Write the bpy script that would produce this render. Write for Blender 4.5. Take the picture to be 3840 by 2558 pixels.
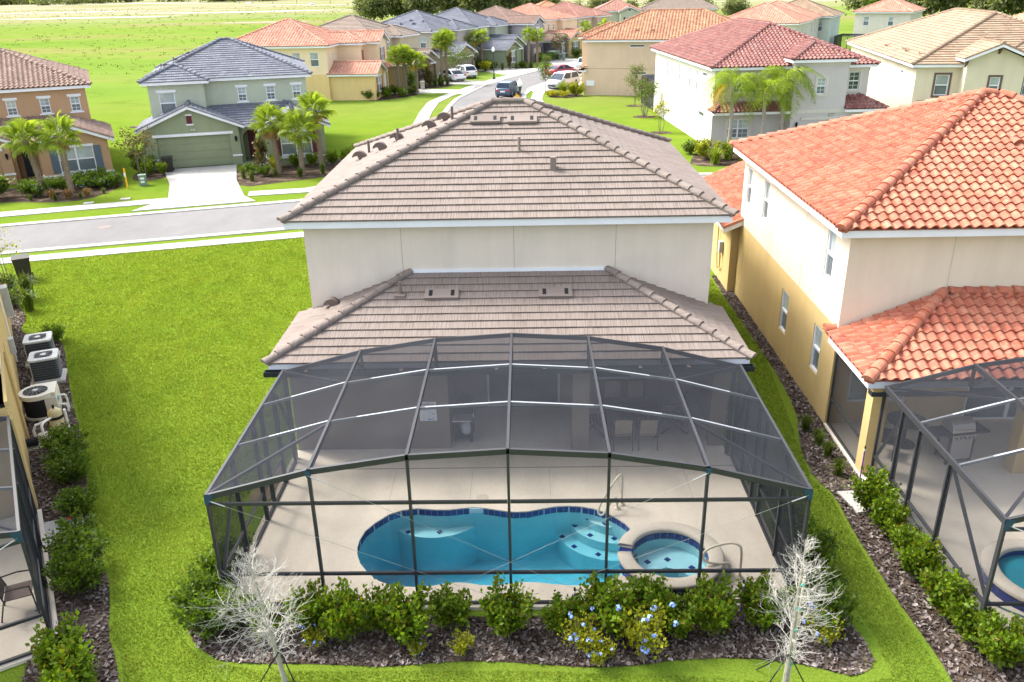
import bpy, math, random
import numpy as np
from mathutils import Vector, Matrix

for o in list(bpy.data.objects): bpy.data.objects.remove(o)
SC = bpy.context.scene
COL = SC.collection
R = math.radians
rng = random.Random(7)

# ------------------------------------------------------------------ camera
CAM = Vector((0.0, 0.0, 11.5))
PITCH, ROLL, YAW = R(23.2), R(1.2), R(1.2)
fw = Vector((-math.sin(YAW)*math.cos(PITCH), math.cos(YAW)*math.cos(PITCH), -math.sin(PITCH)))
rt = Vector((math.cos(YAW), math.sin(YAW), 0)); up = rt.cross(fw)
r2 = rt*math.cos(ROLL) - up*math.sin(ROLL); u2 = rt*math.sin(ROLL) + up*math.cos(ROLL)
cd = bpy.data.cameras.new('Camera'); co = bpy.data.objects.new('Camera', cd); COL.objects.link(co)
cd.sensor_width = 36; cd.lens = 3130/3840*36; cd.clip_start = 0.5; cd.clip_end = 6000
co.matrix_world = Matrix(((r2.x, u2.x, -fw.x, CAM.x), (r2.y, u2.y, -fw.y, CAM.y), (r2.z, u2.z, -fw.z, CAM.z), (0, 0, 0, 1)))
SC.camera = co

# ------------------------------------------------------------------ sky and sun
SUN = Vector((-0.78, 0.42, 1.0)).normalized()
wd = bpy.data.worlds.new('World'); SC.world = wd; wd.use_nodes = True
nt = wd.node_tree; bg = nt.nodes['Background']
sk = nt.nodes.new('ShaderNodeTexSky'); sk.sky_type = 'NISHITA'; sk.sun_disc = False
sk.sun_elevation = math.asin(SUN.z); sk.sun_rotation = math.atan2(SUN.x, SUN.y)
sk.air_density = 0.8; sk.dust_density = 4.0; sk.ozone_density = 1.0
hs = nt.nodes.new('ShaderNodeHueSaturation'); hs.inputs['Saturation'].default_value = 0.45; hs.inputs['Value'].default_value = 1.0   # thin high cloud whitens the sky
nt.links.new(sk.outputs[0], hs.inputs['Color']); nt.links.new(hs.outputs[0], bg.inputs[0]); bg.inputs[1].default_value = 0.15
sd = bpy.data.lights.new('sun', 'SUN'); so = bpy.data.objects.new('sun', sd); COL.objects.link(so)
sd.energy = 1.15; sd.angle = R(10.0); sd.color = (1.0, 0.94, 0.84)
so.rotation_euler = SUN.to_track_quat('Z', 'Y').to_euler(); so.location = (-60, 40, 80)
SC.view_settings.view_transform = 'Standard'; SC.view_settings.look = 'None'
SC.view_settings.exposure = 2.05; SC.view_settings.gamma = 1.0
SC.render.engine = 'CYCLES'
SC.cycles.transparent_max_bounces = 14; SC.cycles.max_bounces = 6; SC.cycles.diffuse_bounces = 3; SC.cycles.glossy_bounces = 3

# ------------------------------------------------------------------ materials
def _nodes(name):
    m = bpy.data.materials.new(name); m.use_nodes = True
    t = m.node_tree; return m, t, t.nodes['Principled BSDF']

def mixrgb(t, fac, a, b, typ='MIX'):
    n = t.nodes.new('ShaderNodeMix'); n.data_type = 'RGBA'; n.blend_type = typ
    def put(i, v):
        if hasattr(v, 'links') or hasattr(v, 'is_output'): t.links.new(v, n.inputs[i])
        elif isinstance(v, (int, float)): n.inputs[i].default_value = v
        else: n.inputs[i].default_value = (*v[:3], 1)
    put(0, fac); put(6, a); put(7, b)
    return n.outputs[2]

def ramp(t, src, *stops):
    n = t.nodes.new('ShaderNodeValToRGB'); t.links.new(src, n.inputs[0]); e = n.color_ramp.elements
    while len(e) < len(stops): e.new(0.5)
    for i, (p, c) in enumerate(stops):
        e[i].position = p; e[i].color = (*c, 1) if not isinstance(c, (int, float)) else (c, c, c, 1)
    return n.outputs[0]

def noise(t, scale, detail=3, rough=0.6, coord='pos', vscale=None):
    if coord == 'pos': c = t.nodes.new('ShaderNodeNewGeometry').outputs['Position']
    elif coord == 'uv': c = t.nodes.new('ShaderNodeTexCoord').outputs['UV']
    else: c = t.nodes.new('ShaderNodeTexCoord').outputs['Object']
    if vscale:
        mp = t.nodes.new('ShaderNodeMapping'); t.links.new(c, mp.inputs[0]); mp.inputs['Scale'].default_value = vscale; c = mp.outputs[0]
    n = t.nodes.new('ShaderNodeTexNoise'); t.links.new(c, n.inputs[0])
    n.inputs['Scale'].default_value = scale; n.inputs['Detail'].default_value = detail; n.inputs['Roughness'].default_value = rough
    return n.outputs[0]

def bump(t, bs, h, strength=0.3, dist=0.02):
    b = t.nodes.new('ShaderNodeBump'); t.links.new(h, b.inputs['Height'])
    b.inputs['Strength'].default_value = strength; b.inputs['Distance'].default_value = dist
    t.links.new(b.outputs[0], bs.inputs['Normal'])

MATS = {}
def M(name, col, rough=0.8, var=0.12, scale=1.5, fine=40, bmp=0.0, metal=0.0, spec=None, objvar=0.0):
    if name in MATS: return MATS[name]
    m, t, b = _nodes(name)
    b.inputs['Roughness'].default_value = rough; b.inputs['Metallic'].default_value = metal
    b.inputs['Specular IOR Level'].default_value = (0.03 if rough >= 0.85 else 0.3) if spec is None else spec
    lo = tuple(c*(1-var) for c in col); hi = tuple(min(1, c*(1+var)) for c in col)
    c = mixrgb(t, ramp(t, noise(t, scale, 4), (0.3, 0.0), (0.7, 1.0)), lo, hi)
    if fine:
        f = noise(t, fine, 2)
        c = mixrgb(t, 1.0, c, ramp(t, f, (0.25, 1-var*1.2), (0.75, 1.0)), 'MULTIPLY')
        if bmp: bump(t, b, f, bmp)
    if name.startswith('stucco') and 'joint' not in name:
        c = mixrgb(t, 1.0, c, ramp(t, noise(t, 1.0, 5, 0.7, vscale=(2.2, 2.2, 0.22)), (0.3, 0.93), (0.6, 1.0)), 'MULTIPLY')
    if objvar:
        oi = t.nodes.new('ShaderNodeObjectInfo')
        c = mixrgb(t, 1.0, c, ramp(t, oi.outputs['Random'], (0.0, 1-objvar), (1.0, 1+0.0)), 'MULTIPLY')
    t.links.new(c, b.inputs['Base Color'])
    MATS[name] = m; return m

def tile_mat(name, cols, streak=(14, 1.5), rough=0.75, streak_amt=0.35, patch=None):
    """roof tile: colour by piece (face attribute + object random) and streaks along the slope"""
    m, t, b = _nodes(name); b.inputs['Roughness'].default_value = rough; b.inputs['Specular IOR Level'].default_value = 0.08
    at = t.nodes.new('ShaderNodeAttribute'); at.attribute_name = 'rnd'
    oi = t.nodes.new('ShaderNodeObjectInfo')
    ad = t.nodes.new('ShaderNodeMath'); ad.operation = 'ADD'; t.links.new(at.outputs['Fac'], ad.inputs[0]); t.links.new(oi.outputs['Random'], ad.inputs[1])
    fr = t.nodes.new('ShaderNodeMath'); fr.operation = 'FRACT'; t.links.new(ad.outputs[0], fr.inputs[0])
    n = len(cols); base = ramp(t, fr.outputs[0], *[(i/(n-1), c) for i, c in enumerate(cols)])
    uv = t.nodes.new('ShaderNodeTexCoord').outputs['UV']
    of = t.nodes.new('ShaderNodeVectorMath'); of.operation = 'ADD'; t.links.new(uv, of.inputs[0])
    cb = t.nodes.new('ShaderNodeCombineXYZ'); ml = t.nodes.new('ShaderNodeMath'); ml.operation = 'MULTIPLY'; ml.inputs[1].default_value = 37.0
    t.links.new(oi.outputs['Random'], ml.inputs[0]); t.links.new(ml.outputs[0], cb.inputs[0]); t.links.new(cb.outputs[0], of.inputs[1])
    mp = t.nodes.new('ShaderNodeMapping'); mp.inputs['Scale'].default_value = (streak[0], streak[1], 1); t.links.new(of.outputs[0], mp.inputs[0])
    nz = t.nodes.new('ShaderNodeTexNoise'); t.links.new(mp.outputs[0], nz.inputs[0]); nz.inputs['Scale'].default_value = 1.0; nz.inputs['Detail'].default_value = 3
    c = mixrgb(t, 1.0, base, ramp(t, nz.outputs[0], (0.3, 1-streak_amt), (0.5, 0.95), (0.7, 1.15)), 'MULTIPLY')
    if patch:
        c = mixrgb(t, ramp(t, noise(t, 5.0, 3), (0.5, 0.0), (0.68, 0.85)), c, patch)
    w = noise(t, 0.5, 3)
    c = mixrgb(t, 1.0, c, ramp(t, w, (0.3, 0.88), (0.7, 1.0)), 'MULTIPLY')
    t.links.new(c, b.inputs['Base Color'])
    MATS[name] = m; return m

def leaf_mat(name, c0, c1, trans=0.35, rough=0.45, dead=None, spec=0.2, patch=None):
    m, t, b = _nodes(name)
    at = t.nodes.new('ShaderNodeAttribute'); at.attribute_name = 'rnd'
    st = [(0.0, c0), (1.0, c1)]
    if dead: st = [(0.0, c0), (0.86, c1), (0.93, dead)]
    c = ramp(t, at.outputs['Fac'], *st)
    c = mixrgb(t, 1.0, c, ramp(t, noise(t, 1.3, 2), (0.3, 0.75), (0.7, 1.1)), 'MULTIPLY')
    if patch:
        c = mixrgb(t, ramp(t, noise(t, 0.55, 5, 0.65), (0.52, 0.0), (0.70, 0.6)), c, patch)
        c = mixrgb(t, ramp(t, noise(t, 2.6, 4, 0.7), (0.66, 0.0), (0.76, 0.75)), c, (0.27, 0.235, 0.09))
    b.inputs['Roughness'].default_value = rough; b.inputs['Specular IOR Level'].default_value = spec
    t.links.new(c, b.inputs['Base Color'])
    tr = t.nodes.new('ShaderNodeBsdfTranslucent'); t.links.new(mixrgb(t, 1.0, c, (1.3, 1.35, 0.6), 'MULTIPLY'), tr.inputs[0])
    mx = t.nodes.new('ShaderNodeMixShader'); mx.inputs[0].default_value = trans
    t.links.new(b.outputs[0], mx.inputs[1]); t.links.new(tr.outputs[0], mx.inputs[2])
    t.links.new(mx.outputs[0], t.nodes['Material Output'].inputs[0])
    MATS[name] = m; return m

def glass_mat(name, col, rough=0.06, spec=0.7):
    m, t, b = _nodes(name)
    c = mixrgb(t, ramp(t, noise(t, 0.9, 2), (0.35, 0.0), (0.65, 1.0)), tuple(x*0.75 for x in col), tuple(x*1.2 for x in col))
    t.links.new(c, b.inputs['Base Color'])
    b.inputs['Roughness'].default_value = rough; b.inputs['Specular IOR Level'].default_value = spec
    MATS[name] = m; return m

# surfaces
WHITE = M('white_paint', (0.72, 0.74, 0.78), 0.5, 0.05, 1.0, 0)
CREAM = M('stucco_cream', (0.68, 0.60, 0.47), 0.9, 0.05, 0.6, 60, 0.25)
MAINW = M('stucco_greige', (0.68, 0.61, 0.52), 0.9, 0.05, 0.6, 60, 0.3)
OCHRE = M('stucco_ochre', (0.55, 0.41, 0.19), 0.9, 0.07, 0.6, 60, 0.3)
BRONZE = M('bronze_aluminium', (0.032, 0.033, 0.037), 0.45, 0.1, 3, 0, spec=0.4); BRONZE.node_tree.nodes['Principled BSDF'].inputs['IOR'].default_value = 1.5
GUTTER = M('bronze_gutter', (0.02, 0.025, 0.03), 0.4, 0.1, 3, 0)
BLUEPLATE = M('blue_bracket', (0.022, 0.06, 0.10), 0.4, 0.1, 3, 0)
STEEL = M('steel_bolt', (0.6, 0.6, 0.58), 0.35, 0.1, 3, 0, metal=0.6)
DARK = M('dark_void', (0.012, 0.012, 0.014), 0.8, 0.1, 3, 0)
SCREENDOOR = M('door_frame_bronze', (0.03, 0.033, 0.04), 0.45, 0.1, 3, 0)
G_UP = glass_mat('glass_blind', (0.34, 0.40, 0.40)); G_LO = glass_mat('glass_screened', (0.12, 0.15, 0.17), 0.2)
G_DK = glass_mat('glass_dark', (0.05, 0.065, 0.07)); 
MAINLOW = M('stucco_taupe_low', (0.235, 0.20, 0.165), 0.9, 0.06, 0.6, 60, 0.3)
VENTB = M('vent_brown', (0.13, 0.10, 0.085), 0.7, 0.1, 3, 0)
PURLIN = M('purlin_painted_glint', (0.27, 0.285, 0.305), 0.6, 0.06, 3, 0, spec=0.25)  # purlins paler than the ribs: their sky glint is put into the colour
JOINT = M('stucco_joint', (0.30, 0.28, 0.25), 0.9, 0.1, 3, 0)

def deck_mat(name, base, stain, sc=0.5):
    m, t, b = _nodes(name); b.inputs['Roughness'].default_value = 0.95; b.inputs['Specular IOR Level'].default_value = 0.0
    c = mixrgb(t, ramp(t, noise(t, sc, 5, 0.65), (0.35, 0.0), (0.7, 1.0)), base, stain)
    f = noise(t, 30, 3, 0.7)
    c = mixrgb(t, 1.0, c, ramp(t, f, (0.3, 0.86), (0.7, 1.0)), 'MULTIPLY')
    c = mixrgb(t, 1.0, c, ramp(t, noise(t, 0.9, 6, 0.75, vscale=(1.0, 0.35, 1.0)), (0.35, 0.90), (0.6, 1.0)), 'MULTIPLY')
    c = mixrgb(t, ramp(t, noise(t, 2.2, 4, 0.6), (0.66, 0.0), (0.74, 0.35)), c, tuple(x*0.72 for x in stain))
    t.links.new(c, b.inputs['Base Color']); bump(t, b, f, 0.15, 0.01)
    MATS[name] = m; return m
DECK = deck_mat('pool_deck_acrylic', (0.70, 0.63, 0.52), (0.62, 0.56, 0.47))
CONC = deck_mat('pale_concrete', (0.46, 0.45, 0.42), (0.40, 0.39, 0.365), 0.35)
ROAD = deck_mat('grey_asphalt', (0.22, 0.216, 0.213), (0.19, 0.187, 0.185), 0.2)
COPING = deck_mat('spa_coping', (0.60, 0.55, 0.46), (0.54, 0.49, 0.41), 0.8)

def mulch_mat():
    m, t, b = _nodes('bark_mulch'); b.inputs['Roughness'].default_value = 0.9; b.inputs['Specular IOR Level'].default_value = 0.03
    c = ramp(t, noise(t, 30, 4, 0.8), (0.3, (0.016, 0.012, 0.009)), (0.5, (0.055, 0.038, 0.028)), (0.7, (0.14, 0.11, 0.09)))
    c = mixrgb(t, ramp(t, noise(t, 1.1, 3), (0.5, 0.0), (0.66, 0.6)), c, (0.23, 0.18, 0.125))
    t.links.new(c, b.inputs['Base Color']); bump(t, b, noise(t, 24, 3), 0.8, 0.05)
    return m
MULCH = mulch_mat()
def chip_mat():
    m, t, b = _nodes('bark_chip'); b.inputs['Roughness'].default_value = 0.85
    at = t.nodes.new('ShaderNodeAttribute'); at.attribute_name = 'rnd'
    t.links.new(ramp(t, at.outputs['Fac'], (0, (0.03, 0.02, 0.016)), (0.45, (0.085, 0.06, 0.048)), (0.8, (0.17, 0.14, 0.125)), (1, (0.3, 0.26, 0.24))), b.inputs['Base Color'])
    return m
CHIP = chip_mat()

def grass_ground():
    m, t, b = _nodes('lawn_and_meadow'); b.inputs['Roughness'].default_value = 1.0; b.inputs['Specular IOR Level'].default_value = 0.0
    # lawn
    c = mixrgb(t, ramp(t, noise(t, 0.33, 4, 0.6), (0.35, 0.0), (0.65, 1.0)), (0.112, 0.185, 0.020), (0.148, 0.21, 0.024))
    c = mixrgb(t, ramp(t, noise(t, 1.4, 4, 0.7), (0.6, 0.0), (0.78, 0.55)), c, (0.20, 0.19, 0.035))
    f = noise(t, 22, 3, 0.75)
    c = mixrgb(t, 1.0, c, ramp(t, f, (0.3, 0.62), (0.55, 1.0), (0.75, 1.2)), 'MULTIPLY')
    # meadow far away: long dry and wet bands
    far = noise(t, 0.006, 5, 0.6, vscale=(1.0, 3.5, 1.0))
    mid = ramp(t, far, (0.36, (0.105, 0.175, 0.028)), (0.5, (0.135, 0.195, 0.036)), (0.58, (0.17, 0.18, 0.055)), (0.66, (0.19, 0.175, 0.09)), (0.74, (0.12, 0.16, 0.035)))
    tuft = noise(t, 0.16, 5, 0.7, vscale=(1.0, 1.6, 1.0))
    mid = mixrgb(t, 1.0, mid, ramp(t, tuft, (0.3, 0.62), (0.44, 1.0), (0.8, 1.1)), 'MULTIPLY')
    sp = t.nodes.new('ShaderNodeSeparateXYZ'); t.links.new(t.nodes.new('ShaderNodeNewGeometry').outputs['Position'], sp.inputs[0])
    mr = t.nodes.new('ShaderNodeMapRange'); t.links.new(sp.outputs[1], mr.inputs[0]); mr.inputs[1].default_value = 75; mr.inputs[2].default_value = 110
    c = mixrgb(t, mr.outputs[0], c, mid)
    mr2 = t.nodes.new('ShaderNodeMapRange'); t.links.new(sp.outputs[1], mr2.inputs[0]); mr2.inputs[1].default_value = 300; mr2.inputs[2].default_value = 520
    dry = ramp(t, noise(t, 0.004, 5, 0.65, vscale=(1.0, 4.0, 1.0)), (0.35, (0.15, 0.18, 0.05)), (0.45, (0.22, 0.22, 0.11)), (0.52, (0.27, 0.235, 0.17)), (0.6, (0.16, 0.18, 0.06)), (0.68, (0.25, 0.24, 0.14)), (0.78, (0.10, 0.13, 0.05)))
    c = mixrgb(t, mr2.outputs[0], c, dry)
    t.links.new(c, b.inputs['Base Color']); bump(t, b, f, 0.6, 0.04)
    return m
GRASS = grass_ground()
BLADE = leaf_mat('grass_blade', (0.165, 0.245, 0.028), (0.255, 0.33, 0.042), 0.35, 0.8, dead=(0.26, 0.26, 0.05), spec=0.0, patch=(0.27, 0.30, 0.045))

# roof tiles
T_MAIN = tile_mat('tile_taupe', [(0.224, 0.183, 0.159), (0.240, 0.200, 0.175), (0.230, 0.191, 0.165), (0.249, 0.209, 0.185), (0.227, 0.186, 0.164)], (30, 0.6), 0.8, 0.5)
T_TAUPECAP = tile_mat('tile_taupe_cap', [(0.208, 0.171, 0.151), (0.246, 0.208, 0.180)], (8, 8), 0.8, 0.2)
T_ORANGE = tile_mat('tile_terracotta', [(0.400, 0.124, 0.073), (0.448, 0.158, 0.100), (0.368, 0.116, 0.078), (0.480, 0.199, 0.130), (0.424, 0.141, 0.086)], (5, 3), 0.55, 0.25, patch=(0.47, 0.23, 0.15))
T_SLATE = tile_mat('tile_slate', [(0.145, 0.158, 0.188), (0.188, 0.200, 0.231), (0.161, 0.170, 0.205), (0.213, 0.225, 0.258)], (20, 0.8), 0.8, 0.4)
T_BROWN = tile_mat('tile_brown', [(0.243, 0.167, 0.136), (0.297, 0.213, 0.172), (0.266, 0.182, 0.147), (0.329, 0.243, 0.206)], (6, 3), 0.75, 0.25)
T_RED = tile_mat('tile_oxblood', [(0.26, 0.115, 0.095), (0.31, 0.155, 0.135), (0.22, 0.095, 0.088), (0.31, 0.185, 0.165)], (6, 3), 0.6, 0.3)
T_PEACH = tile_mat('tile_peach', [(0.360, 0.177, 0.102), (0.418, 0.238, 0.141), (0.317, 0.150, 0.096), (0.432, 0.272, 0.166)], (6, 3), 0.7, 0.2)
T_SAND = tile_mat('tile_sand', [(0.302, 0.224, 0.155), (0.360, 0.273, 0.191), (0.324, 0.238, 0.165), (0.288, 0.203, 0.145)], (3, 2), 0.8, 0.2)
T_GREYTAN = tile_mat('tile_greytan', [(0.245, 0.198, 0.163), (0.286, 0.238, 0.198), (0.265, 0.211, 0.173)], (10, 1), 0.8, 0.2)
T_CORAL = tile_mat('tile_coral', [(0.44, 0.20, 0.14), (0.52, 0.29, 0.21), (0.47, 0.23, 0.16), (0.54, 0.34, 0.26)], (6, 3), 0.7, 0.2)
T_ROSE = tile_mat('tile_rose', [(0.331, 0.170, 0.132), (0.396, 0.231, 0.185), (0.302, 0.150, 0.119)], (6, 3), 0.7, 0.2)

# ------------------------------------------------------------------ mesh helper
class G:
    def __init__(s): s.v = []; s.f = []; s.uv = []; s.rnd = []; s.cr = 0.0
    def add(s, vs, fs, uvs=None):
        b = len(s.v); s.v += [tuple(p) for p in vs]
        for i, f in enumerate(fs):
            s.f.append(tuple(b+k for k in f)); s.rnd.append(s.cr)
            s.uv.append(uvs[i] if uvs else [(0, 0)]*len(f))
        return s
    def box(s, x0, x1, y0, y1, z0, z1):
        if x0 > x1: x0, x1 = x1, x0
        if y0 > y1: y0, y1 = y1, y0
        if z0 > z1: z0, z1 = z1, z0
        return s.add([(x0,y0,z0),(x1,y0,z0),(x1,y1,z0),(x0,y1,z0),(x0,y0,z1),(x1,y0,z1),(x1,y1,z1),(x0,y1,z1)],
              [(3,2,1,0),(4,5,6,7),(0,1,5,4),(1,2,6,5),(2,3,7,6),(3,0,4,7)])
    def bar(s, p0, p1, w, h, upv=(0,0,1)):
        """rectangular bar from p0 to p1, w across, h along upv"""
        p0, p1 = Vector(p0), Vector(p1); d = (p1-p0).normalized(); u = Vector(upv)
        if abs(d.dot(u)) > 0.95: u = Vector((0,1,0))
        sd_ = d.cross(u).normalized(); u = sd_.cross(d)
        a, b = sd_*(w/2), u*(h/2)
        vs = [p0-a-b, p0+a-b, p0+a+b, p0-a+b, p1-a-b, p1+a-b, p1+a+b, p1-a+b]
        return s.add(vs, [(0,1,2,3),(7,6,5,4),(4,5,1,0),(5,6,2,1),(6,7,3,2),(7,4,0,3)])
    def tube(s, pts, rad, n=8, cap=True):
        pts = [Vector(p) for p in pts]; k = len(pts)
        if isinstance(rad, (int, float)): rad = [rad]*k
        vs = []; u = None
        for i, p in enumerate(pts):
            d = (pts[min(i+1, k-1)]-pts[max(i-1, 0)]).normalized()
            if u is None: u = d.orthogonal().normalized()
            u = (u - d*u.dot(d)); u = u.normalized() if u.length > 1e-6 else d.orthogonal().normalized()
            w = d.cross(u)
            for j in range(n):
                a = 2*math.pi*j/n; vs.append(p + (u*math.cos(a)+w*math.sin(a))*rad[i])
        fs = [(i*n+j, i*n+(j+1) % n, (i+1)*n+(j+1) % n, (i+1)*n+j) for i in range(k-1) for j in range(n)]
        if cap: fs += [tuple(range(n-1, -1, -1)), tuple((k-1)*n+j for j in range(n))]
        return s.add(vs, fs)
    def cyl(s, c, r, h, n=16, r1=None, axis='z'):
        c = Vector(c); d = {'z': Vector((0,0,h)), 'x': Vector((h,0,0)), 'y': Vector((0,h,0))}[axis]
        return s.tube([c, c+d], [r, r if r1 is None else r1], n)
    def lathe(s, c, prof, n=16):
        """prof: list of (r, z)"""
        vs = [(c[0]+r*math.cos(2*math.pi*j/n), c[1]+r*math.sin(2*math.pi*j/n), c[2]+z) for r, z in prof for j in range(n)]
        k = len(prof)
        return s.add(vs, [(i*n+j, i*n+(j+1) % n, (i+1)*n+(j+1) % n, (i+1)*n+j) for i in range(k-1) for j in range(n)])
    def prism(s, poly, z0, z1):
        n = len(poly)
        a = sum(poly[i][0]*poly[(i+1) % n][1]-poly[(i+1) % n][0]*poly[i][1] for i in range(n))
        if a < 0: poly = poly[::-1]
        vs = [(x, y, z0) for x, y in poly]+[(x, y, z1) for x, y in poly]
        return s.add(vs, [tuple(range(n-1, -1, -1)), tuple(range(n, 2*n))]+[(i, (i+1) % n, n+(i+1) % n, n+i) for i in range(n)])
    def sheet(s, poly, z):
        n = len(poly)
        a = sum(poly[i][0]*poly[(i+1) % n][1]-poly[(i+1) % n][0]*poly[i][1] for i in range(n))
        if a < 0: poly = poly[::-1]
        return s.add([(x, y, z) for x, y in poly], [tuple(range(n))])
    def mesh(s, name, off=(0, 0, 0), smooth=False):
        me = bpy.data.meshes.new(name)
        me.from_pydata([(x-off[0], y-off[1], z-off[2]) for x, y, z in s.v], [], s.f)
        if any(any(p != (0, 0) for p in u) for u in s.uv):
            l = me.uv_layers.new(name='UVMap'); l.data.foreach_set('uv', [c for u in s.uv for p in u for c in p])
        if any(s.rnd):
            a = me.attributes.new('rnd', 'FLOAT', 'FACE'); a.data.foreach_set('value', s.rnd)
        if smooth: me.polygons.foreach_set('use_smooth', [True]*len(me.polygons))
        me.update(); return me
    def build(s, name, mat, parent=None, off=(0, 0, 0), smooth=False):
        me = s.mesh(name, off, smooth); me.materials.append(mat)
        return place(name, me, parent)

def place(name, me, parent=None, mat=None):
    o = bpy.data.objects.new(name, me); COL.objects.link(o)
    if parent is not None: o.parent = parent
    if mat is not None: o.matrix_local = mat
    return o
def tag(o, label, cat, group=None):
    o['label'] = label; o['category'] = cat
    if group: o['group'] = group
    return o
def stuff(o): o['kind'] = 'stuff'; return o
def struct(o): o['kind'] = 'structure'; return o
def thing(name, label, cat, loc=(0, 0, 0), yaw=0, group=None):
    o = bpy.data.objects.new(name, None); COL.objects.link(o); o.location = loc; o.rotation_euler = (0, 0, yaw); o.empty_display_size = 0.2
    return tag(o, label, cat, group)
def np_mesh(name, V, F, rnd=None, smooth=False):
    """V (n,3) array, F (m,k) array of equal-size faces"""
    me = bpy.data.meshes.new(name); m, k = F.shape
    me.vertices.add(len(V)); me.vertices.foreach_set('co', np.asarray(V, np.float32).ravel())
    me.loops.add(m*k); me.loops.foreach_set('vertex_index', F.astype(np.int32).ravel())
    me.polygons.add(m); me.polygons.foreach_set('loop_start', np.arange(0, m*k, k, dtype=np.int32))
    me.polygons.foreach_set('loop_total', np.full(m, k, np.int32))
    if rnd is not None:
        a = me.attributes.new('rnd', 'FLOAT', 'FACE'); a.data.foreach_set('value', np.asarray(rnd, np.float32))
    me.update(calc_edges=True)
    if smooth: me.polygons.foreach_set('use_smooth', [True]*m)
    return me
ORD = ['first', 'second', 'third', 'fourth', 'fifth', 'sixth', 'seventh', 'eighth', 'ninth', 'tenth', 'eleventh', 'twelfth', 'thirteenth', 'fourteenth', 'fifteenth', 'sixteenth', 'seventeenth', 'eighteenth', 'nineteenth', 'twentieth']
# ------------------------------------------------------------------ houses
def clip_poly(poly, clipper):
    out = poly
    n = len(clipper)
    for i in range(n):
        ax, ay = clipper[i]; bx, by = clipper[(i+1) % n]; ex, ey = bx-ax, by-ay
        inp = out; out = []
        if not inp: break
        pd = None
        for j, p in enumerate(inp):
            q = inp[j-1]
            dp = ex*(p[1]-ay)-ey*(p[0]-ax); dq = ex*(q[1]-ay)-ey*(q[0]-ax)
            if dp >= -1e-9:
                if dq < -1e-9:
                    k = dq/(dq-dp); out.append((q[0]+(p[0]-q[0])*k, q[1]+(p[1]-q[1])*k))
                out.append(p)
            elif dq >= -1e-9:
                k = dq/(dq-dp); out.append((q[0]+(p[0]-q[0])*k, q[1]+(p[1]-q[1])*k))
    return out

class Tile:
    def __init__(s, kind, w, e, K=9, amp=0.055, lift=0.035, th=0.03):
        s.kind, s.w, s.e, s.lift, s.th, s.lap = kind, w, e, lift, th, 0.05
        if kind == 'flat': s.pr = [(0.0, 0.0), (w-0.004, 0.0)]
        else:
            s.pr = []
            for i in range(K):
                u = i/(K-1)
                n = amp*math.sin(math.pi*u/0.64) if u < 0.64 else -0.35*amp*math.sin(math.pi*(u-0.64)/0.36)
                s.pr.append((u*w, n+0.02))
        s.me = {}
    def h(s, u, dt):
        pr = s.pr
        for i in range(len(pr)-1):
            if u <= pr[i+1][0]+1e-9 or i == len(pr)-2:
                a, b = pr[i], pr[i+1]; k = (u-a[0])/max(1e-9, b[0]-a[0])
                return a[1]+(b[1]-a[1])*min(1.2, max(-0.2, k)) + s.lift*(1-dt/(s.e+s.lap))
    def geo(s, g, mp, s0, t0, uo=0.0):
        """full tile into g through mapping mp(s,t,n)"""
        pr = s.pr; n = len(pr); T1 = s.e+s.lap
        vs = [mp(s0+u, t0, h+s.lift) for u, h in pr]+[mp(s0+u, t0+T1, h) for u, h in pr]+[mp(s0+u, t0+0.004, h+s.lift-s.th-0.012) for u, h in pr]
        uv = [(s0+u+uo, t0) for u, h in pr]+[(s0+u+uo, t0+T1) for u, h in pr]+[(s0+u+uo, t0-0.02) for u, h in pr]
        fs = [(i, i+1, n+i+1, n+i) for i in range(n-1)]+[(2*n+i, 2*n+i+1, i+1, i) for i in range(n-1)]
        if s.kind == 'flat': fs += [(2*n, 0, n), (2*n+1, n+1, 1)]
        g.add(vs, fs, [[uv[k] for k in f] for f in fs])
    def mesh(s, mat):
        if mat.name not in s.me:
            g = G(); s.geo(g, lambda a, b, c: (a, b, c), 0.0, 0.0); me = g.mesh('roof_tile', smooth=False); me.materials.append(mat); s.me[mat.name] = me
        return s.me[mat.name]

def cap_geo(g, mp, L, r0=0.125, r1=0.105, n=6, lift=0.03):
    vs = []; 
    for (y, r, z) in ((0, r0, lift), (L, r1, 0.0)):
        for j in range(n+1):
            a = math.pi*j/n; vs.append(mp(-r*1.15*math.cos(a), y, z+r*math.sin(a)*0.95))
    k = n+1
    fs = [(j, j+1, k+j+1, k+j) for j in range(n)]
    inner = [mp(-r0*0.98*math.cos(math.pi*j/n), 0.0, lift+(r0-0.03)*math.sin(math.pi*j/n)*0.95) for j in range(k)]
    vs += inner; fs += [(2*k+j, 2*k+j+1, j+1, j) for j in range(n)]; fs.append(tuple(2*k+j for j in range(k-1, -1, -1)))
    g.add(vs, fs, [[(vs[q][0]*0+q*0.03, q*0.05) for q in f] for f in fs])

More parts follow.
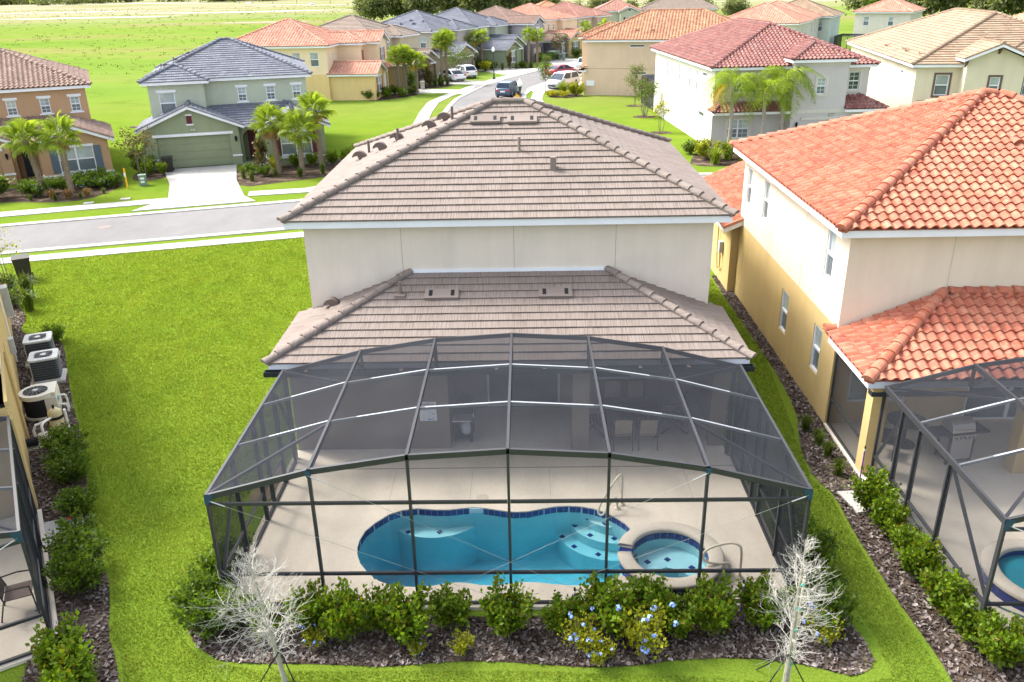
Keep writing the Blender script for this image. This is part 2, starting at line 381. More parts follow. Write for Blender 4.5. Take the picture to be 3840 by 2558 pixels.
class House:
    def __init__(s, name, label, loc, yaw, tile, tmat, capmat=None, nind=0, caps_ind=False, org=(0, 0), cat='house', group=None, trim=None, capr=0.125):
        s.e = thing(name, label, cat, (loc[0], loc[1], 0), yaw, group)
        s.off = (org[0], org[1], 0); s.W = Matrix.Translation((loc[0], loc[1], 0)) @ Matrix.Rotation(yaw, 4, 'Z') @ Matrix.Translation((-org[0], -org[1], 0))
        s.L = Matrix.Translation((-org[0], -org[1], 0))
        s.tile, s.tmat, s.capmat = tile, tmat, capmat or tmat
        s.nind, s.caps_ind, s.capr = nind, caps_ind, capr
        s.full = []; s.rest = G(); s.shg = G(); s.caps = []; s.eps = 0.0; s.trim = trim or WHITE
    def part(s, name, g, mat, parent=None, smooth=False): return g.build(name, mat, parent or s.e, s.off, smooth)
    # ---- walls
    def frame(s, b, side):
        x0, x1, y0, y1 = b
        return {'f': (Vector((x0, y0, 0)), Vector((1,0,0)), Vector((0,-1,0)), x0, x1), 'r': (Vector((x1, y0, 0)), Vector((0,1,0)), Vector((1,0,0)), y0, y1),
                'b': (Vector((x1, y1, 0)), Vector((-1,0,0)), Vector((0,1,0)), -x1, -x0), 'l': (Vector((x0, y1, 0)), Vector((0,-1,0)), Vector((-1,0,0)), -y1, -y0)}[side]
    def box(s, x0, x1, y0, y1, z0, z1, mat, holes={}, sides='flrb', gables={}, name='wall'):
        """walls with real openings. holes[side] = [(a0,a1,z0,z1,style)], a in house coordinates along that wall"""
        g = G(); b = (x0, x1, y0, y1)
        for sd_ in sides:
            P0, U, N, u0, u1 = s.frame(b, sd_)
            hs = []
            for h in holes.get(sd_, []):
                a0, a1 = (h[0], h[1]) if sd_ in 'fr' else (-h[1], -h[0])
                hs.append((a0-u0, a1-u0, h[2], h[3], *h[4:]))
            W = u1-u0
            us = sorted({0.0, W, *[k for h in hs for k in h[:2]]}); zs = sorted({z0, z1, *[k for h in hs for k in h[2:4]]})
            for i in range(len(us)-1):
                for j in range(len(zs)-1):
                    cu, cz = (us[i]+us[i+1])/2, (zs[j]+zs[j+1])/2
                    if any(h[0] < cu < h[1] and h[2] < cz < h[3] for h in hs): continue
                    q = [P0+U*us[i]+Vector((0,0,zs[j])), P0+U*us[i+1]+Vector((0,0,zs[j])), P0+U*us[i+1]+Vector((0,0,zs[j+1])), P0+U*us[i]+Vector((0,0,zs[j+1]))]
                    g.add(q, [(0,1,2,3)])
            for h in hs:
                a0, a1, c0, c1 = h[:4]; dp = 0.14 if h[4] not in ('garage', 'porch') else (0.3 if h[4] == 'garage' else 1.3)
                c = [P0+U*a0+Vector((0,0,c0)), P0+U*a1+Vector((0,0,c0)), P0+U*a1+Vector((0,0,c1)), P0+U*a0+Vector((0,0,c1))]
                d = [p-N*dp for p in c]
                g.add(c+d, [(0,4,5,1),(1,5,6,2),(2,6,7,3),(3,7,4,0)])
                s.window(P0, U, N, h, dp)
            if sd_ in gables:
                za = gables[sd_]
                g.add([P0+Vector((0,0,z1)), P0+U*W+Vector((0,0,z1)), P0+U*(W/2)+Vector((0,0,za))], [(0,1,2)])
        return s.part(name, g, mat)
    def window(s, P0, U, N, h, dp):
        a0, a1, c0, c1, style = h[:5]; opt = h[5] if len(h) > 5 else {}
        Z = Vector((0,0,1)); d0 = dp-0.05
        def bx(g, u0, u1, z0, z1, n0, n1):
            p = [P0+U*u+Z*z+N*n for n in (n0, n1) for (u, z) in ((u0, z0), (u1, z0), (u1, z1), (u0, z1))]
            g.add(p, [(3,2,1,0),(4,5,6,7),(0,1,5,4),(1,2,6,5),(2,3,7,6),(3,0,4,7)])
        if style == 'garage':
            m = opt.get('mat', WHITE); o = None
            hh = (c1-c0)/4
            g = G(); bx(g, a0, a1, c0, c1, -0.32, -0.24); o = s.part('garage_door', g, m)
            for k in range(4):
                g = G()
                bx(g, a0+0.01, a1-0.01, c0+k*hh+0.012, c0+(k+1)*hh-0.012, -0.238, -0.22)
                nn = 8; w = (a1-a0)/nn
                for q in range(nn): bx(g, a0+q*w+0.08, a0+(q+1)*w-0.08, c0+k*hh+0.09, c0+(k+1)*hh-0.09, -0.219, -0.205)
                s.part('panel', g, m, o)
            return
        if style in ('door', 'porch'):
            m = opt.get('mat', DARK)
            g = G(); dd = dp-0.02 if style == 'door' else 1.28
            if style == 'porch':
                du0, du1 = a0+0.3, a1-0.3
                g2 = G(); bx(g2, a0, a1, c0, c1, -1.34, -1.30); s.part('porch_back_wall', g2, opt.get('wall', CREAM))
                bx(g, du0, du1, c0, c0+2.1, -1.29, -1.24); o = s.part('front_door', g, m)
                for k in (0, 1):
                    for r in (0, 1, 2):
                        g = G(); w = (du1-du0)/2
                        bx(g, du0+k*w+0.1, du0+(k+1)*w-0.1, c0+0.15+r*0.65, c0+0.68+r*0.65, -1.238, -1.22); s.part('panel', g, m, o)
                g = G(); bx(g, du1-0.12, du1-0.07, c0+0.95, c0+1.1, -1.24, -1.18); s.part('handle', g, STEEL, o)
            else:
                bx(g, a0, a1, c0, c1, -dd-0.04, -dd); s.part('door', g, m)
            return
        fr = opt.get('frame', s.trim); fwid = opt.get('fw', 0.055)
        g = G()
        bx(g, a0, a1, c1-fwid, c1, -dp+0.01, -0.03); bx(g, a0, a1, c0, c0+fwid, -dp+0.01, -0.03)
        bx(g, a0, a0+fwid, c0+fwid, c1-fwid, -dp+0.01, -0.03); bx(g, a1-fwid, a1, c0+fwid, c1-fwid, -dp+0.01, -0.03)
        cells = 2 if style.startswith('dbl') else 1
        w = (a1-a0-2*fwid)/cells; zm = (c0+c1)/2; hung = style not in ('slit', 'fixed')
        if cells == 2: bx(g, (a0+a1)/2-0.05, (a0+a1)/2+0.05, c0+fwid, c1-fwid, -dp+0.012, -0.028)
        if hung:
            for k in range(cells): bx(g, a0+fwid+k*w+0.002, a0+fwid+(k+1)*w-0.002, zm-0.035, zm+0.035, -dp+0.014, -0.035)
        if 'grid' in style:
            for k in range(cells):
                um = a0+fwid+(k+0.5)*w
                bx(g, um-0.011, um+0.011, c0+fwid, c1-fwid, -dp+0.02, -d0+0.006)
                for zq in ((zm+c1)/2, (zm+c0)/2): bx(g, a0+fwid+k*w, a0+fwid+(k+1)*w, zq-0.011, zq+0.011, -dp+0.021, -d0+0.005)
        o = s.part('window', g, fr)
        for k in range(cells):
            u0_, u1_ = a0+fwid+k*w, a0+fwid+(k+1)*w
            if hung:
                g = G(); bx(g, u0_, u1_, zm, c1-fwid, -dp-0.01, -d0); s.part('pane', g, opt.get('gu', G_UP), o)
                g = G(); bx(g, u0_, u1_, c0+fwid, zm-0.001, -dp-0.011, -d0-0.001); s.part('pane', g, opt.get('gl', G_LO), o)
            else:
                g = G(); bx(g, u0_, u1_, c0+fwid, c1-fwid, -dp-0.01, -d0); s.part('pane', g, opt.get('gu', G_DK), o)
        lt = opt.get('lintel', 0)
        if lt:
            ex_ = opt.get('ex', 0.12); tm = opt.get('tmat', s.trim)
            g = G(); bx(g, a0-ex_, a1+ex_, c1+0.003, c1+lt, -0.02, 0.05); s.part('lintel', g, tm, o)
            g = G(); bx(g, a0-ex_, a1+ex_, c0-lt*0.62, c0-0.003, -0.02, 0.06); s.part('sill', g, tm, o)
        sr = opt.get('surround', 0)
        if sr:
            tm = opt.get('tmat', s.trim); g = G()
            bx(g, a0-sr, a1+sr, c1+0.002, c1+sr, -0.02, 0.045); bx(g, a0-sr, a1+sr, c0-sr, c0-0.002, -0.02, 0.045)
            bx(g, a0-sr, a0-0.002, c0, c1, -0.02, 0.042); bx(g, a1+0.002, a1+sr, c0, c1, -0.02, 0.042)
            s.part('surround', g, tm, o)
        sh = opt.get('shutter')
        if sh:
            sw = opt.get('sw', 0.38)
            for (q0, q1) in ((a0-sw-0.03, a0-0.03), (a1+0.03, a1+sw+0.03)):
                g = G(); bx(g, q0, q1, c0, c1, -0.02, 0.04)
                bx(g, q0+0.05, q1-0.05, c0+0.08, zm-0.05, 0.039, 0.052); bx(g, q0+0.05, q1-0.05, zm+0.05, c1-0.08, 0.039, 0.052)
                s.part('shutter', g, sh, o)
    def trimbox(s, name, x0, x1, y0, y1, z0, z1, mat=None):
        return s.part(name, G().box(x0, x1, y0, y1, z0, z1), mat or s.trim)
    # ---- roofs
    def plane(s, pts, tiled=True):
        """pts[0],pts[1] = eave, left to right seen from outside; planar convex polygon"""
        P = [Vector(p) for p in pts]
        S = (P[1]-P[0]); S.z = 0; S.normalize()
        nrm = (P[1]-P[0]).cross(P[2]-P[0]).normalized(); T = nrm.cross(S).normalized()
        if T.z < 0: T = -T
        nrm = S.cross(T)
        o = P[0]
        mp = lambda a, b, c: o+S*a+T*b+nrm*c
        s.shg.add([p-nrm*0.012 for p in P], [tuple(range(len(P)))])
        wn = s.W.to_3x3() @ nrm; wc = s.W @ ((P[0]+P[1]+P[-1])/3)
        if not tiled or wn.dot(CAM-wc) < 0:
            s.shg.add([p+nrm*0.03 for p in P], [tuple(range(len(P)))]); return
        poly = [((p-o).dot(S), (p-o).dot(T)) for p in P]
        L = max(p[1] for p in poly); smin = min(p[0] for p in poly); smax = max(p[0] for p in poly)
        tl = s.tile; nr = max(1, round(L/tl.e)); e = L/nr
        tl2 = tl
        k0 = math.floor(smin/tl.w)-1; k1 = math.ceil(smax/tl.w)+1
        for r in range(nr):
            t0 = r*e; so_ = (tl.w*0.5 if (r % 2 and tl.kind == 'flat') else 0.0)
            for k in range(k0, k1):
                s0 = k*tl.w+so_
                rc = [(s0, t0), (s0+tl.w, t0), (s0+tl.w, t0+e), (s0, t0+e)]
                c = clip_poly(rc, poly)
                if len(c) < 3: continue
                ar = abs(sum(c[i-1][0]*c[i][1]-c[i][0]*c[i-1][1] for i in range(len(c))))/2
                jit = rng.uniform(-0.002, 0.003)
                if ar > 0.985*tl.w*e and r < nr-1:
                    m = Matrix(((S.x, T.x, nrm.x, 0), (S.y, T.y, nrm.y, 0), (S.z, T.z, nrm.z, 0), (0, 0, 0, 1)))
                    pos = mp(s0, t0, jit); m.translation = pos
                    s.full.append(((s.W @ pos-CAM).length, m)); continue
                s.rest.cr = rng.uniform(0.02, 0.98)
                for i in range(len(tl.pr)-1):
                    ua, ub = s0+tl.pr[i][0], s0+tl.pr[i+1][0]
                    q = clip_poly([(ua, t0), (ub, t0), (ub, t0+e), (ua, t0+e)], poly)
                    if len(q) < 3: continue
                    vs = [mp(x, y, tl.h(x-s0, y-t0)+jit) for x, y in q]
                    s.rest.add(vs, [tuple(range(len(vs)))], [[(x, y) for x, y in q]])
                    lo = sorted([p for p in q if abs(p[1]-t0) < 1e-6])
                    if len(lo) >= 2:
                        a, b_ = lo[0], lo[-1]; ha, hb = tl.h(a[0]-s0, 0)+jit, tl.h(b_[0]-s0, 0)+jit
                        s.rest.add([mp(a[0], t0+0.004, ha-tl.th-0.012), mp(b_[0], t0+0.004, hb-tl.th-0.012), mp(b_[0], t0, hb), mp(a[0], t0, ha)], [(0,1,2,3)], [[(a[0], t0)]*4])
    def cap(s, a, b, base=0.0):
        s.caps.append((Vector(a), Vector(b)))
    def fascia(s, x0, x1, y0, y1, z, h=0.2, mat=None):
        s.eps += 0.003
        return s.trimbox('fascia', x0, x1, y0, y1, z-h-s.eps, z-0.012-s.eps, mat)
    def hip(s, x0, x1, y0, y1, z, pitch=5/12, caps='hr', fas=True, skip='', fh=0.2):
        """x0..y1 are the eave edges"""
        s.eps += 0.004; z = z-s.eps
        if fas: s.fascia(x0+0.05, x1-0.05, y0+0.05, y1-0.05, z, fh)
        W, D = x1-x0, y1-y0
        if W >= D:
            h = D/2*pitch; ra, rb = (x0+D/2, (y0+y1)/2, z+h), (x1-D/2, (y0+y1)/2, z+h)
            pl = {'f': [(x0,y0,z),(x1,y0,z),rb,ra], 'b': [(x1,y1,z),(x0,y1,z),ra,rb], 'l': [(x0,y1,z),(x0,y0,z),ra], 'r': [(x1,y0,z),(x1,y1,z),rb]}
            hips = [((x0,y0,z),ra),((x0,y1,z),ra),((x1,y0,z),rb),((x1,y1,z),rb)]
        else:
            h = W/2*pitch; ra, rb = ((x0+x1)/2, y0+W/2, z+h), ((x0+x1)/2, y1-W/2, z+h)
            pl = {'f': [(x0,y0,z),(x1,y0,z),ra], 'b': [(x1,y1,z),(x0,y1,z),rb], 'l': [(x0,y1,z),(x0,y0,z),ra,rb], 'r': [(x1,y0,z),(x1,y1,z),rb,ra]}
            hips = [((x0,y0,z),ra),((x1,y0,z),ra),((x0,y1,z),rb),((x1,y1,z),rb)]
        if abs(W-D) < 1e-6: pl = {k: (v[:3] if len(v) == 4 else v) for k, v in pl.items()}
        for k, v in pl.items():
            if k not in skip: s.plane(v)
        for a, b in hips: s.cap(a, b)
        if (Vector(ra)-Vector(rb)).length > 0.2: s.cap(ra, rb)
        return z+h
    def gable(s, x0, x1, y0, y1, z, pitch=5/12, ends='f', edge=None, fh=0.18):
        """ridge along y; gable boards at the ends listed"""
        s.eps += 0.004; z = z-s.eps
        h = (x1-x0)/2*pitch; xm = (x0+x1)/2; ra, rb = (xm, y0, z+h), (xm, y1, z+h)
        s.plane([(x0,y1,z),(x0,y0,z),ra,rb]); s.plane([(x1,y0,z),(x1,y1,z),rb,ra])
        s.cap(ra, rb)
        for en in ends:
            ye = y0 if en == 'f' else y1; sg = 1 if en == 'f' else -1
            gw, gd = G(), G()
            for xa in (x0, x1):
                q = [(xa, ye+sg*0.02), (xa, ye+sg*0.08)]
                for g_, (za, zb, dd) in ((gw, (-fh-0.03, -0.03, 0.03)), (gd, (-0.028, 0.085, 0.0))):
                    ya, yb = ye+sg*dd, ye+sg*(dd+0.05 if g_ is gw else 0.12)
                    vs = [(xa,ya,z+za),(xm,ya,z+h+za),(xm,ya,z+h+zb),(xa,ya,z+zb),(xa,yb,z+za),(xm,yb,z+h+za),(xm,yb,z+h+zb),(xa,yb,z+zb)]
                    g_.add(vs, [(0,1,2,3),(7,6,5,4),(4,5,1,0),(5,6,2,1),(6,7,3,2),(7,4,0,3)])
            s.part('rake_board', gw, s.trim); s.part('rake_tiles', gd, edge or s.capmat)
        # side eaves
        for xa in (x0, x1):
            d = 0.05 if xa == x0 else -0.05
            s.trimbox('fascia', xa+d, xa+d+(0.03 if d > 0 else -0.03), y0+0.1, y1, z-0.2, z-0.015)
        # soffit under the overhang
        g = G(); g.add([(x0+0.06,y0+0.09,z-0.02),(xm,y0+0.09,z+h-0.03),(xm,y1,z+h-0.03),(x0+0.06,y1,z-0.02)], [(0,1,2,3)])
        g.add([(xm,y0+0.09,z+h-0.031),(x1-0.06,y0+0.09,z-0.021),(x1-0.06,y1,z-0.021),(xm,y1,z+h-0.031)], [(0,1,2,3)])
        s.part('soffit', g, s.trim)
        return z+h
    def finish(s, vents=()):
        roof = s.part('roof', s.shg, s.capmat)
        s.full.sort(key=lambda q: q[0])
        g = s.rest
        for i, (d, m) in enumerate(s.full):
            if i < s.nind:
                place('roof_tile', s.tile.mesh(s.tmat), roof, s.L @ m)
            else:
                g.cr = rng.uniform(0.02, 0.98)
                s.tile.geo(g, lambda a, b, c, m=m: m @ Vector((a, b, c)), 0.0, 0.0, rng.uniform(0, 60))
        if g.f:
            # spread uv of copied pieces
            o = g.build('roof_tiles', s.tmat, roof, s.off); stuff(o)
        cg = G(); cm = None; mort = G()
        for a, b in s.caps:
            d = b-a; L = d.length
            if d.z < -1e-6: a, b, d = b, a, -d
            d.normalize(); n = max(1, round(L/0.40)); l = L/n
            u = (Vector((0,0,1))-d*d.z).normalized(); sd_ = d.cross(u)
            mort.bar(a+u*0.0+d*0.05, b+u*0.0, 0.21*s.capr/0.125, 0.13*s.capr/0.125, u)
            for k in range(n):
                m = Matrix(((sd_.x, d.x, u.x, 0), (sd_.y, d.y, u.y, 0), (sd_.z, d.z, u.z, 0), (0, 0, 0, 1)))
                m.translation = a+d*(k*l-0.02)+u*0.03*(s.capr/0.125)
                if s.caps_ind:
                    if cm is None:
                        q = G(); cap_geo(q, lambda x, y, z: (x, y, z), l+0.04, s.capr, s.capr*0.85, 8); cm = q.mesh('ridge_cap', smooth=False); cm.materials.append(s.capmat)
                    o = place('ridge_cap', cm, roof, s.L @ m)
                else:
                    cg.cr = rng.uniform(0.02, 0.98)
                    cap_geo(cg, lambda x, y, z, m=m: m @ Vector((x, y, z)), l+0.04, s.capr, s.capr*0.85, 5)
        if mort.f: s.part('cap_mortar', mort, s.capmat, roof)
        if cg.f: stuff(cg.build('ridge_caps', s.capmat, roof, s.off))
        return roof
    def vent(s, roof, p, slope_yaw, pitch=5/12, kind='hood', r=0.13, mat=None):
        """roof vent at p on a plane that falls toward direction slope_yaw"""
        c, sn = math.cos(slope_yaw), math.sin(slope_yaw)
        dn = Vector((c, sn, -pitch)).normalized(); n_ = Vector((c*pitch, sn*pitch, 1)).normalized(); ac = n_.cross(dn)
        g = G(); m = lambda a, b, cc: Vector(p)+ac*a+dn*b+n_*cc
        if kind == 'hood':
            k = 10
            for j in range(k):
                a0, a1 = math.pi*j/k, math.pi*(j+1)/k
                for (rr, z0_) in ((r, 0),):
                    q = [m(-rr*math.cos(a0), 0.12, rr*math.sin(a0)*1.2), m(-rr*math.cos(a1), 0.12, rr*math.sin(a1)*1.2), m(-rr*0.9*math.cos(a1), -0.3, -0.02+0.4*rr*math.sin(a1)), m(-rr*0.9*math.cos(a0), -0.3, -0.02+0.4*rr*math.sin(a0))]
                    g.add(q, [(0,1,2,3)])
                    g.add([m(0, 0.06, 0.02), m(-rr*math.cos(a0), 0.10, rr*math.sin(a0)*1.2), m(-rr*math.cos(a1), 0.10, rr*math.sin(a1)*1.2)], [(0,1,2)])
            s.part('roof_vent', g, mat or s.capmat)
        elif kind == 'half':
            k = 12; L2 = 0.11
            arc_ = [(-r*math.cos(math.pi*j/k), r*1.05*math.sin(math.pi*j/k)) for j in range(k+1)]
            cut = [(b, c_) for b, c_ in arc_ if not (b > r*0.35 and c_ < r*0.5)]+[(r*0.35, r*0.5), (r*0.1, r*0.45), (r*0.1, -0.03), (-r, -0.03)]
            nn = len(cut); vs = [m(a, b, c_) for a in (-L2, L2) for b, c_ in cut]
            g.add(vs, [tuple(range(nn)), tuple(range(2*nn-1, nn-1, -1))]+[(i, nn+i, nn+(i+1) % nn, (i+1) % nn) for i in range(nn)])
            s.part('roof_vent', g, mat or s.capmat)
        elif kind == 'pipe':
            g.tube([Vector(p)-Vector((0,0,0.05)), Vector(p)+Vector((0,0,0.38))], 0.045, 8); s.part('vent_pipe', g, mat or s.capmat)
        elif kind == 'slot':
            def bb(g, a0, a1, b0, b1, c0, c1):
                q = [m(a, b, cc) for cc in (c0, c1) for (a, b) in ((a0, b0), (a1, b0), (a1, b1), (a0, b1))]
                g.add(q, [(3,2,1,0),(4,5,6,7),(0,1,5,4),(1,2,6,5),(2,3,7,6),(3,0,4,7)])
            bb(g, -0.46, 0.46, -0.18, 0.2, 0.0, 0.085); o = s.part('attic_vent', g, mat or s.capmat)
            for x in (-0.3, 0.3):
                g = G(); bb(g, x-0.05, x+0.05, -0.12, 0.12, 0.06, 0.089); s.part('louver', g, DARK, o)
# ------------------------------------------------------------------ ground, roads, pavements
def strip(pts, a, b):
    """polygon between offsets a and b to the left of a polyline"""
    P = [Vector((p[0], p[1])) for p in pts]; n = len(P); out = []
    for off, seq in ((a, range(n)), (b, range(n-1, -1, -1))):
        for i in seq:
            d = (P[min(i+1, n-1)]-P[max(i-1, 0)]).normalized(); nr = Vector((-d.y, d.x)); q = P[i]+nr*off; out.append((q.x, q.y))
    return out
def strip_quads(g, pts, a, b, z, z0=None):
    q = strip(pts, a, b); n = len(pts)
    for i in range(n-1):
        f = [q[i], q[i+1], q[2*n-2-i], q[2*n-1-i]]
        if z0 is None: g.sheet(f, z)
        else: g.prism(f, z0, z)
    return g

from mathutils.geometry import tessellate_polygon
def flat_poly(g, polys, z):
    vs = [Vector((x, y, 0)) for P in polys for x, y in P]
    tr = tessellate_polygon([[Vector((x, y, 0)) for x, y in P] for P in polys])
    fs = []
    for t in tr:
        a, b, c = (vs[k] for k in t)
        fs.append(tuple(t) if (b-a).cross(c-a).z > 0 else tuple(t[::-1]))
    g.add([(v.x, v.y, z) for v in vs], fs)
gg = G(); flat_poly(gg, [[(-2600, -200), (2600, -200), (2600, 3800), (-2600, 3800)], [(-5.2, 13.4), (4.6, 13.4), (4.6, 17.2), (-5.2, 17.2)]], 0.0)
struct(gg.build('ground', GRASS))

NEAR = [(-75, 24.3), (-45, 32.95), (-25.47, 38.45), (-12.04, 42.24), (-4, 44.2), (6, 45.6), (20, 46.4), (60, 47)]
FAR = [(-78, 28.6), (-48, 37.4), (-28.22, 43.16), (-13.2, 47.86), (-10.0, 49.4), (-8.2, 52.0), (-7.6, 56), (-7.6, 84), (-7.5, 88.7), (-7.2, 94), (-5.9, 100.8), (-4.8, 106.5), (-2.7, 112.8), (-0.4, 118.4), (2.9, 125.9), (5.0, 128.4), (9.2, 132.2), (16, 138.5), (26, 147), (46, 162)]
RIGHT = [(60, 54.0), (20, 53.4), (4, 53.2), (0.4, 54.4), (-0.6, 58), (-0.5, 90), (-0.3, 96.5), (0.5, 102.7), (2.2, 107.5), (4.6, 112.5), (8.2, 118.4), (13.2, 124.2), (19, 129.6), (29, 138.0), (49, 153)]
g = G()
FN = [(x, y-0.5) for x, y in FAR]
for i in range(3): g.sheet([NEAR[i], NEAR[i+1], FAR[i+1], FAR[i]], 0.004)
g.sheet([(-12.04, 42.24), (-4, 44.2), (6, 45.6), (20, 46.4), (60, 47), (60, 54), (20, 53.4), (4, 53.2), (0.4, 54.4), (-0.6, 58), (-7.6, 58), (-7.6, 56), (-8.2, 52), (-10, 49.4), (-13.2, 47.86)], 0.004)
LS = [(-7.6, 58), (-7.6, 84), (-7.5, 88.7), (-7.2, 94), (-5.9, 100.8), (-4.8, 106.5), (-2.7, 112.8), (-0.4, 118.4), (2.9, 125.9), (5.0, 128.4), (9.2, 132.2), (16, 138.5), (26, 147), (46, 162)]
RS = [(-0.6, 58), (-0.55, 84), (-0.5, 90), (-0.3, 96.5), (0.5, 102.7), (2.2, 107.5), (4.6, 112.5), (8.2, 118.4), (11.5, 122.3), (13.2, 124.2), (16.5, 127.3), (22, 132.2), (32, 140.5), (52, 155.5)]
for i in range(len(LS)-1): g.sheet([LS[i], LS[i+1], RS[i+1], RS[i]], 0.004)
struct(g.build('road', ROAD))
# kerbs: low concrete strips
g = G(); strip_quads(g, NEAR, -0.45, 0.0, 0.055, -0.02); struct(g.build('kerb', CONC))
g = G(); strip_quads(g, FAR, 0.0, 0.5, 0.055, -0.02); struct(g.build('kerb', CONC))
g = G(); strip_quads(g, RIGHT, -0.5, 0.0, 0.055, -0.02); struct(g.build('kerb', CONC))
# pavements as slabs cut by joints
def pavement(pts, a, b, step=1.5, z=0.045):
    P = [Vector((p[0], p[1])) for p in pts]; res = [P[0]]
    for i in range(len(P)-1):
        d = (P[i+1]-P[i]); n = max(1, int(d.length/step))
        for k in range(1, n+1): res.append(P[i]+d*(k/n))
    base = G(); q = strip([(p.x, p.y) for p in res], a, b); n = len(res)
    strip_quads(base, [(p.x, p.y) for p in res], a, b, 0.012); o = struct(base.build('pavement', JOINT)); cnt = 0
    rest = G()
    for i in range(n-1):
        f = [q[i], q[i+1], q[2*n-2-i], q[2*n-1-i]]; cx = sum(p[0] for p in f)/4; cy = sum(p[1] for p in f)/4
        f = [(p[0]+(cx-p[0])*0.01, p[1]+(cy-p[1])*0.01) for p in f]
        near = cy < 120 and -45 < cx < 5
        gg_ = G() if near else rest
        gg_.prism(f, -0.01, z)
        if near: gg_.build('slab', CONC, o)
    if rest.f: stuff(rest.build('slabs', CONC, o))
pavement([(-60, 27.15), (-40, 33.05), (-24, 37.15), (-11.6, 40.67), (-4, 42.6), (6, 44.0), (20, 44.6), (40, 44.9)], -0.5, 0.5)
pavement([(-70, 33.3), (-48, 40.0), (-30.0, 45.75), (-21.4, 48.65)], -0.62, 0.62)
pavement([(-16.9, 50.0), (-13.5, 50.75), (-11.4, 52.4), (-10.0, 56), (-9.6, 62), (-9.5, 77), (-9.75, 84), (-9.75, 91.4), (-8.75, 96.6), (-7.0, 103), (-5.6, 108), (-3.7, 113.9), (-1.2, 119.4), (1.9, 126.6), (4.0, 129.6), (8.2, 133.6), (15, 140), (25, 148.4)], -0.62, 0.62)
pavement([(2.2, 60), (1.8, 84), (1.2, 92), (1.5, 97.5), (2.3, 102), (4.0, 106.7), (6.6, 111.5), (10, 116.6), (15, 122.3)], -0.62, 0.62)
# driveways
def drive(poly, name='driveway', joints=()):
    g = G(); g.prism(poly, -0.01, 0.05); return struct(g.build(name, CONC))
drive([(-25.2, 57.75), (-20.55, 59.2), (-18.9, 54.0), (-17.0, 49.5), (-15.9, 48.1), (-22.4, 46.1), (-21.5, 49.2), (-22.9, 53.0)])
g = G(); g.bar((-22.85, 58.4, 0.054), (-19.6, 47.6, 0.054), 0.02, 0.006); struct(g.build('driveway_joint', JOINT))
drive([(-15.6, 99.8), (-13.6, 104.2), (-6.5, 102.0), (-5.1, 105.8), (-7.1, 98.2), (-8.5, 99.4)])
drive([(-11.6, 109.0), (-9.9, 113.2), (-5.4, 111.6), (-2.2, 114.0), (-4.6, 107.0), (-6.2, 107.6)])
drive([(-6.9, 126.5), (-5.0, 131.0), (0.2, 127.0), (3.6, 128.2), (-0.9, 117.6), (-3.2, 119.8)])
drive([(2.0, 142.5), (5.6, 147.0), (10, 140), (14, 138.5), (6.0, 129.8), (4.6, 132.5)])
drive([(1.2, 98.6), (7.2, 104.2), (7.8, 109.0), (2.8, 110.2), (0.2, 102.0)])
drive([(16.5, 62.0), (21.5, 62.6), (22.0, 53.6), (16.0, 53.4)])
# manhole and meter lids
g = G(); g.cyl((-22.42, 42.88, 0.0), 0.36, 0.012, 20); tag(g.build('manhole_cover', M('iron', (0.16, 0.13, 0.11), 0.6, 0.15, 8, 0)), 'round rusty manhole cover in the grey road at left', 'manhole cover')
for (x, y, z, lb) in ((-25.9, 48.3, 0.1, 'pale concrete utility box lid beside the far pavement, left one'), (-24.1, 49.2, 0.1, 'pale concrete utility box lid near the green house driveway'), (-14.1, 39.9, 0.03, 'green plastic valve box lid in the lawn by the near pavement')):
    g = G(); g.box(-0.28, 0.28, -0.2, 0.2, -0.05, z*0.5); o = g.build('valve_cover', CONC if z > 0.05 else M('dull_green', (0.12, 0.18, 0.15), 0.6, 0.1, 3, 0)); o.location = (x, y, 0); o.rotation_euler = (0, 0, R(16)); tag(o, lb, 'valve cover')

# planting beds
def in_poly(px, py, poly):
    inside = np.zeros(px.shape, bool); n = len(poly)
    for i in range(n):
        x0, y0 = poly[i]; x1, y1 = poly[(i+1) % n]
        c = ((y0 > py) != (y1 > py)) & (px < (x1-x0)*(py-y0)/((y1-y0) if y1 != y0 else 1e-9)+x0)
        inside ^= c
    return inside
def smooth_poly(P, it=2):
    for _ in range(it):
        Q = []
        for i in range(len(P)):
            a, b = P[i], P[(i+1) % len(P)]
            Q += [(a[0]*0.75+b[0]*0.25, a[1]*0.75+b[1]*0.25), (a[0]*0.25+b[0]*0.75, a[1]*0.25+b[1]*0.75)]
        P = Q
    return P
BED_FRONT = smooth_poly([(-6.3, 15.6), (-6.95, 14.4), (-7.0, 13.6), (-6.83, 12.92), (-6.56, 12.44), (-6.23, 12.14), (-5.86, 11.88), (-5.3, 11.8), (-4.48, 11.79), (-3.5, 11.75), (-2.7, 11.69), (-2.1, 11.76), (-1.1, 11.84), (0, 11.76), (1.0, 11.65), (1.8, 11.68), (2.77, 11.85), (3.84, 11.88), (4.86, 11.73), (5.44, 11.52), (5.78, 11.40), (6.2, 11.69), (6.25, 12.15), (6.18, 12.49), (6.17, 13.0), (6.1, 13.9), (6.2, 15.3), (5.6, 16.4), (5.2, 13.0), (-6.0, 13.0)], 1)
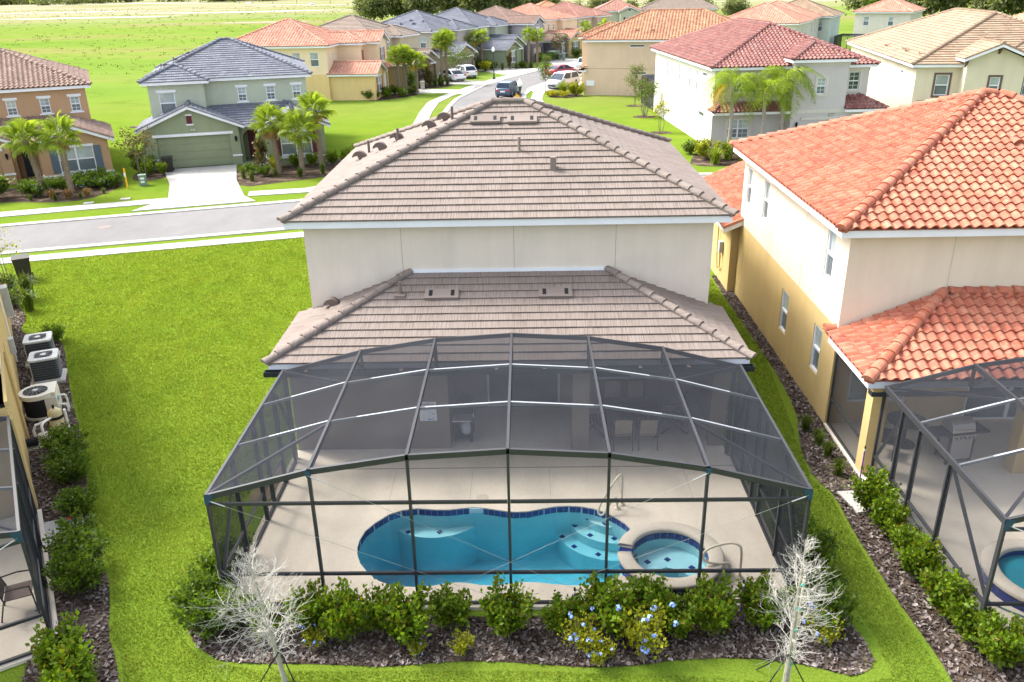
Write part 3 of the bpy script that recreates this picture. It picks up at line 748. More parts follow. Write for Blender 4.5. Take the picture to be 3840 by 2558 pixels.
BED_LEFT = smooth_poly([(-22.6, 32.6), (-20.9, 31.9), (-20.3, 30.9), (-19.2, 29.6), (-18.98, 28.55), (-18.2, 27.8), (-17.0, 27.6), (-16.35, 26.76), (-15.15, 24.63), (-14.30, 23.12), (-13.69, 22.09), (-13.06, 21.13), (-12.5, 20.2), (-11.6, 18.6), (-10.86, 17.1), (-10.07, 15.75), (-9.08, 14.36), (-8.66, 13.58), (-8.23, 12.54), (-7.81, 11.96), (-7.3, 11.0), (-7.0, 9.0), (-9.0, 9.5), (-9.4, 12.2), (-12.2, 16.8), (-19.2, 28.2), (-23.6, 34.2)], 1)
BED_RIGHT = smooth_poly([(7.95, 33.5), (7.7, 33.5), (7.85, 25), (7.75, 21.5), (7.25, 19.6), (7.15, 19.0), (7.1, 17.8), (7.35, 17.2), (7.27, 15.7), (7.3, 14.7), (7.31, 13.6), (7.37, 12.7), (7.43, 11.9), (7.42, 11.0), (7.5, 9.0), (22, 8.5), (22, 12.2), (8.6, 12.2), (8.3, 17.8), (8.35, 33.5)], 1)
BED_A = smooth_poly([(-36, 46.8), (-31.7, 49.0), (-28, 48.6), (-26.5, 49.2), (-25.9, 51.5), (-26.1, 53.5), (-27.2, 55.7), (-30, 53.5), (-36, 52)], 1)
BED_B = smooth_poly([(-20.1, 57.9), (-19.2, 54.6), (-17.9, 51.9), (-16.2, 52.9), (-13.6, 54.4), (-11.5, 56.4), (-11.4, 61), (-14, 61), (-19, 60.5)], 1)
BED_B2 = smooth_poly([(-24.2, 57.2), (-24.0, 55.2), (-25.0, 54.0), (-26.4, 55.0), (-26.9, 58), (-26, 59)], 1)
BED_C = smooth_poly([(-17.4, 93.6), (-15.2, 94.0), (-12.2, 98.2), (-11.9, 100.4), (-13.5, 100.6), (-16.5, 98.6)], 1)
BED_D = smooth_poly([(-13.4, 103.6), (-9.2, 105.6), (-8.7, 109), (-10.4, 110.2), (-12.6, 108.5)], 1)
BED_F = smooth_poly([(-6.6, 124.5), (-1.0, 126.3), (1.5, 128.2), (0.5, 131.0), (-3, 129.8)], 1)
BED_J = smooth_poly([(2.3, 94.0), (4.2, 93.0), (6.4, 94.1), (6.3, 97), (3.2, 97.2)], 1)
BED_K = smooth_poly([(11.0, 56.2), (13.5, 55.8), (16.5, 57.5), (16.4, 61.4), (12.6, 61.6), (11.6, 59)], 1)
BEDS = [BED_FRONT, BED_LEFT, BED_RIGHT, BED_A, BED_B, BED_B2, BED_C, BED_D, BED_F, BED_J, BED_K]
for P in BEDS:
    g = G(); flat_poly(g, [P], 0.008); struct(g.build('mulch_bed', MULCH))
# small tree rings
for (x, y, r) in ((10.96, 86.06, 0.8), (10.93, 78.68, 0.9), (11.09, 69.76, 0.75), (2.33, 98.98, 0.5), (-35.5, 78, 0.8)):
    g = G(); g.sheet([(x+r*1.2*math.cos(a), y+r*math.sin(a)) for a in np.linspace(0, 6.28, 16)[:-1]], 0.009); struct(g.build('mulch_bed', MULCH))
nr_ = np.random.default_rng(5)
def scatter_in(poly, dens):
    xs = [p[0] for p in poly]; ys = [p[1] for p in poly]
    n = int((max(xs)-min(xs))*(max(ys)-min(ys))*dens)
    px = nr_.uniform(min(xs), max(xs), n); py = nr_.uniform(min(ys), max(ys), n)
    k = in_poly(px, py, poly); return px[k], py[k]
def chips(poly, dens):
    px, py = scatter_in(poly, dens); k = py < 34; px, py = px[k], py[k]; n = len(px)
    a = nr_.uniform(0, 6.28, n); L = nr_.uniform(0.02, 0.055, n); Wd = L*nr_.uniform(0.35, 0.7, n)
    tx = nr_.normal(0, 0.35, n); ty = nr_.normal(0, 0.35, n)
    V = np.zeros((n, 4, 3))
    for i, (sx, sy) in enumerate(((-1, -0.7), (1, -1), (0.8, 1), (-1, 0.8))):
        dx, dy = sx*L*np.cos(a)-sy*Wd*np.sin(a), sx*L*np.sin(a)+sy*Wd*np.cos(a)
        V[:, i, 0] = px+dx; V[:, i, 1] = py+dy; V[:, i, 2] = 0.03+tx*dx+ty*dy+nr_.uniform(0, 0.015, n)
    return np_mesh('bark_chips', V.reshape(-1, 3), np.arange(4*n).reshape(n, 4), nr_.uniform(0, 1, n)**1.3)
for P, d in ((BED_FRONT, 420), (BED_LEFT, 300), (BED_RIGHT, 300)):
    me = chips(P, d); me.materials.append(CHIP); o = place('bark_chips', me); stuff(o); tag(o, {id(BED_FRONT): 'brown bark chips covering the bed before the pool cage', id(BED_LEFT): 'brown bark chips along the left neighbour wall', id(BED_RIGHT): 'brown bark chips along the right neighbour wall'}[id(P)], 'mulch')
# sandy bare patches
for i, P in enumerate((smooth_poly([(-6.7, 18.5), (-6.35, 18.9), (-6.2, 17.4), (-6.6, 16.9), (-7.0, 17.2)]), smooth_poly([(5.6, 11.55), (5.9, 11.45), (6.25, 11.7), (6.15, 12.2), (6.0, 11.85)]), smooth_poly([(7.2, 18.6), (8.1, 17.6), (7.5, 17.2), (7.1, 17.7)]))):
    g = G(); flat_poly(g, [P], 0.012); struct(g.build('bare_soil', M('sandy_soil', (0.22, 0.18, 0.12), 0.95, 0.25, 3, 30, 0.4)))
# step pads
for P, lb in (([(7.42, 17.22), (8.2, 17.26), (8.28, 16.45), (7.6, 16.34)], 0), ([(-11.55, 16.15), (-10.7, 16.55), (-10.15, 15.75), (-11.0, 15.25)], 1)):
    g = G(); g.prism(P, -0.02, 0.06); struct(g.build('concrete_pad', CONC))

# grass blades on the near lawns
LAWN_L = [(-6.2, 33), (-6.3, 19.5), (-7.1, 17), (-6.4, 15.6), (-7.05, 14.4), (-7.1, 13.6), (-6.9, 12.8), (-6.6, 12.3), (-6.1, 11.9), (-5.0, 11.6), (-1, 11.6), (2, 11.5), (5.6, 11.2), (6.4, 11.4), (6.5, 12.4), (6.3, 14), (6.3, 16), (5.5, 18), (5.6, 33), (7.65, 33), (7.8, 25), (7.15, 19), (7.0, 17.8), (7.25, 17.2), (7.2, 15.7), (7.2, 13.6), (7.3, 11.9), (7.3, 9.5), (-7.0, 9.5), (-7.2, 11.0), (-7.8, 12.1), (-8.15, 12.5), (-8.6, 13.6), (-9.0, 14.4), (-10, 15.8), (-10.8, 17.1), (-12.4, 20.2), (-13.6, 22.1), (-14.2, 23.1), (-15.1, 24.6), (-16.3, 26.8), (-17, 27.7), (-18.9, 28.7), (-20.3, 31.2), (-21.9, 33), (-24.2, 36.6), (-24.0, 37.0), (-11.5, 40.3), (-5, 42.0)]
def blades(poly, dens, zmax_d=45):
    px, py = scatter_in(poly, dens)
    d = np.hypot(px, py); keep = nr_.uniform(0, 1, len(px)) < np.clip((16.0/np.maximum(d, 12))**1.5, 0.15, 1)
    for B in BEDS[:3]: keep &= ~in_poly(px, py, B)
    keep &= ~((px > -6.4) & (px < 5.45) & (py > 13.1) & (py < 40))
    px, py, d = px[keep], py[keep], d[keep]; n = len(px)
    a = nr_.uniform(0, 6.28, n); sc = np.clip(d/17, 1, 2.2); h = nr_.uniform(0.025, 0.06, n)*sc**0.5; w = 0.009*sc
    l = nr_.uniform(0.2, 1.1, n)*h; la = nr_.uniform(0, 6.28, n)
    V = np.zeros((n, 3, 3))
    V[:, 0] = np.stack([px-w*np.cos(a), py-w*np.sin(a), np.zeros(n)], 1); V[:, 1] = np.stack([px+w*np.cos(a), py+w*np.sin(a), np.zeros(n)], 1)
    V[:, 2] = np.stack([px+l*np.cos(la), py+l*np.sin(la), h], 1)
    return np_mesh('grass_blades', V.reshape(-1, 3), np.arange(3*n).reshape(n, 3), nr_.uniform(0, 1, n))
me = blades(LAWN_L, 1500); me.materials.append(BLADE); o = stuff(place('grass_blades', me)); tag(o, 'short bright green lawn grass around the pool cage', 'grass')
print('blades', len(me.polygons))
# ------------------------------------------------------------------ main house
TM = Tile('flat', 0.33, 0.312, lift=0.042, th=0.036)
H = House('house', 'greige two storey house with taupe flat tiled roof behind the pool cage', (-0.52, 27.0), 0, TM, T_MAIN, T_TAUPECAP, nind=300, caps_ind=True, org=(-0.52, 27.0), capr=0.115)
H.box(-6.2, 5.15, 22.42, 32.8, 0, 5.52, MAINW, {'l': [(25.5, 26.2, 3.8, 5.2, 'hung'), (29.2, 29.9, 3.8, 5.2, 'hung')], 'r': [(25.5, 26.2, 3.8, 5.2, 'hung'), (29.0, 29.7, 1.0, 2.3, 'hung')]})
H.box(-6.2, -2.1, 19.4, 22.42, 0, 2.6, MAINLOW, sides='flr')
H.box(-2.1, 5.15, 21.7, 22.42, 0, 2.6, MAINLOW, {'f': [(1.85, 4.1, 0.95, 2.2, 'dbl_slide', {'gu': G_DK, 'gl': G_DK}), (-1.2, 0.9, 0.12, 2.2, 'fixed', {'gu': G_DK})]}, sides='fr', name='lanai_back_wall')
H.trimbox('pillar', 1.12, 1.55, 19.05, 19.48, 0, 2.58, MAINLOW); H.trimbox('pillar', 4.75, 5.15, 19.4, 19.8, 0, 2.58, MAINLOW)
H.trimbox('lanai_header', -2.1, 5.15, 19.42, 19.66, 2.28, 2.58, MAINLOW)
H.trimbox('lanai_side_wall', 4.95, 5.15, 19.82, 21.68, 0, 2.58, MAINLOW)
for x in (-1.42, -0.15, 1.13): H.trimbox('blind_box', x-0.5+0.9, x+0.55+0.9, 21.58, 21.69, 2.27, 2.34) if x < 1 else None
for x in (-3.5, -0.36, 2.47): H.trimbox('stucco_joint', x-0.006, x+0.006, 22.417, 22.425, 4.06, 5.5, JOINT)
H.trimbox('wall_flashing', -3.3, 2.3, 22.36, 22.43, 4.02, 4.13, WHITE)
H.hip(-6.66, 5.60, 21.98, 33.2, 5.665)
# lanai roof: half hip against the wall
zl, pl_ = 2.78, 0.377; dd = 22.42-19.05; hh = dd*pl_
H.fascia(-6.6, 5.55, 19.1, 22.40, zl)
H.plane([(-6.65, 19.05, zl), (5.6, 19.05, zl), (5.6-dd, 22.42, zl+hh), (-6.65+dd, 22.42, zl+hh)])
H.plane([(-6.65, 22.6, zl), (-6.65, 19.05, zl), (-6.65+dd, 22.42, zl+hh), (-6.65+0.3, 22.6, zl+0.11)][:3]); H.plane([(5.6, 19.05, zl), (5.6, 22.6, zl), (5.6-dd, 22.42, zl+hh)])
H.cap((-6.65, 19.05, zl), (-6.65+dd, 22.42, zl+hh)); H.cap((5.6, 19.05, zl), (5.6-dd, 22.42, zl+hh))
# front garage wing
H.box(-6.2, 0.2, 32.8, 37.5, 0, 2.6, MAINW, sides='lrb', gables={'b': 4.2}); H.gable(-6.62, 0.62, 33.0, 37.9, 2.75, ends='b')
roof = H.finish()
tpm = T_TAUPECAP
for p in ((-1.24, 26.53, 7.60), (-0.10, 26.5, 7.585)): H.vent(roof, p, R(-90), kind='slot')
H.vent(roof, (-0.19, 24.99, 6.95), R(-90), kind='pipe')
H.trimbox('vent_box', 0.70, 0.87, 24.02, 24.2, 6.5, 6.9, tpm)
for p in ((-2.71, 28.43), (-3.17, 28.02), (-4.4, 28.9), (-4.88, 28.2), (-5.62, 28.36)): H.vent(roof, (p[0], p[1], 5.72+(p[0]+6.66)*5/12), R(180), kind='half', r=0.24, mat=VENTB)
for p in ((-2.37, 27.74), (-4.32, 28.66), (-5.42, 29.07)): H.vent(roof, (p[0], p[1], 5.72+(p[0]+6.66)*5/12), R(180), kind='pipe', mat=VENTB)
for p in ((-2.34, 21.45), (0.76, 21.45)): H.vent(roof, (p[0], p[1], zl+(p[1]-19.05)*pl_+0.01), R(-90), pl_, 'slot')
H.vent(roof, (-3.48, 21.5, zl+2.45*pl_), R(-90), pl_, 'pipe'); H.trimbox('vent_flashing', -3.62, -3.34, 21.3, 21.6, zl+2.4*pl_-0.1, zl+2.4*pl_+0.06, tpm)
H.vent(roof, (-5.515, 22.0, zl+(6.65-5.515)*pl_), R(180), pl_, 'half', r=0.24, mat=VENTB)
# bronze gutter where the cage meets the eave
g = G(); g.box(-6.66, 5.62, 18.86, 19.06, 2.50, 2.515); g.box(-6.66, 5.62, 18.86, 18.875, 2.515, 2.64); g.box(-6.66, 5.62, 19.05, 19.07, 2.515, 2.62); g.box(-6.66, -6.645, 18.875, 19.05, 2.515, 2.635); g.box(5.605, 5.62, 18.875, 19.05, 2.515, 2.635)
H.part('gutter', g, GUTTER); H.trimbox('downspout', -6.22, -6.12, 18.92, 19.02, 0.1, 2.5, GUTTER); H.trimbox('downspout', 5.1, 5.2, 18.92, 19.02, 0.1, 2.5, GUTTER)
for x in np.arange(-5.6, 5.3, 1.2): H.trimbox('gutter_strap', x-0.04, x+0.04, 18.88, 19.05, 2.6, 2.635, M('copper_strap', (0.25, 0.17, 0.1), 0.6, 0.1, 2, 0))

# ------------------------------------------------------------------ pool
PB = [(-3.84, 15.14), (-3.84, 15.4), (-3.77, 15.75), (-3.6, 16.05), (-3.32, 16.39), (-3.03, 16.56), (-2.69, 16.63), (-2.27, 16.57), (-1.93, 16.56), (-1.59, 16.62), (-1.32, 16.66), (-1.09, 16.62), (-0.87, 16.56), (-0.56, 16.48), (-0.35, 16.45), (-0.04, 16.47), (0.27, 16.57), (0.61, 16.66), (0.89, 16.68), (1.19, 16.65), (1.5, 16.55), (1.76, 16.4), (2.0, 16.17), (2.18, 15.94), (2.28, 15.74)]
PF = [(-3.79, 14.88), (-3.67, 14.58), (-3.43, 14.24), (-3.18, 14.01), (-2.95, 13.89), (-2.64, 13.83), (-2.33, 13.81), (-2.07, 13.84), (-1.83, 13.9), (-1.53, 13.95), (-1.29, 13.92), (-1.05, 13.86), (-0.75, 13.84), (-0.48, 13.89), (-0.18, 13.94), (0.12, 13.93), (0.42, 13.88), (0.75, 13.83), (1.11, 13.82), (1.41, 13.89), (1.66, 14.0), (1.89, 14.15)]
SX, SY, SR, SI = 2.94, 14.46, 1.10, 0.80
ZD = 0.08
arc = [(SX+1.02*math.cos(a), SY+1.02*math.sin(a)) for a in np.linspace(R(113), R(-158), 40)]
HOLE = PB+arc+PF[::-1]
POOL = PB+[(2.3, 15.3), (2.3, 14.4)]+PF[::-1]
m_, t_, b_ = _nodes('pool_plaster'); b_.inputs['Roughness'].default_value = 0.8
c_ = mixrgb(t_, ramp(t_, noise(t_, 1.2, 4), (0.35, 0.0), (0.7, 1.0)), (0.52, 0.76, 0.78), (0.62, 0.82, 0.83)); f_ = noise(t_, 40, 2)
t_.links.new(mixrgb(t_, 1.0, c_, ramp(t_, f_, (0.3, 0.88), (0.7, 1.0)), 'MULTIPLY'), b_.inputs['Base Color']); PLASTER = m_
NAVY = M('navy_tile', (0.012, 0.035, 0.24), 0.15, 0.25, 2.5, 0, spec=0.6, objvar=0.35)
GROUT = M('grout', (0.45, 0.47, 0.5), 0.8, 0.1, 3, 0)
def water_mat(name, col, dens, bs=0.012):
    m = bpy.data.materials.new(name); m.use_nodes = True; t = m.node_tree; t.nodes.remove(t.nodes['Principled BSDF'])
    tr = t.nodes.new('ShaderNodeBsdfTransparent'); gl = t.nodes.new('ShaderNodeBsdfGlossy'); gl.inputs['Roughness'].default_value = 0.06
    fr = t.nodes.new('ShaderNodeFresnel'); fr.inputs[0].default_value = 1.33
    bp = t.nodes.new('ShaderNodeBump'); t.links.new(noise(t, 3.0, 3), bp.inputs['Height']); bp.inputs['Strength'].default_value = 0.25; bp.inputs['Distance'].default_value = bs
    t.links.new(bp.outputs[0], gl.inputs['Normal']); t.links.new(bp.outputs[0], fr.inputs['Normal'])
    mx = t.nodes.new('ShaderNodeMixShader'); t.links.new(fr.outputs[0], mx.inputs[0]); t.links.new(tr.outputs[0], mx.inputs[1]); t.links.new(gl.outputs[0], mx.inputs[2])
    out = t.nodes['Material Output']; t.links.new(mx.outputs[0], out.inputs[0])
    va = t.nodes.new('ShaderNodeVolumeAbsorption'); va.inputs[0].default_value = (*col, 1); va.inputs[1].default_value = dens
    t.links.new(va.outputs[0], out.inputs['Volume']); return m
WATER = water_mat('pool_water', (0.03, 0.78, 0.91), 0.62)
g = G(); flat_poly(g, [[(-6.27, 13.2), (5.35, 13.2), (5.35, 18.86), (-6.27, 18.86)], HOLE], ZD)
n_ = len(HOLE)
g.add([(x, y, ZD) for x, y in HOLE]+[(x, y, ZD-0.08) for x, y in HOLE], [((i+1) % n_, i, n_+i, n_+(i+1) % n_) for i in range(n_)])
g.box(-6.27, 5.35, 13.19, 13.2, -0.02, ZD-0.002); g.box(-6.28, -6.27, 13.2, 18.86, -0.02, ZD-0.002); g.box(5.35, 5.36, 13.2, 18.86, -0.02, ZD-0.002)
struct(g.build('pool_deck', DECK))
g = G(); g.box(-2.1, 5.15, 18.87, 21.7, -0.02, ZD-0.006); g.box(-6.27, -2.1, 18.87, 19.4, -0.02, ZD-0.006); struct(g.build('lanai_floor', DECK))
for y in (18.4,): 
    g = G(); g.box(-6.2, 5.3, y-0.02, y+0.02, 0.07, ZD+0.003); struct(g.build('deck_drain', JOINT))
for x in (-3.4, -1.45, 0.5, 2.2, 3.9): 
    g = G(); g.box(x-0.004, x+0.004, 16.9, 18.3, 0.07, ZD+0.002); struct(g.build('deck_joint', JOINT))
pool = thing('swimming_pool', 'kidney shaped blue swimming pool with curved corner steps inside the screen cage', 'pool', (0, 15.2, 0))
po = (0, 15.2, 0)
n_ = len(POOL); g = G()
fz = lambda x: -1.62+0.5*min(1, max(0, (x+2.2)/3.0))
wv = [(x, y, ZD-0.03) for x, y in POOL]+[(x*0.985, 15.2+(y-15.2)*0.97, fz(x)) for x, y in POOL]
g.add(wv, [((i+1) % n_, i, n_+i, n_+(i+1) % n_) for i in range(n_)])
tr = tessellate_polygon([[Vector((x, y, 0)) for x, y in POOL]])
bv = wv[n_:]
g.add(bv, [tuple(t) if (Vector(bv[t[1]])-Vector(bv[t[0]])).cross(Vector(bv[t[2]])-Vector(bv[t[0]])).z > 0 else tuple(t[::-1]) for t in tr])
g.build('basin', PLASTER, pool, po)
for (cx, cy, r, z) in ((1.98, 16.98, 0.74, -0.24), (1.98, 16.98, 1.06, -0.45), (1.98, 16.98, 1.40, -0.68), (-2.32, 17.45, 1.30, -0.42)):
    g = G(); pts = [(cx+r*math.cos(a), cy+r*math.sin(a)) for a in np.linspace(R(170), R(370), 48)]
    g.prism(pts, -1.9, z); g.build('step' if cx > 0 else 'bench', PLASTER, pool, po)
sq = G(); sq.box(-0.055, 0.055, -0.055, 0.055, -0.004, 0.006); sqm = sq.mesh('accent_tile'); sqm.materials.append(NAVY)
for (x, y, z) in ((1.36, 16.62, -0.24), (1.76, 16.40, -0.24), (1.06, 16.62, -0.45), (1.40, 16.24, -0.45), (1.95, 16.1, -0.45), (0.76, 16.5, -0.68), (1.02, 16.12, -0.68), (1.56, 15.82, -0.68), (-2.9, 16.38, -0.42), (-2.15, 16.36, -0.42)):
    place('accent_tile', sqm, pool, Matrix.Translation((x-po[0], y-po[1], z+0.003)) @ Matrix.Rotation(R(40), 4, 'Z'))
# waterline tiles
wt = G(); wt.box(-0.072, 0.072, -0.006, 0.012, -0.075, 0.075); wtm = wt.mesh('waterline_tile'); wtm.materials.append(NAVY)
def along(pts, step):
    P = [Vector((*p, 0)) for p in pts]; acc = step/2; out = []
    for i in range(len(P)-1):
        d = P[i+1]-P[i]; L = d.length
        while acc <= L: out.append((P[i]+d*(acc/L), math.atan2(d.y, d.x))); acc += step
        acc -= L
    return out
for p, a in along(PB, 0.152)+along(PF[::-1], 0.152):
    place('waterline_tile', wtm, pool, Matrix.Translation((p.x-po[0], p.y-po[1], -0.025)) @ Matrix.Rotation(a, 4, 'Z'))
g = G(); g.add([(x, y, -0.11) for x, y in PB]+[(x, y, ZD-0.03) for x, y in PB], [(i, i+1, len(PB)+i+1, len(PB)+i) for i in range(len(PB)-1)]); g.build('grout_band', GROUT, pool, (0, 15.2+0.004, 0))
cx_, cy_ = -0.8, 15.2
WP = [(cx_+(x-cx_)*1.01, cy_+(y-cy_)*1.012) for x, y in POOL]
g = G(); g.prism(WP, -2.2, -0.06); g.build('water', WATER, pool, po)
g = G(); g.box(-1.45, -1.08, 16.62, 16.72, -0.09, 0.06); g.build('skimmer', M('skimmer_glass', (0.5, 0.7, 0.75), 0.3, 0.1, 2, 0), pool, po)
g = G(); g.lathe((-1.75, 14.62, -1.56), [(0.0, 0.03), (0.10, 0.025), (0.13, 0.0)], 16); g.build('drain_cover', WHITE, pool, po)
g = G(); g.cyl((-1.15, 17.05, ZD), 0.15, 0.008, 20); g.build('skimmer_lid', COPING, pool, po)
# spa
spa = thing('spa', 'round raised spa with pale coping and navy tile beside the pool', 'spa', (SX, SY, 0)); sof = (SX, SY, 0)
n0, n1 = R(163), R(178)
A = [n1+(2*math.pi-(n1-n0))*k/63 for k in range(64)]
prof = [(SR-0.03, 0.33), (SR+0.01, 0.345), (SR+0.015, 0.39), (SR-0.02, 0.42), (SI+0.04, 0.42), (SI-0.005, 0.39), (SI, 0.33)]
g = G(); k = len(prof)
vs = [(SX+r*math.cos(a), SY+r*math.sin(a), z) for a in A for r, z in prof]
fs = [(i*k+j, i*k+j+1, (i+1)*k+j+1, (i+1)*k+j) for i in range(63) for j in range(k-1)]+[tuple(range(k)), tuple(63*k+j for j in range(k-1, -1, -1))]
g.add(vs, fs); g.build('coping', COPING, spa, sof, True)
g = G(); g.lathe((SX, SY, 0), [(SR-0.06, -1.2), (SR-0.06, 0.30), (SI+0.0, 0.30), (SI, 0.1), (SI, -0.62), (0.0, -0.62)], 64); g.build('shell', PLASTER, spa, sof)
wt2 = G(); wt2.box(-0.072, 0.072, -0.006, 0.010, -0.07, 0.07); wtm2 = wt2.mesh('spa_tile'); wtm2.materials.append(NAVY)
for rr, zz, cnt in ((SR-0.055, 0.25, 45), (SR-0.055, 0.10, 45), (SI-0.004, 0.24, 32)):
    for q in range(cnt):
        a = 2*math.pi*q/cnt
        place('spa_tile', wtm2, spa, Matrix.Translation((rr*math.cos(a), rr*math.sin(a), zz)) @ Matrix.Rotation(a+math.pi/2, 4, 'Z'))
g = G()
for q in range(4):
    a0 = n0+(n1-n0)*q/4; a1 = n0+(n1-n0)*(q+1)/4
    g.add([(SX+r*math.cos(a), SY+r*math.sin(a), 0.312) for r, a in ((SI-0.01, a0), (SR-0.03, a0), (SR-0.03, a1), (SI-0.01, a1))], [(0,1,2,3)])
g.build('spillway', NAVY, spa, sof)
g = G()   # curved bench
S1 = [(SX+SI*math.cos(a), SY+SI*math.sin(a)) for a in np.linspace(R(-35), R(200), 40)]
S2 = [(SX-0.55, SY-0.1), (SX-0.3, SY-0.02), (SX-0.05, SY+0.1), (SX+0.2, SY+0.02), (SX+0.4, SY-0.2)]
g.prism(S1+S2, -0.7, -0.06); g.build('bench', PLASTER, spa, sof)
for (x, y) in ((-0.42, 0.28), (0.02, 0.36), (0.5, 0.08), (0.62, -0.18)):
    place('accent_tile', sqm, spa, Matrix.Translation((x, y, -0.056)) @ Matrix.Rotation(R(40), 4, 'Z'))
g = G(); g.cyl((SX, SY, -0.7), SI+0.02, 0.93, 48); g.build('water', water_mat('spa_water', (0.12, 0.74, 0.89), 0.75), spa, sof)
g = G(); g.lathe((SX+0.05, SY-0.45, -0.61), [(0.0, 0.03), (0.09, 0.025), (0.12, 0.0)], 16); g.build('drain_cover', WHITE, spa, sof)
# handrails
RAILM = M('cream_rail', (0.62, 0.56, 0.42), 0.35, 0.05, 3, 0, spec=0.5)
def smooth_path(P, it=2):
    P = [Vector(p) for p in P]
    for _ in range(it):
        Q = [P[0]]
        for i in range(len(P)-1): Q += [P[i]*0.75+P[i+1]*0.25, P[i]*0.25+P[i+1]*0.75]
        P = Q+[P[-1]]
    return P
for path, lb in (([(2.17, 16.7, .08), (2.17, 16.7, .85), (2.12, 16.66, .95), (2.0, 16.58, .88), (1.62, 16.34, .34), (1.56, 16.27, .14), (1.68, 16.2, .1), (1.9, 16.42, .40), (2.03, 16.53, .42), (2.05, 16.54, .08)], 'cream grab rail standing at the pool steps'),
                 ([(4.32, 14.03, .08), (4.32, 14.05, .78), (4.25, 14.1, .88), (4.05, 14.15, .88), (3.62, 14.12, .76), (3.5, 14.05, .6), (3.62, 13.98, .5), (3.9, 14.05, .42), (4.12, 14.12, .40), (4.14, 14.12, .08)], 'cream grab rail standing beside the raised spa')):
    g = G(); g.tube(smooth_path(path), 0.026, 10); off = (path[0][0], path[0][1], ZD)
    o = g.build('grab_rail', RAILM, None, off, True); o.location = off; tag(o, lb, 'grab rail', 'pool grab rails')
    for p in (path[0], path[-1]):
        g = G(); g.lathe((p[0], p[1], ZD+0.003), [(0.075, 0.0), (0.07, 0.025), (0.035, 0.035), (0.03, 0.05)], 14); g.build('flange', RAILM, o, off, True)

# ------------------------------------------------------------------ screen cages
def screen_mat():
    m = bpy.data.materials.new('insect_screen'); m.use_nodes = True; t = m.node_tree; b = t.nodes['Principled BSDF']
    t.nodes.remove(b); b = t.nodes.new('ShaderNodeBsdfDiffuse')
    t.links.new(mixrgb(t, ramp(t, noise(t, 0.8, 2), (0.3, 0.0), (0.7, 1.0)), (0.028, 0.030, 0.036), (0.038, 0.041, 0.048)), b.inputs[0])
    lw = t.nodes.new('ShaderNodeLayerWeight'); lw.inputs[0].default_value = 0.5   # woven mesh: more thread per area when seen aslant
    def mt(op, a, bb):
        n = t.nodes.new('ShaderNodeMath'); n.operation = op
        for i, v in enumerate((a, bb)):
            if isinstance(v, (int, float)): n.inputs[i].default_value = v
            else: t.links.new(v, n.inputs[i])
        return n.outputs[0]
    cs = mt('MAXIMUM', mt('SUBTRACT', 1.0, lw.outputs['Facing']), 0.12)
    fac = mt('SUBTRACT', 1.0, mt('POWER', 0.69, mt('DIVIDE', 1.0, cs)))
    tr = t.nodes.new('ShaderNodeBsdfTransparent'); mx = t.nodes.new('ShaderNodeMixShader')
    t.links.new(fac, mx.inputs[0]); t.links.new(tr.outputs[0], mx.inputs[1]); t.links.new(b.outputs[0], mx.inputs[2])
    t.links.new(mx.outputs[0], t.nodes['Material Output'].inputs[0]); return m
SCREEN = screen_mat()
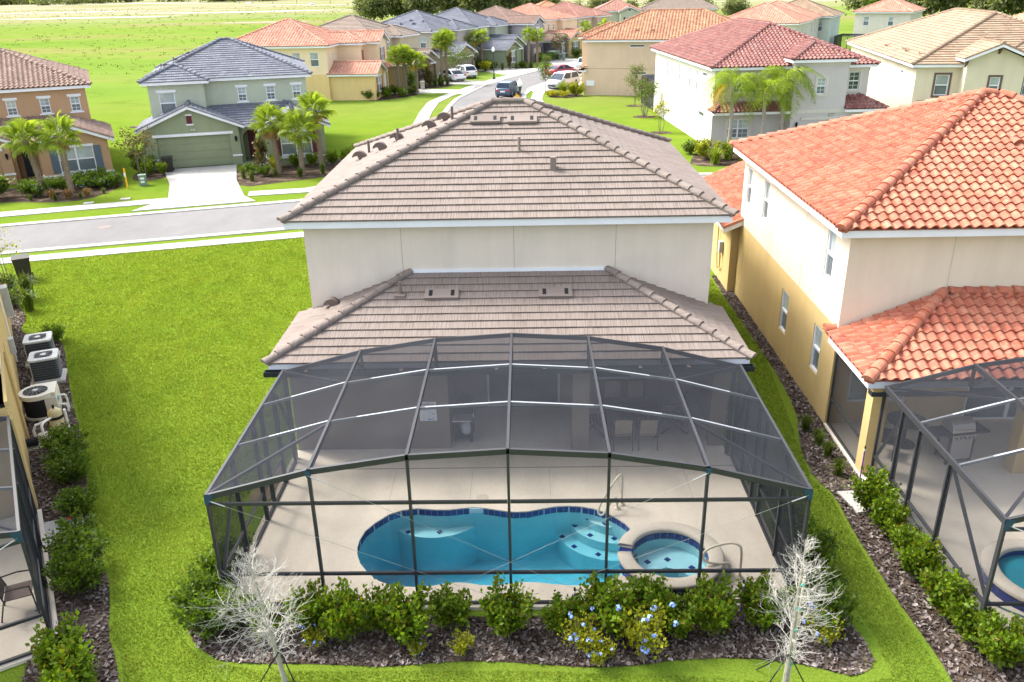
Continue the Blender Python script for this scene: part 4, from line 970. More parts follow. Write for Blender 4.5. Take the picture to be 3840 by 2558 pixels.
def cage(label, loc, yaw, xs, zs, ys, z0=0.08, rails=(0.85, 2.5), side_posts=None, sides='lr', diag=True, vis=None, doors=()):
    """local: x along the front, y from front (0) to the house (ys[-1])"""
    c = thing('pool_screen_cage', label, 'screen cage', (loc[0], loc[1], 0), yaw)
    def bar(name, p0, p1, w=0.05, h=0.1, upv=(0, 0, 1), mat=BRONZE):
        return G().bar(p0, p1, w, h, upv).build(name, mat, c)
    def scr(*q):
        g = G(); g.add(q, [tuple(range(len(q)))]); return g.build('screen_panel', SCREEN, c)
    n = len(xs); Y1 = ys[-1]; gz = zs[0]-0.06
    for i in range(n):
        corner = i in (0, n-1)
        bar('front_post', (xs[i], 0, z0), (xs[i], 0, zs[i]-0.1), 0.05, 0.09, (0, 1, 0))
        bar('rib', (xs[i], -0.03, zs[i]-0.05), (xs[i], Y1, zs[i]-0.05), 0.055, 0.13)
        if not corner: bar('gutter_upright', (xs[i], Y1, gz), (xs[i], Y1, zs[i]-0.1), 0.05, 0.09, (0, 1, 0)); bar('knee_brace', (xs[i], Y1-0.03, gz+0.05), (xs[i], Y1-0.5, zs[i]-0.14), 0.045, 0.06)
    rl = [z0]+list(rails)
    for i in range(n-1):
        a, b = xs[i], xs[i+1]; za, zb = zs[i], zs[i+1]
        bar('eave_beam', (a, 0, za-0.06), (b, 0, zb-0.06), 0.06, 0.115)
        bar('eave_beam', (a, Y1, za-0.06), (b, Y1, zb-0.06), 0.05, 0.1)
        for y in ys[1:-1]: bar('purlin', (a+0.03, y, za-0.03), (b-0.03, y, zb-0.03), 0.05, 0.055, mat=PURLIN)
        for z in rails: bar('rail', (a+0.03, 0, z), (b-0.03, 0, z), 0.05, 0.062)
        bar('sill_plate', (a+0.03, 0, z0+0.025), (b-0.03, 0, z0+0.025), 0.06, 0.05)
        lv = [z0]+list(rails)
        for k in range(len(lv)):
            zA = lv[k]; top = k == len(lv)-1
            if top: scr((a, 0.012, zA), (b, 0.012, zA), (b, 0.012, zb-0.08), (a, 0.012, za-0.08))
            else: scr((a, 0.012, zA), (b, 0.012, zA), (b, 0.012, lv[k+1]), (a, 0.012, lv[k+1]))
        for k in range(len(ys)-1):
            scr((a, ys[k], za-0.004), (b, ys[k], zb-0.004), (b, ys[k+1], zb-0.004), (a, ys[k+1], za-0.004))
        scr((a, Y1+0.01, gz), (b, Y1+0.01, gz), (b, Y1+0.01, zb-0.08), (a, Y1+0.01, za-0.08))
    if diag:
        for (i0, i1) in ((0, 1), (n-1, n-2)):
            bar('corner_brace', (xs[i0], 0.05, zs[i0]-0.04), (xs[i1], ys[1], zs[i1]-0.05), 0.05, 0.06)
            bar('corner_brace', (xs[i0], Y1, zs[i0]-0.04), (xs[i1], ys[-2], zs[i1]-0.05), 0.05, 0.06)
    sp = side_posts or [y for y in np.linspace(0, Y1, 5)]
    for sd_ in sides:
        x = xs[0] if sd_ == 'l' else xs[-1]; zt = zs[0]
        for y in sp[1:]: bar('side_post', (x, y, z0), (x, y, zt-0.11), 0.10 if y < Y1 else 0.06, 0.055, (0, 1, 0))
        for k in range(len(sp)-1):
            ya, yb = sp[k], sp[k+1]
            bar('sill_plate', (x, ya+0.03, z0+0.025), (x, yb-0.03, z0+0.025), 0.06, 0.05)
            bar('rail', (x, ya+0.03, 0.85), (x, yb-0.03, 0.85), 0.05, 0.06)
            scr((x, ya, z0), (x, yb, z0), (x, yb, 0.85), (x, ya, 0.85)); scr((x, ya, 0.85), (x, yb, 0.85), (x, yb, zt-0.06), (x, ya, zt-0.06))
            if diag and k in (0, len(sp)-2):
                bar('wind_brace', (x+(0.05 if sd_ == 'l' else -0.05), ya+0.05, 0.9 if k == 0 else zt-0.2), (x+(0.05 if sd_ == 'l' else -0.05), yb-0.05, zt-0.2 if k == 0 else 0.9), 0.05, 0.06)
    # brackets and cables
    for i, sg in ((0, 1), (n-1, -1)):
        x = xs[i]
        g = G(); g.add([(x-sg*0.03, -0.062, zs[i]-0.20), (x-sg*0.03, -0.062, zs[i]+0.02), (x+sg*0.16, -0.062, zs[i]+0.03), (x+sg*0.05, -0.062, zs[i]-0.20)], [(0,1,2,3) if sg < 0 else (3,2,1,0)]); g.build('corner_bracket', BLUEPLATE, c)
        x1 = xs[i+sg]; z1 = zs[i+sg]
        g = G(); g.add([(x1-0.06, -0.075, z1+0.0), (x1+0.06, -0.075, z1+0.0), (x1+0.03, -0.075, z1-0.15), (x1-0.03, -0.075, z1-0.15)], [(3,2,1,0)]); g.build('corner_bracket', BLUEPLATE, c)
        x3 = xs[i+3*sg]
        for (pa, pb) in (((x+sg*0.05, -0.07, zs[i]-0.1), (x3, -0.05, z0+0.05)), ((x1, -0.08, z1-0.1), (xs[i+sg*4] if n > 5 else x3, -0.05, z0+0.05))):
            pa, pb = Vector(pa), Vector(pb); d = (pb-pa).normalized()
            o = G().tube([pa, pb], 0.003, 4).build('brace_cable', STEEL, c)
            G().tube([pa+d*0.05, pa+d*0.32], 0.013, 6).build('turnbuckle', STEEL, o)
    return c
XS = [-6.13, -4.13, -2.27, -0.40, 1.47, 3.30, 5.24]; ZS = [2.72, 3.26, 3.55, 3.66, 3.55, 3.24, 2.72]
cage('dark bronze framed screen cage over the blue pool behind the greige house', (0, 13.3), 0, XS, ZS, [0, 1.87, 3.69, 5.5], side_posts=[0, 1.45, 2.9, 3.5, 4.5, 5.5])
# ------------------------------------------------------------------ right neighbour
TS = Tile('S', 0.275, 0.30, K=10, amp=0.062, lift=0.05, th=0.035)
R1 = House('house', 'cream and ochre two storey house with bright terracotta barrel tiles at right', (13.9, 25.5), 0, TS, T_ORANGE, nind=300, caps_ind=True, org=(13.9, 25.5), capr=0.14)
UPW = {'l': [(21.6, 22.2, 3.86, 5.24, 'hung'), (28.05, 28.65, 3.78, 5.15, 'hung'), (30.33, 30.9, 3.75, 5.12, 'hung')]}
R1.box(8.23, 19.65, 20.6, 31.5, 2.88, 5.52, CREAM, UPW)
R1.box(8.23, 19.65, 20.6, 31.5, 0, 2.877, OCHRE, {'l': [(21.66, 22.34, 1.02, 2.38, 'hung'), (24.8, 25.52, 0.95, 2.3, 'hung')], 'f': [(8.75, 10.35, 0.7, 2.1, 'fixed', {'gu': G_UP}), (12.0, 14.4, 0.1, 2.2, 'dbl_slide', {'gu': G_DK, 'gl': G_DK})]})
R1.hip(7.78, 20.1, 20.15, 31.95, 5.72)
zr, pr_ = 2.75, 0.40; d2 = 20.6-17.72; h2 = d2*pr_
R1.fascia(8.0, 19.9, 17.77, 20.58, zr)
R1.plane([(7.95, 17.72, zr), (19.95, 17.72, zr), (19.95-d2, 20.6, zr+h2), (7.95+d2, 20.6, zr+h2)])
R1.plane([(7.95, 20.85, zr), (7.95, 17.72, zr), (7.95+d2, 20.6, zr+h2)]); R1.plane([(19.95, 17.72, zr), (19.95, 20.6, zr), (19.95-d2, 20.6, zr+h2)])
R1.cap((7.95, 17.72, zr), (7.95+d2, 20.6, zr+h2)); R1.cap((19.95, 17.72, zr), (19.95-d2, 20.6, zr+h2)); R1.cap((7.95, 20.75, zr+0.05), (8.35, 20.75, zr+0.06))
R1.cap((7.95+d2+0.1, 20.54, zr+h2-0.02), (19.95-d2, 20.54, zr+h2-0.02))
R1.trimbox('pillar', 8.25, 8.63, 17.95, 18.33, 0, 2.54, OCHRE); R1.trimbox('pillar', 11.95, 12.4, 17.9, 18.3, 0, 2.54, OCHRE); R1.trimbox('pillar', 19.2, 19.6, 17.95, 18.33, 0, 2.54, OCHRE)
R1.box(7.95, 14.2, 31.5, 38.0, 0, 2.6, OCHRE, sides='flrb', gables={'b': 4.1, 'f': 4.1}); R1.gable(7.5, 14.6, 31.0, 38.4, 2.78, ends='fb')
R1.trimbox('meter_box', 7.78, 7.94, 32.6, 32.9, 1.3, 1.75, M('grey_box', (0.4, 0.42, 0.42), 0.5, 0.1, 3, 0)); R1.part('conduit', G().tube([(7.86, 32.75, 1.3), (7.86, 32.7, 0.7), (7.86, 33.1, 0.5), (7.86, 33.3, 1.0), (7.86, 33.35, 2.5)], 0.03, 6), OCHRE)
for y in (24.0, 27.2): R1.trimbox('stucco_joint', 8.222, 8.235, y-0.006, y+0.006, 2.9, 5.5, M('cream_joint', (0.55, 0.48, 0.38), 0.9, 0.1, 3, 0))
R1.trimbox('stucco_joint', 10.87, 10.882, 20.592, 20.61, 3.9, 5.5, M('cream_joint', (0.55, 0.48, 0.38), 0.9, 0.1, 3, 0))
rf = R1.finish()
R1.vent(rf, (13.6, 23.6, 5.72+(23.6-20.15)*5/12), R(-90), kind='hood', r=0.16); R1.trimbox('vent_box', 14.2, 14.5, 21.9, 22.2, 6.3, 6.85, T_ORANGE)
g = G(); g.box(8.0, 20.0, 17.5, 17.72, 2.46, 2.475); g.box(8.0, 20.0, 17.5, 17.515, 2.475, 2.58); g.box(8.0, 8.015, 17.515, 17.72, 2.475, 2.575); R1.part('gutter', g, GUTTER)
# side screen of the lanai
for (nm, a, b, w, h) in (('screen_rail', (8.3, 18.35, 0.85), (8.3, 20.58, 0.85), 0.05, 0.06), ('screen_rail', (8.3, 18.35, 0.1), (8.3, 20.58, 0.1), 0.05, 0.06), ('screen_rail', (8.3, 18.35, 2.5), (8.3, 20.58, 2.5), 0.05, 0.06), ('screen_rail', (8.3, 20.56, 0.1), (8.3, 20.56, 2.5), 0.05, 0.05)):
    R1.part(nm, G().bar(a, b, w, h), BRONZE)
g = G(); g.add([(8.3, 20.58, 0.1), (8.3, 18.34, 0.1), (8.3, 18.34, 2.5), (8.3, 20.58, 2.5)], [(0,1,2,3)]); R1.part('screen_panel', g, SCREEN)
cage('dark bronze framed screen cage on the terracotta roofed house at right', (8.32, 12.3), 0, [0, 1.95, 3.85, 5.7, 7.6, 9.5, 11.4], ZS, [0, 1.8, 3.5, 5.25], side_posts=[0, 2.0, 3.35, 4.2, 5.25])
g = G(); g.box(8.2, 19.9, 12.2, 20.6, -0.02, 0.07); struct(g.build('patio_slab', DECK))
# neighbour's little pool
g = G(); pl2 = [(10.6+1.25*math.cos(a), 13.75+1.2*math.sin(a)) for a in np.linspace(0, 2*math.pi, 33)[:-1]]
sp2 = thing('spa', 'round tiled spa cut by the right edge of the picture', 'spa', (10.35, 13.75, 0))
g = G(); g.lathe((0, 0, 0), [(1.12, 0.06), (1.12, 0.30)], 40); g.build('tile_wall', NAVY, sp2)
g = G(); g.lathe((0, 0, 0), [(1.14, 0.30), (1.15, 0.36), (1.10, 0.39), (0.86, 0.39), (0.82, 0.36), (0.82, 0.30)], 48); g.build('coping', COPING, sp2, (0, 0, 0), True)
g = G(); g.lathe((0, 0, 0), [(0.83, 0.30), (0.83, 0.14), (0.82, 0.1)], 40); g.build('tile_band', NAVY, sp2)
g = G(); g.cyl((0, 0, 0.02), 0.83, 0.16, 40); g.build('water', M('teal_water', (0.02, 0.22, 0.30), 0.1, 0.15, 2, 0, spec=0.6), sp2)
g = G(); g.tube(smooth_path([(9.75, 12.75, .08), (9.75, 12.75, .75), (9.85, 12.85, .88), (10.1, 13.05, .82), (10.35, 13.25, .5), (10.2, 13.1, .3), (9.95, 12.8, .35), (9.9, 12.78, .08)]), 0.026, 8); o = g.build('grab_rail', RAILM, None, (9.75, 12.75, 0)); o.location = (9.75, 12.75, 0); tag(o, 'cream grab rail beside the spa at the right edge', 'grab rail', 'pool grab rails')

# ------------------------------------------------------------------ left neighbour (only its side wall and cage reach the picture)
LY = R(31.8)
L0 = House('house', 'ochre house with cream trim at the left edge beside the air conditioners', (-9.2, 12.36), LY, Tile('S', 0.3, 0.33, K=5), T_BROWN)
L0.box(-11.4, 0, 5.25, 19.5, 0, 2.80, OCHRE, sides='frbl', holes={'r': [(10.5, 11.2, 1.0, 2.3, 'hung')]}); L0.box(-11.4, 0, 7.4, 19.5, 2.803, 5.5, CREAM)
L0.trimbox('corner_band', -0.02, 0.05, 5.22, 19.5, 2.80, 2.95, OCHRE); L0.trimbox('pillar', -0.3, 0.06, 5.2, 5.6, 0, 2.5, OCHRE)
L0.hip(-11.85, 0.45, 6.95, 19.95, 5.72)
L0.fascia(-11.8, -0.4, 4.9, 7.38, 2.75); L0.plane([(-11.8, 4.9, 2.75), (-0.4, 4.9, 2.75), (-2.9, 7.4, 3.75), (-9.3, 7.4, 3.75)])
L0.trimbox('meter_box', 0.01, 0.22, 18.0, 18.5, 0.8, 1.9, M('grey_box', (0.4, 0.42, 0.42), 0.5, 0.1, 3, 0)); L0.trimbox('disconnect_box', 0.01, 0.16, 13.6, 13.85, 1.0, 1.5, M('grey_box', (0.4, 0.42, 0.42), 0.5, 0.1, 3, 0))
L0.part('downspout', G().tube([(0.06, 9.0, 2.8), (0.06, 9.0, 0.1)], 0.045, 6), OCHRE); L0.part('conduit', G().tube([(0.05, 15.0, 0.2), (0.05, 15.0, 2.6)], 0.025, 6), WHITE)
L0.finish()
cage('dark bronze framed screen cage at the lower left corner', (-9.1, 12.2), LY, [-11.4, -9.5, -7.6, -5.7, -3.8, -1.9, 0], ZS, [0, 1.7, 3.4, 5.1], side_posts=[0, 2.0, 3.6, 5.1], sides='r')
e = Matrix.Translation((-9.1, 12.2, 0)) @ Matrix.Rotation(LY, 4, 'Z')
g = G(); g.box(-11.5, 0.12, -0.1, 5.3, -0.02, 0.07); o = g.build('patio_slab', DECK); o.matrix_world = e; struct(o)
# ------------------------------------------------------------------ houses across the street
def text_mesh(txt, size, mat, parent, mtx, name='lettering', depth=0.004):
    c = bpy.data.curves.new('t', 'FONT'); c.body = txt; c.size = size; c.align_x = 'CENTER'; c.align_y = 'CENTER'; c.extrude = depth; c.resolution_u = 2
    o = bpy.data.objects.new('t', c); COL.objects.link(o)
    me = bpy.data.meshes.new_from_object(o); bpy.data.objects.remove(o)
    me.name = name; me.materials.append(mat); return place(name, me, parent, mtx)
FACE = Matrix.Rotation(R(90), 4, 'X')
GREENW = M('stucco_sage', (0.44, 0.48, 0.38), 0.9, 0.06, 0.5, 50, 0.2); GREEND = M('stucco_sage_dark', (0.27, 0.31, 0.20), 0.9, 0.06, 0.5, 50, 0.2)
BROWNW = M('stucco_brown', (0.46, 0.30, 0.18), 0.9, 0.06, 0.5, 50, 0.2); MAROON = M('maroon_paint', (0.11, 0.02, 0.03), 0.6, 0.1, 3, 0)
SLATEB = M('slate_blue_paint', (0.09, 0.13, 0.17), 0.6, 0.1, 3, 0); BLKDOOR = M('black_blue_door', (0.02, 0.035, 0.05), 0.4, 0.1, 3, 0)
RUST = M('rust_paint', (0.33, 0.10, 0.07), 0.6, 0.1, 3, 0); COCOA = M('cocoa_paint', (0.12, 0.08, 0.06), 0.6, 0.1, 3, 0)
LAMPG = M('lamp_glass', (0.75, 0.72, 0.62), 0.3, 0.05, 3, 0)
def coach_lamp(h, x, y, z):
    o = h.part('coach_lamp', G().box(x-0.06, x+0.06, y-0.05, y, z, z+0.12), DARK)
    h.part('lantern', G().lathe((x, y-0.12, z+0.0), [(0.03, -0.12), (0.075, 0.0), (0.09, 0.2), (0.02, 0.27)], 8), DARK, o)
def gable_vent(h, x, y, z, mat, arch=True):
    g = G(); g.box(x-0.17, x+0.17, y-0.05, y+0.02, z, z+0.55)
    o = h.part('gable_vent', g, mat)
    for k in range(6): h.part('louver', G().box(x-0.15, x+0.15, y-0.068, y-0.051, z+0.03+k*0.085, z+0.09+k*0.085), mat, o)
    h.part('vent_sill', G().box(x-0.24, x+0.24, y-0.07, y+0.02, z-0.1, z-0.004), h.trim, o); h.part('vent_lintel', G().box(x-0.22, x+0.22, y-0.07, y+0.02, z+0.554, z+0.64), h.trim, o)
def number_plate(h, x, y, z, txt):
    o = h.part('number_plate', G().box(x-0.19, x+0.19, y-0.03, y, z-0.09, z+0.09), DARK)
    h.part('plate_face', G().box(x-0.165, x+0.165, y-0.036, y-0.031, z-0.07, z+0.07), M('plate_face', (0.6, 0.6, 0.5), 0.5, 0.05, 3, 0), o)
    text_mesh(txt, 0.11, DARK, o, h.L @ Matrix.Translation((x, y-0.040, z)) @ FACE)

def street_house(label, loc, yaw, tile, tmat, wall, wlow, shut, door, nind=0, ci=False, num='6070', garage=True):
    h = House('house', label, loc, yaw, tile, tmat, nind=nind, caps_ind=ci, group='two storey houses across the street')
    lt = {'lintel': 0.16, 'ex': 0.13}
    h.box(0.6, 11.4, 2.8, 12.9, 0, 5.52, wall, {'f': [(6.5, 7.1, 4.0, 4.98, 'hunggrid', lt), (8.5, 9.1, 4.0, 4.98, 'hunggrid', lt), (10.35, 10.95, 4.0, 4.98, 'hunggrid', lt)], 'r': [(5.5, 6.2, 3.8, 5.1, 'hung')]})
    h.box(0.6, 4.3, 1.9, 2.8, 0, 5.52, wall, {'f': [(1.25, 2.3, 3.5, 4.95, 'hung', lt)]}, sides='flr')
    h.hip(0.17, 11.83, 2.37, 13.3, 5.72); h.hip(0.17, 4.73, 1.47, 6.1, 5.70)
    if garage:
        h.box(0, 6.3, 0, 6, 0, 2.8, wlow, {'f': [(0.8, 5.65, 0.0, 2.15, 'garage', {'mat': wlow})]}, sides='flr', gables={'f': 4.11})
        h.trimbox('garage_lintel', 0.55, 5.9, -0.05, 0.02, 2.18, 2.36)
        gable_vent(h, 3.15, 0, 3.0, shut); number_plate(h, 3.3, 0, 2.6, num); coach_lamp(h, 6.05, 0, 1.75)
        h.trimbox('base_band', 5.68, 6.34, -0.05, 0.02, 0.6, 0.72); h.trimbox('base_band', -0.04, 0.77, -0.05, 0.02, 0.6, 0.72)
    else:
        h.box(0, 6.3, 0, 6, 0, 2.8, wlow, sides='flr', gables={'f': 4.11})
    h.gable(-0.42, 6.72, -0.42, 5.0, 2.76, edge=tmat)
    h.box(6.3, 8.0, 0.6, 2.8, 0, 2.62, wlow, {'f': [(6.5, 7.75, 0.06, 2.3, 'porch', {'mat': door, 'wall': wlow})]}, sides='f')
    # arched porch head
    g = G(); k = 10; xc, rr = 7.125, 0.625
    for j in range(k):
        a0, a1 = math.pi*j/k, math.pi*(j+1)/k
        g.add([(xc-rr*math.cos(a0), 0.58, 1.75+0.55*math.sin(a0)), (xc-rr*math.cos(a1), 0.58, 1.75+0.55*math.sin(a1)), (xc-rr*math.cos(a1), 0.58, 2.32), (xc-rr*math.cos(a0), 0.58, 2.32)], [(0,1,2,3)])
    h.part('porch_arch', g, wlow); h.trimbox('porch_step', 6.3, 8.0, -0.9, 1.9, -0.02, 0.05, CONC)
    h.box(8.0, 12.1, -1.7, 6, 0, 2.72, wlow, {'f': [(9.05, 11.15, 0.72, 2.3, 'dblhung', {'shutter': shut, 'sw': 0.42, 'lintel': 0.13, 'ex': 0.05})]}, sides='flr', gables={'f': 3.6})
    h.trimbox('base_band', 7.95, 12.15, -1.75, -1.68, 0.5, 0.62); h.trimbox('base_band', 7.94, 8.02, -1.67, 0.55, 0.5, 0.62)
    gable_vent(h, 10.1, -1.7, 2.75, shut); h.gable(7.58, 12.52, -2.12, 4.2, 2.72, edge=tmat)
    zc = 2.74; run = 2.8-0.15
    h.plane([(4.5, 0.15, zc), (12.3, 0.15, zc), (12.3-run, 2.8, zc+run*0.4167), (4.5, 2.8, zc+run*0.4167)]); h.plane([(12.3, 0.15, zc), (12.3, 5.0, zc), (12.3-run, 2.8, zc+run*0.4167)])
    h.cap((12.3, 0.15, zc), (12.3-run, 2.8, zc+run*0.4167)); h.trimbox('fascia', 6.6, 8.0, 0.2, 0.24, zc-0.2, zc-0.02)
    rf = h.finish()
    for (x, y) in ((1.6, 6.5), (2.3, 7.6), (3.2, 8.2)): h.vent(rf, (x, y, 5.7+(x-0.17)*5/12), R(180), kind='half', r=0.24, mat=VENTB)
    for (x, y) in ((1.2, 7.0), (2.0, 8.6)): h.vent(rf, (x, y, 5.7+(x-0.17)*5/12), R(180), kind='pipe', mat=tmat)
    return h
TF = Tile('flat', 0.36, 0.33, lift=0.05, th=0.045); TSm = Tile('S', 0.30, 0.34, K=7, amp=0.07, lift=0.05); TSf = Tile('S', 0.33, 0.36, K=5, amp=0.06); TFf = Tile('flat', 0.6, 0.36, lift=0.06, th=0.055)
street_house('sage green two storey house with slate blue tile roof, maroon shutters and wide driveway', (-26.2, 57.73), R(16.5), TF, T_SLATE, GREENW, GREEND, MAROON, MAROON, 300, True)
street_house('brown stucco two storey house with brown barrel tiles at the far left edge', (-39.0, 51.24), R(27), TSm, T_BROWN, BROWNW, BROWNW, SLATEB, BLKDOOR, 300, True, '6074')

# white and grey house with oxblood roof
GREYW = M('stucco_grey', (0.50, 0.48, 0.465), 0.9, 0.05, 0.5, 50, 0.2); IVORY = M('stucco_ivory', (0.56, 0.54, 0.48), 0.9, 0.05, 0.5, 50, 0.2)
WOODDOOR = M('wood_door', (0.14, 0.08, 0.03), 0.5, 0.2, 3, 0)
K = House('house', 'ivory and grey two storey house with oxblood red barrel tiles behind queen palms', (13.55, 62.15), R(4), TSm, T_RED, nind=300, caps_ind=True, capr=0.14)
sr = {'surround': 0.16, 'tmat': IVORY}
K.box(0, 11.2, 0, 19.6, 0, 5.52, GREYW, {'f': [(1.3, 3.05, 3.95, 5.15, 'dblhunggrid', sr), (4.4, 5.15, 3.95, 5.2, 'hunggrid', sr), (9.75, 10.55, 3.95, 5.2, 'hunggrid', {**sr, 'gu': G_DK, 'gl': G_DK}), (1.15, 2.75, 0.75, 2.1, 'dblhunggrid', sr)]}, sides='frb')
K.box(0, 11.2, 0, 19.6, 0, 5.52, IVORY, {'l': [(2.2, 3.4, 4.85, 5.15, 'slit'), (4.6, 5.1, 3.6, 5.1, 'hung'), (6.8, 7.3, 3.6, 5.1, 'hung'), (10.2, 10.7, 3.6, 5.1, 'hung'), (14.5, 15.0, 3.6, 5.1, 'hung'), (2.3, 3.9, 1.9, 2.3, 'slit')]}, sides='l', name='side_wall')
K.trimbox('cornice_band', -0.03, 11.23, -0.05, 0.02, 5.27, 5.51, IVORY); K.trimbox('storey_band', -0.04, 11.24, -0.06, 0.01, 2.55, 2.8, IVORY); K.trimbox('wall_joint', -0.008, 0.002, 0.1, 19.5, 2.66, 2.69, M('ivory_joint', (0.5, 0.48, 0.43), 0.9, 0.1, 3, 0))
K.box(5.35, 9.2, -1.1, 0, 0, 6.05, GREYW, {'f': [(7.0, 7.65, 3.85, 4.95, 'hunggrid', sr)]}, sides='flr'); K.trimbox('cornice_band', 5.31, 9.24, -1.15, 0.02, 5.8, 6.04, IVORY); K.trimbox('storey_band', 5.3, 11.3, -1.16, -1.0, 2.55, 2.8, IVORY)
K.box(9.2, 11.6, -1.0, 0, 0, 2.6, GREYW, sides='fr'); K.box(5.351, 11.6, -1.12, -0.9, 0, 2.55, GREYW, {'f': [(6.3, 10.9, 0, 2.05, 'garage', {'mat': WOODDOOR})]}, sides='f')
K.trimbox('garage_lintel', 6.1, 11.1, -1.2, -1.1, 2.08, 2.28, IVORY); number_plate(K, 8.3, -1.13, 2.42, '6069'); coach_lamp(K, 5.8, -1.12, 1.7)
K.box(3.1, 5.33, -0.02, 0.3, 0.02, 2.5, GREYW, {'f': [(3.8, 4.9, 0.05, 2.25, 'porch', {'mat': WOODDOOR, 'wall': GREYW})]}, sides='f')
K.hip(-0.45, 11.65, -0.45, 20.05, 5.74); K.hip(4.95, 9.6, -1.52, 5.5, 6.25)
for (x0, x1) in ((-0.3, 5.3),):
    K.plane([(x0, -1.2, 2.75), (x1, -1.2, 2.75), (x1, 0, 3.3), (x0+0.9, 0, 3.3)]); K.plane([(x0, 0.3, 2.75), (x0, -1.2, 2.75), (x0+0.9, 0, 3.3)]); K.trimbox('fascia', x0+0.03, x1, -1.17, -0.01, 2.56, 2.73); K.cap((x0, -1.2, 2.75), (x0+0.9, 0, 3.3))
K.plane([(9.2, -1.5, 2.8), (12.2, -1.5, 2.8), (10.6, 0.0, 3.6), (9.2, 0, 3.6)]); K.plane([(12.2, -1.5, 2.8), (12.2, 1.6, 2.8), (10.6, 0.0, 3.6)]); K.cap((12.2, -1.5, 2.8), (10.6, 0.0, 3.6)); K.trimbox('fascia', 9.23, 12.17, -1.47, 0.0, 2.6, 2.78)
kr = K.finish()
for (x, y) in ((0.9, 4.2), (1.6, 6.0), (0.8, 9.5)): K.vent(kr, (x, y, 5.74+(x+0.45)*5/12), R(180), kind='hood', r=0.17)
K.vent(kr, (5.4, -0.6, 6.45), R(180), kind='hood', r=0.15)

# tan corner house with peach roof
TAN = M('stucco_tan', (0.64, 0.49, 0.365), 0.9, 0.05, 0.5, 50, 0.2)
J = House('house', 'tan two storey corner house with peach barrel roof and two slit windows', (6.75, 95.35), R(-13), TSf, T_PEACH)
J.box(0, 18, 0, 12, 2.8, 5.52, TAN, {'f': [(4.6, 6.2, 4.98, 5.25, 'slit'), (8.0, 9.0, 3.5, 5.0, 'hung')]}); J.box(-0.25, 18, -0.03, 12, 0, 2.78, TAN, {'f': [(4.9, 6.5, 2.2, 2.48, 'slit')]})
J.hip(-0.45, 18.45, -0.45, 12.45, 5.74); J.box(-1.6, 4, 6.5, 11, 0, 5.52, TAN, sides='flr'); J.hip(-2.05, 5, 6.0, 12.3, 5.70)
J.trimbox('utility_panel', 0.0, 0.9, -0.08, -0.028, 1.0, 1.55, WHITE)
J.plane([(-0.9, 3, 2.65), (-0.9, -0.3, 2.65), (0.0, -0.3, 3.05), (0.0, 3, 3.05)]); J.trimbox('fascia', -0.85, 0.0, -0.25, 3, 2.48, 2.63); J.cap((-0.5, -0.25, 2.85), (-0.1, -0.25, 3.05))
for x in (4.9, 5.5, 7.2): J.trimbox('wall_vent', x, x+0.16, -0.08, 0.0, 2.95, 3.1, TAN)
jr = J.finish()
for x in (5.2, 6.9): J.vent(jr, (x, 1.5, 5.74+1.95*5/12), R(-90), kind='hood', r=0.17)

# cream house at the right edge
CREAML = M('stucco_pale_yellow', (0.62, 0.57, 0.42), 0.9, 0.05, 0.5, 50, 0.2)
Lh = House('house', 'pale yellow two storey house with sand coloured flat tiles and brown window trim', (27.65, 62.0), R(-9), TFf, T_SAND)
br = {'surround': 0.14, 'tmat': COCOA}
Lh.box(0, 13.5, 0, 23, 0, 5.52, CREAML, {'f': [(1.35, 2.25, 3.6, 5.0, 'hung', br), (7.1, 7.9, 3.6, 5.0, 'hung', br)], 'l': [(3.5, 4.2, 4.7, 5.0, 'slit')]})
Lh.box(2.9, 6.6, -1.2, 0, 0, 6.1, CREAML, {'f': [(4.5, 5.15, 3.85, 4.95, 'hung', br)]}, sides='flr', gables={'f': 6.9})
Lh.hip(-0.45, 13.95, -0.45, 23.45, 5.74); Lh.gable(2.45, 7.05, -1.8, 4.5, 6.2)
Lh.hip(4.5, 13.9, -0.47, 9, 5.72)
for x in (2.75, 4.75, 6.75):
    zz_ = 6.1 if x != 4.75 else 6.95
    g = G(); g.add([(x-0.06, -1.2, zz_-0.5), (x+0.06, -1.2, zz_-0.5), (x+0.06, -1.2, zz_), (x-0.06, -1.2, zz_), (x-0.06, -1.7, zz_), (x+0.06, -1.7, zz_), (x-0.06, -1.7, zz_-0.12), (x+0.06, -1.7, zz_-0.12)], [(0,1,2,3), (3,2,5,4), (4,5,7,6), (6,7,1,0), (0,3,4,6), (1,7,5,2)]); Lh.part('corbel', g, COCOA)
Lh.plane([(-0.3, -1.1, 2.8), (3.1, -1.1, 2.8), (3.1, 0, 3.25), (0.3, 0, 3.25)]); Lh.trimbox('fascia', -0.2, 3.1, -1.05, -0.01, 2.62, 2.78)
lr = Lh.finish()
for (x, y) in ((0.7, 2.0), (0.6, 5.5), (0.7, 6.8), (0.5, 11.5)): Lh.vent(lr, (x, y, 5.74+(x+0.45)*5/12), R(180), kind='hood', r=0.2)

